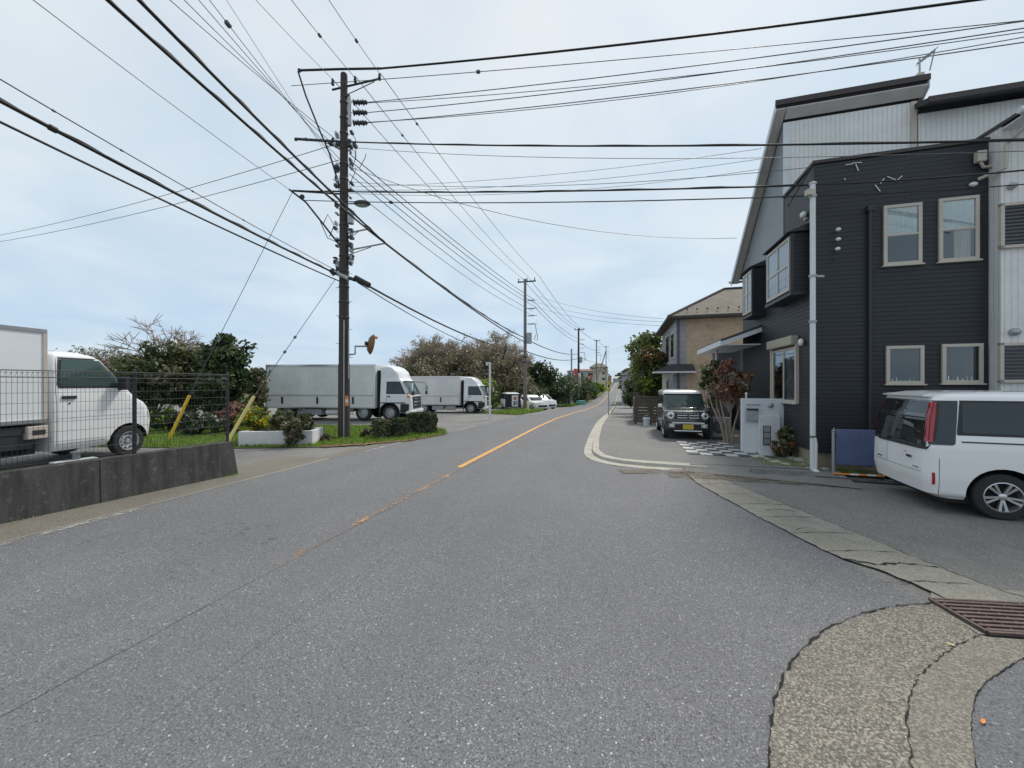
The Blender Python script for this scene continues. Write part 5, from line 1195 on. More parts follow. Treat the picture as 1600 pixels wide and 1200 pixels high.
    # windows on the end wall facing the side street
    for (x0, x1, yt, yb, nm, cur) in ((1379, 1439, 323, 412, 'sash_window', (-.40, .40, -.02, .45)), (1465, 1528, 312, 406, 'sash_window', (-.42, .42, -.02, .45)), (1383, 1442, 541, 600, 'window', None), (1470, 1534, 538, 599, 'window', None)):
        va, za = on_s(x0, yt, S0); vb, zb = on_s(x1, yb, S0); w = house_window(t, ((va+vb)/2, S0, (za+zb)/2), abs(vb-va), abs(za-zb), 's', curtain=cur, name=nm)
        if x0 == 1465:
            m = MB(); vv = (va+vb)/2; ww = abs(vb-va); vs = []
            for i in range(19):
                for zz in (min(za, zb)+.07, (za+zb)/2): vs.append((vv-.10*ww+.40*ww*i/18, S0-.014-.006*math.sin(i*1.9), zz))
            m.raw(vs, [(2*i, 2*i+2, 2*i+3, 2*i+1) for i in range(18)], 'frame_beige'); obj('curtain', m, w, flip=False)
        if cur is None:
            m = MB(); rr = random.Random(int(x0))
            for k in range(6):
                vv = min(va, vb)+.12+k*.075; hh = rr.uniform(.04, .09); m.tube([(vv, S0-.012, min(za, zb)+.065), (vv, S0-.012, min(za, zb)+.065+hh*.7), (vv, S0-.012, min(za, zb)+.065+hh)], [.011, .011, .004], rr.choice(('porcelain', 'teal_sheet', 'curtain', 'chrome')), 6)
            obj('bottles_inside', m, w)
    # downpipe, vents, brackets
    v, z = on_s(1357, 326, S0); m = MB(); m.tube([(v, S0-.002, z), (v, S0-.06, z-.05), (v, S0-.06, .15)], .038, 'trim_black', 10); m.box((v, S0-.06, z-.02), (.12, .10, .12), 'trim_black'); obj('downpipe', m, t)
    for (px, py) in ((1519, 289),):
        v, z = on_s(px, py, S0); m = MB(); m.ball((v, S0-.03, z), (.075, .05, .045), 'porcelain', 12, 6); obj('vent_hood', m, t, smooth=60)
    v, z = on_s(1527, 248, S0); m = MB(); m.box((v, S0-.07, z), (.15, .12, .22), 'frame_beige'); m.tube([(v, S0-.07, z-.10), (v+.05, S0-.07, z-.22), (v+.3, S0-.07, z-.23)], .028, 'frame_beige', 8); obj('rain_hopper', m, t, bevel=.02)
    m = MB()
    for (ax, ay, bx, by) in ((1320, 259, 1331, 257), (1331, 256, 1345, 255), (1336, 258, 1340, 268), (1366, 290, 1374, 300), (1374, 288, 1380, 280), (1385, 277, 1400, 283), (1400, 283, 1408, 276), (1318, 280, 1320, 282)):
        a_, b_ = on_s(ax, ay, S0), on_s(bx, by, S0); m.tube([(a_[0], S0-.03, a_[1]), (b_[0], S0-.03, b_[1])], .009, 'porcelain', 6)
    obj('wall_bracket', m, t)
    m = MB()
    for (px, py) in ((1305, 362), (1305, 377), (1304, 392)):
        v, z = on_s(px, py, S0); m.ball((v, S0-.13, z), (.05, .05, .04), 'porcelain', 12, 7); m.tube([(v, S0, z-.01), (v, S0-.12, z-.01)], .010, 'dark_metal', 6)
    v, z = on_s(1303, 404, S0); m.tube([(v-.04, S0-.05, z+.03), (v+.03, S0-.07, z-.04), (v+.05, S0-.05, z+.03), (v, S0-.05, z+.06)], .008, 'wire_grey', 6); obj('wire_anchor', m, t, smooth=60)
    for (px, py) in ((1258, 352),):
        m = MB(); m.ball((VF-.06, 10.62, 5.95), (.07, .09, .08), 'porcelain', 12, 7); m.box((VF-.02, 10.62, 5.85), (.04, .10, .06), 'frame_beige'); obj('security_lamp', m, t, smooth=60)
    m = MB(); m.ball((VF-.07, 10.72, 2.95), (.06, .07, .09), 'porcelain', 12, 7); obj('outdoor_vent', m, t, smooth=60)
    m = MB(); m.tube([(VF-.3, S0+.6, 6.28), (VF-.01, S0+.05, 6.93)], .014, 'trim_black', 6); obj('stay_rod', m, t)
    return t
black_house()
# rooftop aerial
v, z = 7.10, 9.45
t = sthing('roof_aerial', 'small grey aerial on the right end of the high roof edge', 'aerial', v, 11.86, z)
m = MB(); m.tube([(0, 0, -.05), (0, 0, .55)], .02, 'galv', 8); obj('mast', m, t)
m = MB(); m.tube([(-.05, 0, .42), (.30, 0, .66)], .015, 'galv', 6)
for k in range(5): m.tube([(.02+k*.06, -.16, .47+k*.04), (.02+k*.06, .16, .47+k*.04)], .009, 'galv', 5)
m.tube([(.30, 0, .70), (.20, 0, .20)], .015, 'galv', 6); obj('antenna_bars', m, t)
m = MB(); m.box((0, 0, .10), (.14, .12, .12), 'frame_beige'); obj('mast_bracket', m, t, bevel=.01)

# white service pole at the corner
p = P(1270, 733, 8.45); sp = thing('service_pole', 'white steel service pole standing at the corner of the black house', 'pole', (p.x, p.y, 0))
m = MB(); m.tube([(0, 0, -.05), (0, 0, 6.35)], .053, 'pipe_white', 16); m.ball((0, 0, 6.36), (.075, .075, .04), 'pipe_white'); obj('shaft', m, sp, smooth=40)
m = MB(); m.ring((0, 0, .78), (0, 0, 1), [(.075, 0), (.075, .03)], 'dark_metal', 16); m.tube([(.0, -.08, .0), (.01, -.08, .62), (0, -.06, .78)], .028, 'pipe_white', 8); m.ball((0, -.1, .03), (.08, .07, .06), 'pipe_white'); obj('cable_conduit', m, sp)
m = MB()
for zz in (6.05, 4.3, 3.3): m.ring((0, 0, zz), (0, 0, 1), [(.075, 0), (.075, .05)], 'galv', 16)
m.box((-.08, -.02, 6.15), (.16, .1, .12), 'frame_beige'); m.box((.14, 0, 4.32), (.2, .04, .04), 'galv'); obj('pole_band', m, sp)

# grey neighbour
def grey_house():
    t = sthing('grey_house', 'light grey ribbed two storey house adjoining the black house at the right edge', 'house', 0, 0)
    sf = 9.98
    m = MB(); m.bb((VR+.004, sf, .35), (15, 18, 7.15), 'siding_grey'); obj('wall', m, t)
    m = MB(); m.bb((VR+.03, sf+.03, 0), (15, 18, .35), 'concrete_found'); obj('foundation', m, t)
    m = MB(); m.bb((7.09, S1-.05, 6.98), (15, 18, 8.62), 'siding_grey'); obj('upper_wall', m, t)
    m = MB(); m.prism([(11.45, 8.62), (15, 9.9), (18.4, 8.62), (18.4, 8.74), (15, 10.05), (11.45, 8.74)], 7.02, 15.3, 'roof_slate', 'x'); m.bb((7.01, 11.41, 8.62), (15.3, 11.45, 8.75), 'roof_edge'); rf = obj('upper_roof', m, t)
    m = MB(); m.prism([(sf-.45, 7.04), (11.85, 7.16), (11.85, 7.22), (sf-.45, 7.10)], VR-.03, 15.2, 'roof_slate', 'x'); m.prism([(sf+.3, 7.0), (11.86, 7.0), (11.86, 7.1), (sf+.3, 7.02)], VR+.004, 15, 'siding_grey', 'x'); m.bb((VR-.05, sf-.48, 7.00), (15.2, sf-.45, 7.13), 'white_fascia'); m.bb((VR, sf-.44, 6.98), (15.2, sf-.001, 7.01), 'white_fascia')
    m.tube([(VR-.12, sf-.53, 7.05), (15.2, sf-.53, 7.05)], .06, 'white_fascia', 10); obj('eave', m, t)
    m = MB(); m.tube([(VR+.10, sf-.52, 7.0), (VR+.10, sf-.45, 6.85), (VR+.02, sf-.10, 6.65), (VR+.02, sf-.08, 6.2), (VR-.2, sf+.2, 6.15)], .034, 'frame_beige', 8); obj('downpipe', m, t)
    for (x0, x1, yt, yb) in ((1559, 1640, 320, 384), (1558, 1640, 536, 598)):
        va, za = on_s(x0, yt, sf); vb, zb = on_s(x1, yb, sf)
        m = MB(); c = (va+vb)/2; w = abs(vb-va)
        for q in ((va, va+.06, zb, za), (vb-.06, vb, zb, za), (va, vb, za-.06, za), (va, vb, zb, zb+.06)): m.bb((q[0], sf-.07, q[2]), (q[1], sf, q[3]), 'frame_beige')
        fo = obj('window_frame', m, t, bevel=.004)
        m = MB(); m.bb((va+.06, sf-.03, zb+.06), (vb-.06, sf-.001, za-.06), 'louvre')
        obj('louvre_panel', m, fo)
        m = MB(); k = zb+.09
        while k < za-.08: m.box(((va+vb)/2, sf-.045, k), (w-.13, .03, .014), 'frame_dark'); k += .07
        obj('louvre_slats', m, fo)
    for (px, py, rr) in ((1579, 292, .07), (1583, 519, .085)):
        v, z = on_s(px, py, sf); m = MB(); m.ball((v, sf-.04, z), (rr, .08, rr*.9), 'galv', 14, 8); obj('vent_hood', m, t, smooth=60)
grey_house()

# brown brick house further along
def brown_house():
    vl, sn, sb, vr = 2.87, 22.4, 29.5, 11.0; z0 = -.08; zt = 5.55
    t = sthing('brown_house', 'two storey tan brick house with a brown hipped roof beyond the black house', 'house', 0, 0)
    m = MB(); m.bb((vl+.52, sn, z0), (vr, sb, zt), 'brick_tan'); obj('brick_wall', m, t)
    m = MB(); m.bb((vl, sn-.02, z0), (vl+.52, sb, zt), 'siding_lilac'); obj('lilac_wall', m, t)
    z = zt; a0, a1, b0, b1 = vl-.42, vr+.5, sn-.42, sb+.5; rc = (sb+sn)/2; rh = 2.15; hip = 3.6
    m = MB(); m.raw([(a0, b0, z), (a1, b0, z), (a1, b1, z), (a0, b1, z), (a0+hip, rc, z+rh), (a1-hip, rc, z+rh), (a0, b0, z-.12), (a1, b0, z-.12), (a1, b1, z-.12), (a0, b1, z-.12)],
                    [(0, 1, 5, 4), (1, 2, 5), (2, 3, 4, 5), (3, 0, 4), (6, 9, 8, 7), (0, 6, 7, 1), (1, 7, 8, 2), (2, 8, 9, 3), (3, 9, 6, 0)], 'roof_tiles'); rf = obj('roof', m, t)
    m = MB(); m.bb((a0-.02, b0-.05, z-.10), (a1, b0-.001, z+.02), 'roof_slate'); m.bb((a0-.05, b0-.05, z-.10), (a0-.001, b1, z+.02), 'roof_slate'); obj('eave_gutter', m, rf)
    m = MB()
    for k in range(16): m.box((a0+1.0+k*.5, b0+.55, z+.42), (.07, .05, .08), 'roof_edge')
    m.tube([(a0, b0, z+.02), (a0+hip, rc, z+rh+.04), (a1-hip, rc, z+rh+.04)], .07, 'roof_slate', 6); obj('snow_guards', m, rf)
    m = MB(); m.tube([(vl+.12, sn-.07, zt-.1), (vl+.12, sn-.07, 0)], .05, 'frame_dark', 8); obj('downpipe', m, t)
    m = MB(); m.bb((vl-.03, sn+.6, 3.4), (vl-.001, sn+1.9, 4.9), 'frame_beige'); m.bb((vl-.045, sn+.7, 3.5), (vl-.031, sn+1.8, 4.8), 'glass_dark'); obj('side_window', m, t)
    m = MB(); m.bb((vl-.05, sn+2.6, 3.2), (vl-.001, sn+4.2, 5.0), 'frame_beige'); m.bb((vl-.06, sn+2.7, 3.3), (vl-.051, sn+4.1, 4.9), 'glass_dark'); obj('side_window', m, t)
    # small porch roof
    m = MB(); m.prism([(vl-1.1, 2.62), (vl-.3, 3.0), (vl+.75, 3.0), (vl+.9, 2.62)], sn-.55, sn+1.2, 'roof_slate', 'y'); m.bb((vl-1.15, sn-.6, 2.54), (vl+.93, sn-.03, 2.62), 'white_fascia'); m.bb((vl-1.12, sn-.03, 2.55), (vl-.01, sn+1.2, 2.62), 'white_fascia'); obj('porch_roof', m, t)
    m = MB(); m.bb((vl-.7, sn-.3, 0), (vl-.5, sn-.1, 2.54), 'cream_wall'); m.prism([(vl-.5, 2.1), (vl-.2, 2.54), (vl-.5, 2.54)], sn-.29, sn-.11, 'cream_wall', 'y'); obj('porch_pillar', m, t, bevel=.01)
    m = MB(); m.box((vl+.45, sn-.08, 1.36), (.22, .09, .14), 'porcelain'); m.ball((vl+.45, sn-.13, 1.58), (.12, .06, .14), 'dark_metal'); obj('wall_meter', m, t, smooth=40)
    m = MB(); m.bb((vl-.002, sn-.03, z0), (vr, sn-.001, .35), 'concrete_found'); obj('foundation', m, t)
brown_house()

# ------------------------------------------------------------------ gate wall, fence, small things at the right
def gate_wall():
    c = P(1192, 712, 10.45); v, s = SV(c.x, c.y); t = sthing('gate_wall', 'white stuccoed gate wall with grey letterbox and glass block slit beside the driveway', 'gate wall', v, s, .03)
    m = MB()
    m.bb((-.50, 0, 0), (.50, .16, 1.52), 'stucco_white'); obj('wall_slab', m, t, bevel=.008)
    m = MB(); m.bb((-.14, -.16, 0), (.36, -.001, 1.08), 'stucco_white'); obj('front_block', m, t, bevel=.01)
    m = MB(); m.bb((-.42, -.12, .92), (-.142, -.002, 1.27), 'galv'); m.bb((-.42, -.13, 1.20), (-.142, -.121, 1.25), 'plastic_black'); obj('letterbox', m, t, bevel=.008)
    m = MB(); m.bb((-.40, -.012, 1.33), (-.06, -.001, 1.37), 'galv'); obj('name_strip', m, t)
    m = MB(); m.bb((-.05, -.175, .28), (.13, -.161, .80), 'frame_dark'); 
    for k in range(3): m.bb((-.03, -.18, .31+k*.165), (.11, -.1751, .45+k*.165), 'galv')
    obj('glass_blocks', m, t)
    m = MB(); m.ring((.18, -.001, 1.34), (0, -1, 0), [(.075, 0), (.07, .03), (.03, .05), (.001, .052)], 'galv', 18); obj('porch_lamp', m, t, smooth=40)
    m = MB(); m.tube([(-.38, .08, 1.52), (-.38, .08, 1.62)], .02, 'porcelain', 8); m.ball((-.38, .08, 1.65), .035, 'porcelain'); obj('finial', m, t, smooth=50)
gate_wall()
# chequered paving
t = sthing('chequered_paving', 'black and white chequered paving slabs in front of the gate wall', 'paving', 0, 0)
m = MB(); m2 = MB()
for i in range(8):
    for j in range(8):
        v0, s0 = 1.75+i*.30, 11.15+j*.30
        if v0 > 3.05 and s0 > 12.3: continue
        (m if (i+j) % 2 else m2).bb((v0+.006, s0+.006, .03), (v0+.294, s0+.294, .088), 'tile_white' if (i+j) % 2 else 'tile_dark')
obj('white_slab', m, t); obj('black_slab', m2, t)
# heat pump unit beside the entrance
c = P(1127, 688, 13.6); t = thing('outdoor_unit', 'small white air conditioner outdoor unit between the car and the red leaved tree', 'outdoor unit', (c.x, c.y, .02), R(-15))
m = MB(); m.bb((-.33, 0, .04), (.33, .28, .74), 'pipe_white'); obj('casing', m, t, bevel=.02)
m = MB(); m.ring((-.08, -.002, .40), (0, -1, 0), [(.22, 0), (.22, .012), (.20, .014), (.001, .004)], 'frame_dark', 24)
for k in range(6): m.ring((-.08, -.012, .40), (0, -1, 0), [(.04+k*.03, 0), (.04+k*.03, .008), (.046+k*.03, .008), (.046+k*.03, 0)], 'pipe_white', 20)
obj('fan_grille', m, t); m = MB()
for xx in (-.25, .25): m.bb((xx-.05, .02, 0), (xx+.05, .26, .04), 'dark_metal')
obj('foot', m, t)
# grey planks panel (bluish board) beside the tree
c = P(1122, 688, 14.6); t = thing('bicycle_cover', 'slate blue panel screen standing behind the outdoor unit', 'screen', (c.x, c.y, 0), R(-15)); m = MB()
for k in range(5): m.bb((-.35+k*.15, 0, 0), (-.215+k*.15, .03, 1.35), 'siding_blue')
obj('panel', m, t); m = MB(); m.bb((-.36, .03, .2), (.40, .05, .28), 'dark_metal'); m.bb((-.36, .03, 1.0), (.40, .05, 1.08), 'dark_metal'); obj('rail', m, t)
t.name = 'panel_screen'
# dark plank fence and post, bucket
c = P(1015, 668, 18.2); v, s = SV(c.x, c.y); t = sthing('plank_fence', 'dark grey wooden plank fence left of the parked small car', 'fence', v, s, 0)
m = MB()
for k in range(8): m.bb((-.62, 0, .12+k*.145), (1.0, .03, .25+k*.145), 'wood_dark')
obj('planks', m, t); m = MB()
for xx in (-.66, -.0, .7): m.bb((xx, .03, 0), (xx+.09, .1, 1.36), 'wood_dark')
m.bb((-.68, -.02, 1.30), (1.0, .1, 1.35), 'wood_dark'); obj('fence_post', m, t)
m = MB(); m.bb((-.68, .1, 0), (-.62, 2.6, 1.25), 'wood_dark'); obj('side_planks', m, t)
c = P(993, 650, 20.5); v, s = SV(c.x, c.y); t = sthing('dark_gate_post', 'dark board standing at the street end of the plank fence', 'post', v, s, -.02); m = MB(); m.bb((-.1, 0, 0), (.12, .25, 1.45), 'wood_dark'); obj('board', m, t, bevel=.01); m = MB(); m.bb((-.12, -.02, 1.45), (.14, .27, 1.49), 'roof_edge'); obj('cap', m, t)
c = P(1010, 669, 17.2); t = thing('bucket', 'pale bucket standing in front of the plank fence', 'bucket', (c.x, c.y, .02)); m = MB(); m.ring((0, 0, 0), (0, 0, 1), [(.11, 0), (.15, .38), (.16, .39), (.155, .41), (.14, .40), (.10, .03), (.001, .03)], 'bucket_white', 24); obj('tub', m, t, smooth=40)
m = MB(); m.tube([(.155*math.cos(a), -.02, .39+.13*math.sin(a)) for a in [math.pi*k/10 for k in range(11)]], .006, 'galv', 5); obj('handle', m, t)
# rocks round the planting
RK = [(1176, 716, .10), (1188, 717, .13), (1200, 722, .11), (1213, 727, .14), (1225, 720, .10), (1238, 722, .15), (1250, 724, .17), (1243, 729, .08), (1257, 730, .10), (1262, 736, .09), (1290, 738, .12), (1228, 730, .12), (1216, 722, .08), (1195, 714, .09)]
SLAB = ['leftmost small edging stone at the foot of the white gate wall', 'second small edging stone from the left, before the gate wall', 'edging stone in front of the left side of the low red shrub', 'stone in front of the middle of the low red tipped shrub', 'stone tucked between the low red shrub and the taller dark shrub', 'large edging stone in front of the dark yellow tipped shrub', 'largest edging stone, right of the dark yellow tipped shrub', 'small stone lying in front of the largest edging stone', 'stone just left of the foot of the white service pole', 'small stone touching the foot of the white service pole', 'rightmost edging stone, right of the white service pole', 'front stone left of the small one before the largest', 'smallest stone hidden behind the front row at the red shrub', 'small stone behind the second one near the gate wall']
rn = random.Random(4)
for i, (px, py, r_) in enumerate(RK):
    p = G(px, py); t = thing('edging_stone', SLAB[i], 'stone', (p.x, p.y, 0), rn.uniform(0, 3), 'edging stones round the shrubs')
    m = MB(); m.ball((0, 0, r_*.35), (r_*1.1, r_*.75, r_*.55), 'rock', 9, 6); m.v = [(a+rn.uniform(-.12, .12)*r_, b+rn.uniform(-.12, .12)*r_, c+rn.uniform(-.1, .1)*r_) for a, b, c in m.v]; obj('stone', m, t, smooth=50)
m = MB(); pts = [W2(*q) for q in ((3.3, 11.0), (3.35, 10.35), (4.0, 9.95), (4.75, 9.85), (6.6, 9.75), (6.6, 10.28), (4.2, 10.22), (4.2, 11.9), (3.6, 12.0))]
m.raw([(x, y, .055) for x, y in pts], [tuple(range(len(pts)))], 'ground_earth'); o = obj('planting_bed', m); o['kind'] = 'structure'
def f4(rs):
    while True:
        v, s = rs.uniform(3.2, 4.9), rs.uniform(9.8, 11.4)
        if s > 9.9+.25*(v < 4) and not (v > 4.2 and s > 10.2): return v, s
grass('bed_grass', 'thin grass and weeds in the bed at the foot of the black house', f4, 2600, .05, 14, .006)
for i_, o_ in enumerate([o for o in sc.objects if o.name.startswith('bed_grass')]): o_.location.z = .055
# rubber kerb ramps
RR = [(1095, 733, .42, 'leftmost black rubber kerb ramp by the end of the pale kerb'), (1200, 742, .62, 'black rubber kerb ramp in front of the gate wall shrubs'), (1247, 745, .62, 'black rubber kerb ramp under the white service pole')]
for px, py, ln, lab in RR:
    p = G(px, py); t = thing('kerb_ramp', lab, 'kerb ramp', (p.x, p.y, .012), R(-14)); m = MB(); m.raw([(-ln/2, -.13, 0), (ln/2, -.13, 0), (ln/2, .13, 0), (-ln/2, .13, 0), (-ln/2, .09, .085), (ln/2, .09, .085), (ln/2, .13, .085), (-ln/2, .13, .085)],
        [(0, 3, 2, 1), (0, 1, 5, 4), (4, 5, 6, 7), (2, 3, 7, 6), (1, 2, 6, 5), (3, 0, 4, 7)], 'rubber_grey'); obj('ramp_block', m, t, bevel=.008)
m = MB(); a = [G(1040, 690), G(1075, 738)]
# house side kerb running right from the ramps
m = MB(); pp = [G(1275, 748), G(1330, 752), G(1400, 757)]
for p, q in zip(pp, pp[1:]+[Vector((9.6, 6.6, 0))]): m.tube([(p.x, p.y, .02), (q.x, q.y, .02)], .045, 'concrete_dark', 4)
o = obj('house_kerb', m); o['kind'] = 'structure'
# blue panel between posts with an orange and white bar
c = P(1340, 742, 8.15); v, s = SV(c.x, c.y); t = sthing('blue_signboard', 'plain blue board beside the rear of the white minivan against the black house', 'board', v, s, 0)
m = MB(); m.bb((-.38, 0, .22), (.42, .035, .98), 'blue_sheet'); obj('panel', m, t, bevel=.01)
m = MB()
for xx in (-.40, .40): m.tube([(xx, .05, 0), (xx, .05, 1.0)], .018, 'galv', 8)
obj('frame', m, t)
c = P(1340, 745, 7.95); v, s = SV(c.x, c.y); t = sthing('striped_bar', 'orange and white striped low bar under the blue board', 'barrier bar', v, s, 0)
m = MB()
for k in range(6): m.tube([(-.42+k*.145, 0, .07), (-.42+(k+1)*.145, 0, .07)], .022, 'porcelain' if k in (2, 4) else 'orange_paint', 8)
obj('bar', m, t); m = MB(); m.box((-.38, 0, .03), (.05, .12, .06), 'plastic_black'); m.box((.40, 0, .03), (.05, .12, .06), 'plastic_black'); obj('foot', m, t)
c = P(1302, 742, 8.2); t = thing('short_post', 'short grey steel post left of the blue board', 'post', (c.x, c.y, 0)); m = MB(); m.tube([(0, 0, 0), (0, 0, .93)], .028, 'galv', 10); m.ball((0, 0, .95), (.035, .035, .02), 'galv'); obj('tube', m, t, smooth=40)
m = MB(); m.tube([(0, 0, .90), (.06, .0, .88), (.07, 0, .80)], .006, 'dark_metal', 5); obj('hook', m, t)

# striped delineator post at the kerb
c = P(951, 645, 25.5); z = gw(c.x, c.y)+.05; c.x = (951-800)/F*25.5
t = thing('delineator_post', 'slim grey post with two yellow markers standing on the pavement corner', 'post', (c.x, c.y, z)); m = MB(); m.tube([(0, 0, 0), (0, 0, 2.3)], .035, 'galv', 8); obj('shaft', m, t)
m = MB()
for zz in (1.75, 2.2): m.tube([(0, 0, zz-.12), (0, 0, zz+.12)], .10, 'plate_yellow', 10)
obj('yellow_marker', m, t); m = MB(); m.tube([(0, 0, 1.9), (0, 0, 2.05)], .06, 'plastic_black', 8); obj('black_band', m, t)

# ------------------------------------------------------------------ utility pole 1
def rodz(m, p, h, r, mat, n=8): m.tube([p, (p[0], p[1], p[2]+h)], r, mat, n)
DP = 13.76; PX = tx(537.5, DP)
def insul(m, p, axis=(0, 0, 1), L=.16, r=.045, mat='dark_metal'):
    m.ring(p, axis, [(r*.3, 0), (r, L*.15), (r*.5, L*.3), (r, L*.45), (r*.5, L*.6), (r*.9, L*.75), (r*.3, L)], mat, 10)
def pole1():
    t = thing('utility_pole', 'tall dark concrete utility pole on the grass verge carrying lamps, brackets and many cables', 'utility pole', (PX, DP, 0), 0, 'utility poles along the street')
    H = CAMH+(600-117)/F*DP
    m = MB(); m.tube([(0, 0, -.1), (0, 0, 2.6)], [.205, .195], 'concrete_pole', 20); m.tube([(0, 0, 2.6), (0, 0, H)], [.180, .118], 'concrete_pole', 20); m.ball((0, 0, H), (.118, .118, .08), 'concrete_pole', 16, 6); obj('shaft', m, t, smooth=40)
    m = MB()
    for z in [2.6]+[4.3+.55*k for k in range(15)]: r = .182-.0058*(z-2.6)+.008; m.ring((0, 0, z), (0, 0, 1), [(r, 0), (r+.006, .01), (r+.006, .05), (r, .06)], 'dark_metal', 18)
    obj('band', m, t, smooth=40)
    m = MB(); 
    for k in range(18): 
        z = 2.4+k*.5; sg = 1 if k % 2 else -1; m.tube([(sg*.15, 0, z), (sg*.30, 0, z)], .010, 'galv', 6)
    obj('step_bolt', m, t)
    def Q(px, py, D=DP): p = P(px, py, D); return Vector((p.x-PX, p.y-DP, p.z))
    # top crossarm
    m = MB(); a, b = Q(517, 137), Q(597, 126); m.tube([a+Vector((0, .1, 0)), b+Vector((0, -.1, 0))], .045, 'dark_metal', 4); m.tube([Q(538, 150), a.lerp(b, .85)], .02, 'dark_metal', 4)
    ca = obj('crossarm', m, t)
    for px, py in ((520, 134), (555, 130), (593, 126)): m = MB(); insul(m, Q(px, py), L=.26, r=.06); obj('insulator', m, ca, smooth=60)
    # cut-out / grey tubes on the right
    m = MB(); m.tube([Q(546, 152, 13.6), Q(546.5, 196, 13.6)], .055, 'galv', 12); obj('pipe_fuse', m, t, smooth=40)
    m = MB(); 
    for py in (150, 196): m.box(Q(542, py, 13.7), (.22, .06, .06), 'dark_metal')
    obj('pipe_clamp', m, t)
    for py in (160, 176, 192):
        m = MB(); a = Q(550, py); m.tube([Q(541, py), a], .015, 'dark_metal', 6)
        for k in range(6): m.disc(a+Vector((.06+k*.085, 0, 0)), (1, 0, 0), .085 if k % 2 else .11, .05, .06, 'dark_metal', 10)
        obj('strain_insulator', m, t)
    # left bracket at y 220
    m = MB(); m.tube([Q(462, 217), Q(540, 222)], .045, 'dark_metal', 6); m.tube([Q(538, 236), Q(500, 219)], .018, 'dark_metal', 5)
    for px in (462, 478, 520): insul(m, Q(px, 219)+Vector((0, 0, -.03)), L=.12, r=.05)
    for px in (517, 530, 555): m.box(Q(px, 224+(px-517)*.1), (.12, .2, .10), 'dark_metal')
    obj('left_bracket', m, t)
    # raking arm from (465,108) down to the pole: insulated riser
    m = MB(); m.tube([Q(466, 112), Q(478, 150), Q(500, 205), Q(515, 240), Q(530, 290)], .032, 'cable_black', 6); m.tube([Q(466, 110), Q(530, 108), Q(595, 107)], .038, 'cable_black', 6)
    m.ring(Q(468, 110), (0, -1, 0), [(.06, -.03), (.06, .03)], 'dark_metal', 10); obj('riser_cable', m, t)
    m = MB(); m.tube([Q(452, 296), Q(478, 316), Q(505, 350), Q(532, 385)], .035, 'cable_black', 6); m.tube([Q(478, 316), Q(500, 345), Q(512, 372), Q(530, 380)], .015, 'cable_black', 5); m.tube([Q(455, 298), Q(530, 303)], .03, 'cable_black', 6)
    m.ring(Q(472, 308), (0, -1, 0), [(.09, -.01), (.10, .01)], 'dark_metal', 12); m.tube([Q(505, 350), Q(512, 335), Q(522, 352), Q(515, 370)], .015, 'cable_black', 5); obj('slack_cable', m, t)
    # clutter of clamps round the shaft between y 215 and 290
    m = MB(); rn = random.Random(2)
    for k in range(60):
        py = rn.uniform(205, 430); sg = rn.choice((-1, 1)); p = Q(537+sg*rn.uniform(9, 13), py); m.box(p, (rn.uniform(.05, .16), rn.uniform(.1, .25), rn.uniform(.04, .14)), rn.choice(('dark_metal', 'dark_metal', 'galv')))
    obj('clamp', m, t)
    m = MB()
    for x0, y0, x1, y1 in ((546, 232, 556, 250), (556, 238, 550, 262), (572, 240, 562, 262), (548, 205, 556, 240), (545, 290, 556, 262), (530, 300, 520, 280)):
        a, b = Q(x0, y0), Q(x1, y1); m.tube([a, a.lerp(b, .5)+Vector((.12, -.1, .05)), b], .012, 'cable_black', 5)
    obj('jumper_wire', m, t)
    # street lamp
    m = MB(); m.tube([Q(545, 318), Q(555, 318)], .03, 'galv', 6); la = obj('lamp_arm', m, t)
    m = MB(); c = Q(566, 318, 13.5); m.ball(c, (.30, .16, .11), 'frame_dark', 16, 8); m.ball(c+Vector((.0, 0, -.05)), (.24, .13, .08), 'galv', 14, 6); obj('lamp_head', m, la, smooth=50)
    m = MB(); m.tube([Q(548, 328, 13.6), Q(548, 350, 13.6)], .11, 'galv', 14); obj('equipment_case', m, t, bevel=.02, smooth=40)
    # road side arms carrying the thick cables
    m = MB()
    for (x0, y0, x1, y1) in ((545, 364, 574, 358), (545, 372, 560, 362), (545, 391, 602, 380), (545, 398, 580, 386)): m.tube([Q(x0, y0), Q(x1, y1)], .028 if y0 in (364, 391) else .016, 'galv', 6)
    obj('side_arm', m, t)
    m = MB(); m.tube([Q(520, 424, 13.6), Q(545, 436, 13.5)], .075, 'galv', 10); m.tube([Q(518, 422, 13.6), Q(523, 428, 13.6)], .10, 'dark_metal', 10); m.tube([Q(545, 434, 13.5), Q(556, 438, 13.5)], .06, 'dark_metal', 8); m.tube([Q(555, 434, 13.45), Q(577, 446, 13.4)], .10, 'cable_black', 12); obj('cable_closure', m, t, smooth=50)
    m = MB(); m.tube([(.19, -.06, 2.15), (.19, -.06, 3.9)], .028, 'galv', 8); m.tube([(.08, -.20, .0), (.08, -.18, 4.2)], .022, 'galv', 8); obj('conduit', m, t)
    m = MB(); m.box((.155, -.135, 1.35), (.12, .03, .36), 'orange_paint', R(40)); m.box((.157, -.139, 1.35), (.085, .03, .12), 'porcelain', R(40)); obj('marker_plate', m, t)
    # traffic mirror
    m = MB(); m.tube([(.18, 0, 3.0), Q(555, 553), Q(555, 541), Q(574, 541)], .035, 'galv', 8); ma = obj('mirror_arm', m, t)
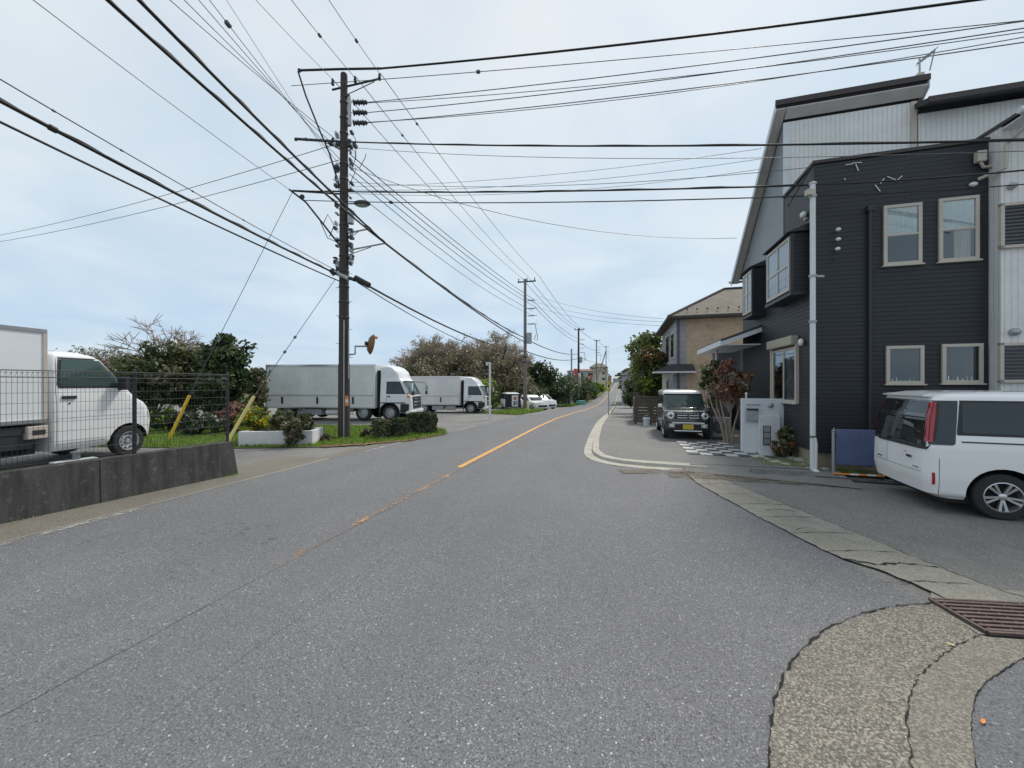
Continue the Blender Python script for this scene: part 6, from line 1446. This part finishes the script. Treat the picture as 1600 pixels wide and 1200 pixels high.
    m = MB(); c = Q(580, 538); ax = Vector((.84, .52, -.16)).normalized(); m.ring(c, ax, [(.36, 0), (.37, .03), (.33, .05), (.2, .02), (.001, .0)], 'mirror_back', 28); m.ring(c, -ax, [(.35, 0), (.25, .09), (.001, .13)], 'mirror_back', 28); m.ring(c+ax*.045, ax, [(.32, 0), (.2, .03), (.001, .045)], 'chrome', 24)
    mo = obj('mirror', m, ma, smooth=50)
    m = MB(); hv_ = c+Vector((0, 0, .28)); m.tube([hv_+ax*.0, hv_+ax*.22], .05, 'mirror_orange', 6); m.tube([c-ax*.22, c-ax*.1], .07, 'dark_metal', 8); obj('mirror_bracket', m, mo)
    return Q
pole1()
# ------------------------------------------------------------------ far poles
def far_pole(label, px, ytop, D, arms=True, r=.15, tr=True, col='concrete_pole_far', name='utility_pole', fat=1):
    x = tx(px, D); z = gw(x, D); zt = CAMH+(600-ytop)/F*D; t = thing(name, label, 'utility pole', (x, D, z), SROT, 'utility poles along the street'); h = zt-z
    m = MB(); m.tube([(0, 0, -.1), (0, 0, h)], [r*1.15, r*.75], col, 12); obj('shaft', m, t, smooth=40)
    if arms:
        m = MB(); m.bb((-.75, -.05, h-.32), (1.05, .05, h-.20), 'dark_metal'); ca = obj('crossarm', m, t)
        for xx in (-.65, .2, .95): m = MB(); insul(m, (xx, 0, h-.2), L=.32, r=.06*fat); obj('insulator', m, ca, smooth=60)
        for k, zz in enumerate((h-2.1, h-2.9, h-3.6, h-4.4)):
            m = MB()
            for q in range(5): m.disc((.35+q*.12, 0, zz), (1, 0, 0), .05 if q % 2 else .085, .04, .09, 'dark_metal', 8)
            m.tube([(.1, 0, zz), (1.2, 0, zz)], .02, 'dark_metal', 5)
            obj('strain_insulator', m, t)
        m = MB(); m.tube([(1.0, 0, h-4.4), (1.15, 0, h-5.3), (.9, 0, h-5.9), (1.2, 0, h-6.1), (1.25, 0, h-5.4)], .03, 'cable_black', 5); obj('jumper_wire', m, t)
    if tr:
        m = MB(); zz = h-6.3 if arms and h > 10 else h-4; m.tube([(.42, -.1, zz), (.42, -.1, zz+.95)], .27, 'galv', 16); m.tube([(.42, -.1, zz+.95), (.42, -.1, zz+1.02)], .29, 'galv', 16); m.tube([(0, 0, zz+.3), (.3, 0, zz+.3)], .04, 'dark_metal', 6); obj('transformer', m, t, smooth=40)
    m = MB()
    for zz in (h-7.6, h-8.1): m.box((0, 0, zz), (.42, .42, .12), 'dark_metal')
    obj('clamp', m, t); return t
far_pole('second utility pole along the left side with a grey transformer, beside the parked cars', 820.5, 436, 37.4, r=.17)
far_pole('third utility pole along the left side, dark, above the far hedge', 904, 513, 70, r=.2, fat=1.4, col='concrete_pole')
far_pole('fourth utility pole, pale brown, in front of the far houses', 932, 531, 110, tr=False, r=.19, fat=1.4)
far_pole('fifth utility pole braced by a slanting strut near the bend', 947, 541, 150, tr=False, r=.17, fat=1.4)
# strut of pole five
D = 150; a = P(947, 548, D); b = P(931, 598, D); t = thing('pole_strut', 'slanting strut leaning against the fifth pole', 'strut', (b.x, b.y, b.z)); m = MB(); m.tube([b, a], .2, 'concrete_pole_far', 8); obj('strut', m, t, world=True)
for k in (1,): m = MB(); m.box(tuple(a.lerp(b, .04)), (.4, .4, .2), 'dark_metal'); obj('strut_clamp', m, t, world=True)
# grey slim post at the bend
x = tx(893, 60); z = gw(x, 60); t = thing('slim_post', 'slim pale grey post beside the hedge at the bend', 'post', (x, 60, z)); m = MB(); m.tube([(0, 0, 0), (0, 0, CAMH+(600-545)/F*60-z)], .13, 'galv', 10); obj('shaft', m, t); m = MB(); m.bb((-.2, -.2, 0), (.2, .2, .5), 'bucket_white'); obj('base', m, t)
# white lamp post in the lot
x = tx(765.5, 21.3); t = thing('lamp_post', 'square white lamp post standing in front of the shorter box truck', 'lamp post', (x, 21.3, 0)); m = MB(); m.bb((-.055, -.055, 0), (.055, .055, 3.08), 'pipe_white'); obj('shaft', m, t, bevel=.01)
m = MB(); m.bb((-.22, -.05, 3.08), (.06, .05, 3.16), 'pipe_white'); m.bb((-.22, -.06, 2.98), (-.10, .06, 3.08), 'pipe_white'); obj('lamp_head', m, t, bevel=.01)

# poster board and parked cars beyond the second pole
x = tx(802, 36.5); z = gw(x, 36.5); t = thing('poster_board', 'black advertising board with a white poster standing in the grass', 'sign board', (x, 36.5, z), R(-8))
m = MB(); m.bb((-.78, 0, .25), (.72, .08, 1.55), 'plastic_black'); obj('board', m, t, bevel=.02)
m = MB(); m.bb((-.14, -.012, .35), (.46, -.001, 1.42), 'banner_white'); po = obj('poster', m, t)
m = MB(); m.ring((.18, -.013, 1.12), (0, -1, 0), [(.15, 0), (.15, .004)], 'banner_red', 16); m.bb((.02, -.017, .45), (.20, -.013, .85), 'blue_sheet'); m.bb((.24, -.017, .55), (.40, -.013, .70), 'banner_red'); m.bb((.24, -.017, .75), (.40, -.013, .88), 'blue_sheet'); obj('poster_print', m, po)
m = MB()
for xx in (-.7, .64): m.tube([(xx, .04, 0), (xx, .04, .25)], .03, 'galv', 6)
obj('foot', m, t)
def far_car(label, px, py, D, rz, col, H=1.5, L=4.2, van=False, n='parked_car'):
    x = tx(px, D); z = gw(x, D); t = thing(n, label, 'car', (x, D, z), rz, 'cars parked beyond the second pole')
    if van: B = Body([(.22, -L/2+.1, L/2-.1, .75, .1, .2, .06), (.45, -L/2, L/2, .82, .1, .25, .1), (.95, -L/2, L/2-.15, .83, .1, .2, .1), (1.02, -L/2+.02, L/2-.7, .82, .1, .2, .1), (H-.12, -L/2+.1, L/2-1.4, .72, .1, .15, .08), (H, -L/2+.3, L/2-1.8, .5, .1, .1, .04)]); rb = -L/2+.2
    else: B = Body([(.22, -L/2+.1, L/2-.1, .75, .1, .2, .06), (.45, -L/2, L/2, .83, .15, .3, .1), (.78, -L/2+.02, L/2-.1, .84, .12, .25, .1), (.90, -L/2+.05, L/2-1.0, .82, .12, .2, .1), (1.32, -L/2+.6, L/2-1.75, .68, .1, .15, .08), (H-.05, -L/2+.9, L/2-1.95, .6, .1, .12, .05), (H, -L/2+1.2, L/2-2.2, .4, .1, .1, .04)]); rb = -L/2+.7
    m = MB(); B.mesh(m, col, 2); b = obj('body', m, t, smooth=40)
    z1 = 1.06 if van else .95; zt = H-.16 if van else 1.28
    m = MB(); B.patch(m, 'front', [(z1, -.66, .66), (zt, -.6, .6)], 'glass_dark', .01, nu=8); obj('windscreen', m, t)
    m = MB(); B.patch(m, 'rear', [(z1, -.62, .62), (zt, -.56, .56)], 'glass_dark', .01, nu=8); obj('rear_window', m, t)
    for sg in (-1, 1):
        m = MB(); B.patch(m, 'side', [(z1, rb, L/2-1.15), (zt, rb+.1, L/2-1.75)], 'glass_dark', .01, sg=sg, nu=8); obj('side_window', m, t, flip=False)
        m = MB(); B.patch(m, 'front', [(.58, sg*.45, sg*.78), (.74, sg*.45, sg*.78)], 'lens_clear', .012, nu=5); obj('headlight', m, t, flip=False)
        m = MB(); B.patch(m, 'rear', [(.65, sg*.5, sg*.78), (.85, sg*.5, sg*.78)], 'lens_red', .012, nu=5); obj('tail_lamp', m, t, flip=False)
        for ax in (-L/2+.75, L/2-.8): wheel(t, ax, sg*.74, .30, .2, sg, 'alloy')
    m = MB(); B.patch(m, 'front', [(.34, -.5, .5), (.54, -.5, .5)], 'plastic_black', .012, nu=6); obj('grille', m, t)
    return t
far_car('white van half hidden by the black poster board', 800, 640, 39.5, R(-75), 'car_white', 1.75, 3.4, True)
far_car('white and black car just right of the second pole', 832, 640, 39, R(-62), 'car_white', 1.5, 4.0)
far_car('white hatchback parked behind the others at the hedge', 846, 636, 43.5, R(-55), 'truck_white', 1.65, 3.8, True)
x = tx(824.5, 33.5); z = gw(x, 33.5); t = thing('marker_stone', 'small pale marker with a yellow top at the foot of the second pole', 'marker', (x, 33.5, z)); m = MB(); m.ball((0, 0, .08), (.32, .2, .14), 'rock', 8, 5); obj('stone', m, t); m = MB(); m.tube([(0, 0, .1), (0, 0, .75)], .08, 'yellow_pale', 8); obj('stake', m, t)

# ------------------------------------------------------------------ far street furniture and houses
def far_house(label, px, D, w, d, h, wall, roof, rh, name='far_house', hip=True, wins=3, rz=SROT, storeys=2, zoff=0):
    x = tx(px, D); z = gw(x, D)+zoff; t = thing(name, label, 'house', (x, D, z), rz)
    m = MB(); m.bb((-w/2, 0, -1), (w/2, d, h), wall); obj('wall', m, t)
    o = .4; m = MB(); hp = min(w, d)*.35 if hip else .0
    if w >= d: r_ = [(-w/2-o+hp, d/2, h+rh), (w/2+o-hp, d/2, h+rh)]; fs = [(0, 1, 5, 4), (1, 2, 5), (2, 3, 4, 5), (3, 0, 4), (0, 3, 2, 1)]
    else: r_ = [(0, -o+hp, h+rh), (0, d+o-hp, h+rh)]; fs = [(0, 1, 4), (1, 2, 5, 4), (2, 3, 5), (3, 0, 4, 5), (0, 3, 2, 1)]
    m.raw([(-w/2-o, -o, h), (w/2+o, -o, h), (w/2+o, d+o, h), (-w/2-o, d+o, h)]+r_, fs, roof); obj('roof', m, t)
    for st in range(storeys):
        for k in range(wins):
            xx = -w/2+(k+.5)*w/wins; zz = h-1.1-st*2.8
            if zz < .8: continue
            f = MB(); f.bb((xx-.75, -.05, zz-.65), (xx+.75, -.001, zz+.55), 'frame_beige'); fo = obj('window', f, t)
            f = MB(); f.bb((xx-.66, -.07, zz-.56), (xx+.66, -.051, zz+.46), 'glass_dark'); obj('pane', f, fo)
    for k in range(2):
        yy = d*(.3+.4*k); f = MB(); f.bb((w/2+.001, yy-.7, h-1.8), (w/2+.05, yy+.7, h-.6), 'frame_beige'); obj('window', f, t); f = MB(); f.bb((-w/2-.05, yy-.7, h-1.8), (-w/2-.001, yy+.7, h-.6), 'glass_dark'); obj('window', f, t)
    return t
far_house('far house with a flat red roof left of the tan building', 908, 118, 8.5, 7, 7.3, 'grey_wall_far', 'red_roof', .7, wins=3)
far_house('tan far building with small white windows near the bend', 935, 235, 10.5, 10, 11.5, 'tan_wall', 'roof_edge', 2.6, wins=3, storeys=4)
far_house('cream far house beyond the tan building', 937, 190, 7.5, 8, 8.5, 'cream_wall', 'roof_slate', 1.8, wins=2)
far_house('brown roofed house on the left at the crest of the street', 944, 330, 12, 9, 6.0, 'tan_wall', 'roof_slate', 2.8, wins=2)
far_house('grey house straight ahead beyond the crest of the street', 966, 520, 14, 9, 5.5, 'grey_wall_far', 'soffit_brown', 3.0, wins=3)
far_house('pale house on the right at the crest of the street', 985, 270, 7, 9, 5.2, 'cream_wall', 'roof_slate', 2.2, wins=2)
far_house('dark roofed house right of the street half way up the slope', 996, 120, 6, 9, 5.5, 'cream_wall', 'roof_slate', 2.0, wins=2)
far_house('low grey house right of the street behind the trees', 1000, 60, 5.5, 9, 4.8, 'grey_wall_far', 'roof_slate', 1.6, wins=2)
rn = random.Random(21)
for i, (px, py, D, rx, mats, lab) in enumerate([
        (907, 590, 80, 3.0, ['dark', 'mid'], 'dark hedge tree below the red roofed far house'), (919, 592, 92, 2.6, ['mid', 'olive', 'lime'], 'green tree in front of the tan far building'),
        (929, 598, 104, 2.2, ['lime', 'mid'], 'bright green low tree by the braced pole'), (903, 600, 66, 1.6, ['olive', 'dark'], 'olive shrub behind the teal sheet'), (900, 586, 74, 3.0, ['dark', 'olive'], 'dark shrub behind the slim grey post'),
        (938, 586, 210, 5.0, ['dark', 'mid'], 'dark tree beside the cream far house'), (976, 585, 560, 14, ['dark', 'olive'], 'dark tree clump on the skyline at the crest'), (992, 584, 300, 8, ['dark', 'mid'], 'dark tree right of the street near the crest'),
        (985, 570, 75, 2.2, ['dark', 'mid'], 'dark tree right of the street beyond the tall green tree'), (992, 590, 46, 1.6, ['dark', 'olive', 'mid'], 'low shrub at the kerb beyond the rounded tree')]):
    x = tx(px, D); z = gw(x, D); zt = CAMH+(600-py)/F*D
    tree(lab, x, D, z, max(2.0, zt-z), rx, rx, mats, 201+i, 'tree', 'tree', leaf=.10+D*.004, clumps=45, per=45, trunk=.14, low=.08)
# far left low trees / skyline behind the lot
for i, (px, py, D, rx) in enumerate([(395, 578, 60, 4), (430, 580, 70, 5), (470, 582, 80, 5), (520, 580, 72, 5), (560, 576, 64, 4), (-40, 560, 40, 5), (-160, 550, 40, 6), (10, 568, 60, 5), (340, 574, 52, 4)]):
    x = tx(px, D); zt = CAMH+(600-py)/F*D; tree('low distant %s tree %s' % (('dark', 'olive', 'brownish', 'dull green', 'greyish green', 'broad', 'wide dark', 'far olive', 'dusky')[i], ('behind the tail of the long truck', 'far behind the rear of the long truck box', 'far behind the long truck box', 'far behind the utility pole', 'far behind the front of the long truck box', 'beyond the left edge behind the truck lot', 'farthest left behind the lot', 'behind the rear of the small truck', 'between the evergreens and the long truck')[i]),
        x, D, 0, zt, rx, rx, ['dark', 'olive', 'brown', 'mid'], 231+i, leaf=.35, clumps=50, per=45, trunk=.2, low=.08)
# banners, sheets
def far_flag(name, label, cat, px, y0, y1, D, w, mat):
    x = tx(px, D); z0 = CAMH+(600-y1)/F*D; z1 = CAMH+(600-y0)/F*D; zg = gw(x, D); t = thing(name, label, cat, (x, D, zg)); m = MB(); m.tube([(-w/2, 0, 0), (-w/2, 0, z1-zg+.15)], .04, 'galv', 6); obj('pole', m, t)
    m = MB(); n = 6; vs = []
    for i in range(n+1):
        for zz in (z0-zg, z1-zg): vs.append((-w/2+w*i/n, .06*math.sin(i*1.4), zz))
    vs += [(a, b+.03, c) for a, b, c in vs]; k = 2*(n+1)
    m.raw(vs, [(2*i, 2*i+2, 2*i+3, 2*i+1) for i in range(n)]+[(k+2*i, k+2*i+1, k+2*i+3, k+2*i+2) for i in range(n)]+[(2*i, k+2*i, k+2*i+2, 2*i+2) for i in range(n)]+[(2*i+1, 2*i+3, k+2*i+3, k+2*i+1) for i in range(n)]+[(0, 1, k+1, k), (2*n, k+2*n, k+2*n+1, 2*n+1)], mat); obj('cloth', m, t)
far_flag('banner_flag', 'red roadside banner beside the third utility pole', 'banner', 899.5, 576, 597, 66, .5, 'banner_red')
far_flag('banner_flag', 'white roadside banner above the teal sheet', 'banner', 905.5, 583, 607, 66, .5, 'banner_white')
far_flag('banner_flag', 'small pink banner before the tan far building', 'banner', 924, 586, 594, 90, .6, 'banner_red')
x = tx(907, 64); z = gw(x, 64); t = thing('covered_heap', 'low heap under a teal sheet beside the road', 'covered heap', (x, 64, z)); m = MB(); m.prism([(-.75, 0), (.75, 0), (.7, .55), (.3, .72), (-.5, .68)], -.8, .8, 'teal_sheet', 'y'); obj('sheet', m, t, bevel=.08)
m = MB(); m.bb((-.8, -.85, -.05), (.8, .85, .08), 'wood_dark'); obj('pallet', m, t)
# low wall beyond
t = sthing('roadside_wall', 'low dark stone wall along the left of the far slope', 'wall', -7.2, 66, 0); m = MB(); vs = []
for i in range(12):
    s = 66+i*7; vs += [(0, s-66, g(s)-.1), (0, s-66, g(s)+.9), (-.3, s-66, g(s)+.9), (-.3, s-66, g(s)-.1)]
m.raw(vs, [f for i in range(11) for f in ((4*i, 4*i+4, 4*i+5, 4*i+1), (4*i+1, 4*i+5, 4*i+6, 4*i+2), (4*i+2, 4*i+6, 4*i+7, 4*i+3))]+[(0, 1, 2, 3), (44, 47, 46, 45)], 'concrete_dark'); obj('wall', m, t)
far_car('tiny dark car coming over the crest of the street', 969, 598, 300, R(-106), 'car_black', 1.6, 4.2, True)
# small far poles on the right
for px, yt, D, lab in ((980, 575, 150, 'slender far pole right of the street near the crest'), (986, 568, 110, 'slender far pole right of the street before the dark roofed house')):
    far_pole(lab, px, yt, D, arms=False, tr=False, r=.16)

# ------------------------------------------------------------------ cables
def wire(label, a, b, r, sag=.15, ext=0, mat='cable_black', name='overhead_cable', n=14, blobs=(), twist=False, grp=None):
    A = P(*a) if len(a) == 3 else Vector(a); Bv = P(*b) if len(b) == 3 else Vector(b)
    t = thing(name, label, 'cable', tuple(A), 0, grp or ('overhead cables' if name == 'overhead_cable' else 'guy wires of the near pole')); pts = []; n2 = int(n*(1+ext))
    for i in range(n2+1):
        k = i/n*(1 if ext == 0 else 1); p = A.lerp(Bv, k); p.z -= 4*sag*k*(1-k) if k <= 1 else -4*sag*k*(k-1)*.35; pts.append(p)
    m = MB(); m.tube(pts, r, mat, 6); o = obj('strand', m, t, world=True, smooth=60)
    if twist:
        q = []; 
        for i in range(len(pts)*8-8):
            k = i/8; j = int(k); p = pts[j].lerp(pts[min(j+1, len(pts)-1)], k-j); q.append(p+Vector((0, 0, r*.85))+Vector((math.sin(i*.45)*r*.5, 0, math.cos(i*.45)*r*.45)))
        m = MB(); m.tube(q, r*.42, mat, 5, False); obj('messenger', m, t, world=True)
    for (k, br) in blobs:
        p = A.lerp(Bv, k); p.z -= 4*sag*k*(1-k); d = (Bv-A).normalized(); m = MB(); m.tube([p-d*br*1.4, p-d*br*.8, p+d*br*.8, p+d*br*1.4], [br*.3, br, br, br*.3], mat, 8); obj('splice', m, t, world=True)
    return t
# thick telephone cables over the left, toward the viewer
wire('thick black cable from the top left to the upper side arm of the near pole', (574, 358, 13.6), (165, -3, 5.4), .030, .05, .5, twist=True)
wire('thickest cable bundle from the top left to the lower side arm of the near pole', (602, 380, 13.5), (214, -3, 5.6), .030, .06, .5, twist=True)
wire('thick double cable crossing from the left edge to the near pole', (530, 430, 13.7), (-3, 156, 5.4), .030, .05, .4, twist=True, blobs=((.93, .05),))
wire('lower thick cable crossing from the left edge to the near pole', (532, 440, 13.7), (-3, 189, 5.6), .020, .05, .4)
wire('thin cable with small clips above the thick left cables', (528, 424, 13.8), (-3, 122, 5.3), .010, .06, .4, 'wire_grey', blobs=((.50, .02), (.66, .02), (.82, .02), (.93, .02)))
wire('thin wire from the top left corner falling to the slack cable bracket', (455, 298, 13.7), (48, -3, 6.4), .008, .05, .4, 'wire_grey')
for i, (tx_, px, py, r_, bl) in enumerate([(262, 530, 222, .010, ()), (285, 531, 235, .010, ()), (308, 532, 250, .010, ()), (325, 533, 260, .009, ((.9, .06),)), (352, 534, 275, .006, ())]):
    wire(('first', 'second', 'third', 'fourth', 'fifth')[i]+' wire from the left in the thin overhead bundle meeting the near pole', (px, py, 13.7), (tx_, -3, 8.6), r_, .05, .4, 'wire_grey', blobs=bl)
wire('thin high wire to the left insulator of the near pole crossarm', (520, 124, 13.8), (397, -3, 10.6), .008, .03, .6, 'wire_grey')
wire('thin high wire to the middle insulator of the near pole crossarm', (555, 122, 13.8), (453, -3, 11.0), .011, .03, .6, 'wire_grey', blobs=((.6, .05),))
wire('thin high wire to the right insulator of the near pole crossarm', (594, 116, 13.8), (512, -3, 11.3), .011, .03, .6, 'wire_grey', blobs=((.5, .05),))
# guy wires
wire('guy wire from the slack cable bracket down to the orange yellow cover', (457, 300, 13.7), (296, 618, 12.3), .009, 0, 0, 'wire_grey', 'guy_wire', blobs=((.74, .045),))
wire('guy wire from the cable closure down to the pale yellow cover', (524, 436, 13.7), (397, 619, 10.6), .009, 0, 0, 'wire_grey', 'guy_wire', blobs=((.56, .04), (.68, .04)))
wire('upper thin wire running to the left edge from the near pole', (525, 225, 13.8), (-3, 368, 26), .012, .25, .2, 'wire_grey')
wire('lower thin wire running to the left edge from the near pole', (530, 250, 13.8), (-3, 378, 26), .012, .25, .2, 'wire_grey')
# crossing the road to the right
wire('thick black cable across the very top from the raised corner of the near pole', (595, 107, 13.76), (1545, -3, 9.5), .032, .12, .3)
wire('thin grey wire with a bead, second from the top, over the road to the right', (455, 134, 13.8), (1600, 32, 9.6), .011, .10, .3, 'wire_grey', blobs=((.33, .055),))
wire('upper of three parallel wires over the road from the strain insulators', (573, 160, 13.76), (1600, 33, 9.3), .013, .12, .3, 'wire_grey')
wire('middle of three parallel wires over the road from the strain insulators', (573, 176, 13.76), (1600, 44, 9.2), .013, .16, .3, 'wire_grey')
wire('lower of three parallel wires over the road from the strain insulators', (573, 192, 13.76), (1600, 66, 9.3), .013, .16, .3, 'wire_grey')
wire('fourth thin wire of the upper right bundle', (573, 161, 13.76), (1600, 50, 9.0), .010, .22, .3, 'wire_grey')
wire('fifth thin wire of the upper right bundle', (573, 191, 13.76), (1600, 58, 9.0), .010, .30, .3, 'wire_grey')
wire('thin wire just under the twisted cable crossing to the grey house', (545, 230, 13.8), (1600, 236, 6.7), .007, .25, .2, 'wire_grey')
wire('thin slack wire between the twin cables and the twisted cable', (545, 284, 13.8), (1262, 262, 9.0), .007, .30, 0, 'wire_grey')
wire('twisted dark cable crossing level from the left bracket to the grey house', (465, 218, 13.76), (1600, 219, 6.6), .020, .16, .2, twist=True)
wire('upper of the twin cables crossing level to the white service pole', (458, 298, 13.76), (1268, 289, 8.5), .021, .10, 0, twist=True)
wire('lower of the twin cables crossing level to the white service pole', (476, 313, 13.76), (1266, 306, 8.5), .014, .12, 0, blobs=((.25, .05),))
wire('cable running on from the white service pole across the black wall', (1268, 289, 8.45), (1600, 266, 6.9), .015, .03, .2)
wire('second cable running on from the white service pole across the black wall', (1268, 306, 8.45), (1600, 288, 6.9), .010, .03, .2)
wire('thin sagging wire from the pole centre to the black house eave', (545, 260, 13.76), (1152, 372, 14.6), .009, .75, 0, 'wire_grey')
for k in range(3):
    wire(('top', 'middle', 'bottom')[k]+' faint wire of the fan rising to the black house roof', (545, 292+k*5, 13.8), (1190, 232+k*16, 11.4), .006, .22+k*.06, 0, 'wire_grey')
# along the street to the second pole
D2 = 37.4
for i, (ax, ay, bx, by, r_) in enumerate([(546, 240, 834, 468, .020), (546, 250, 836, 474, .020), (546, 262, 838, 480, .018), (546, 272, 833, 486, .016), (546, 292, 832, 492, .014)]):
    wire(('first', 'second', 'third', 'fourth', 'fifth')[i]+' wire from the top in the fan between the near and second poles', (ax, ay, 13.8), (bx, by, D2), r_, .25+.07*i, 0, 'wire_grey')
wire('high wire from the left crossarm insulator to the second pole', (520, 124, 13.8), (815, 434, D2), .014, .45, 0, 'wire_grey')
wire('high wire from the middle crossarm insulator to the second pole', (556, 120, 13.8), (826, 433, D2), .014, .45, 0, 'wire_grey', blobs=((.12, .05),))
wire('high wire from the right crossarm insulator to the second pole', (594, 114, 13.8), (843, 432, D2), .014, .45, 0, 'wire_grey', blobs=((.10, .05),))
wire('thick cable running on from the upper road side arm to the second pole', (574, 358, 13.6), (818, 527, D2), .038, .35, 0, twist=True)
wire('thick cable running on from the lower road side arm to the second pole', (602, 380, 13.5), (819, 534, D2), .038, .25, 0)
wire('thick black cable running on from the cable closure past the wood to the second pole', (560, 438, 13.5), (819, 549, D2), .040, .55, 0)
wire('thin cable under the thick one from the cable closure to the second pole', (558, 441, 13.5), (819, 556, D2), .018, .8, 0, 'wire_grey')
# hanging sleeves
for (x0, y0, x1, y1, D, lab) in ((791, 541, 785, 562, 33, 'black cable sleeve hanging left of the second pole'), (806, 566, 796, 577, 34.5, 'black cable sleeve slanting lower beside the second pole')):
    a, b = P(x0, y0, D), P(x1, y1, D); t = thing('cable_sleeve', lab, 'cable sleeve', tuple(a)); m = MB(); m.tube([a, b], .09, 'cable_black', 10); obj('sleeve', m, t, world=True); m = MB(); m.tube([a+Vector((0, 0, .45)), a], .02, 'cable_black', 5); obj('hanger', m, t, world=True)
# second pole on to third and beyond
for i, (ax, ay, bx, by, r_) in enumerate([(815, 434, 899, 514, .022), (826, 434, 904, 513, .022), (843, 432, 910, 514, .022), (834, 470, 906, 530, .025), (836, 480, 907, 536, .025), (819, 528, 903, 553, .045), (819, 548, 903, 560, .05)]):
    wire(('left high wire', 'middle high wire', 'right high wire', 'upper mid wire', 'lower mid wire', 'thick upper cable', 'thick lower cable')[i]+' between the second and third poles', (ax, ay, D2), (bx, by, 70), r_, .6, 0, 'wire_grey' if i < 5 else 'cable_black')
for i, (ax, ay, bx, by) in enumerate([(904, 514, 934, 532), (905, 535, 935, 548), (904, 556, 934, 566)]):
    wire(('high', 'middle', 'low')[i]+' wire between the third and fourth poles', (ax, ay, 70), (bx-2, by, 110), .04, .3, 0, 'wire_grey')
for i, (ax, ay, bx, by) in enumerate([(934, 532, 953, 543), (934, 550, 953, 558)]):
    wire(('high', 'low')[i]+' wire between the fourth and fifth poles', (ax-2, ay, 110), (bx-6, by, 150), .04, .1, 0, 'wire_grey')
for i, (ax, ay, bx, by) in enumerate([(840, 462, 1036, 498), (840, 472, 1036, 503), (840, 480, 1036, 509), (947, 548, 1034, 515)]):
    wire(('upper', 'middle', 'lower', 'faint rising')[i]+' wire over the road to the brown house', (ax, ay, D2 if i < 3 else 150), (bx, by, 21.5), .010, .35, 0, 'wire_grey')
sc.render.film_transparent = False
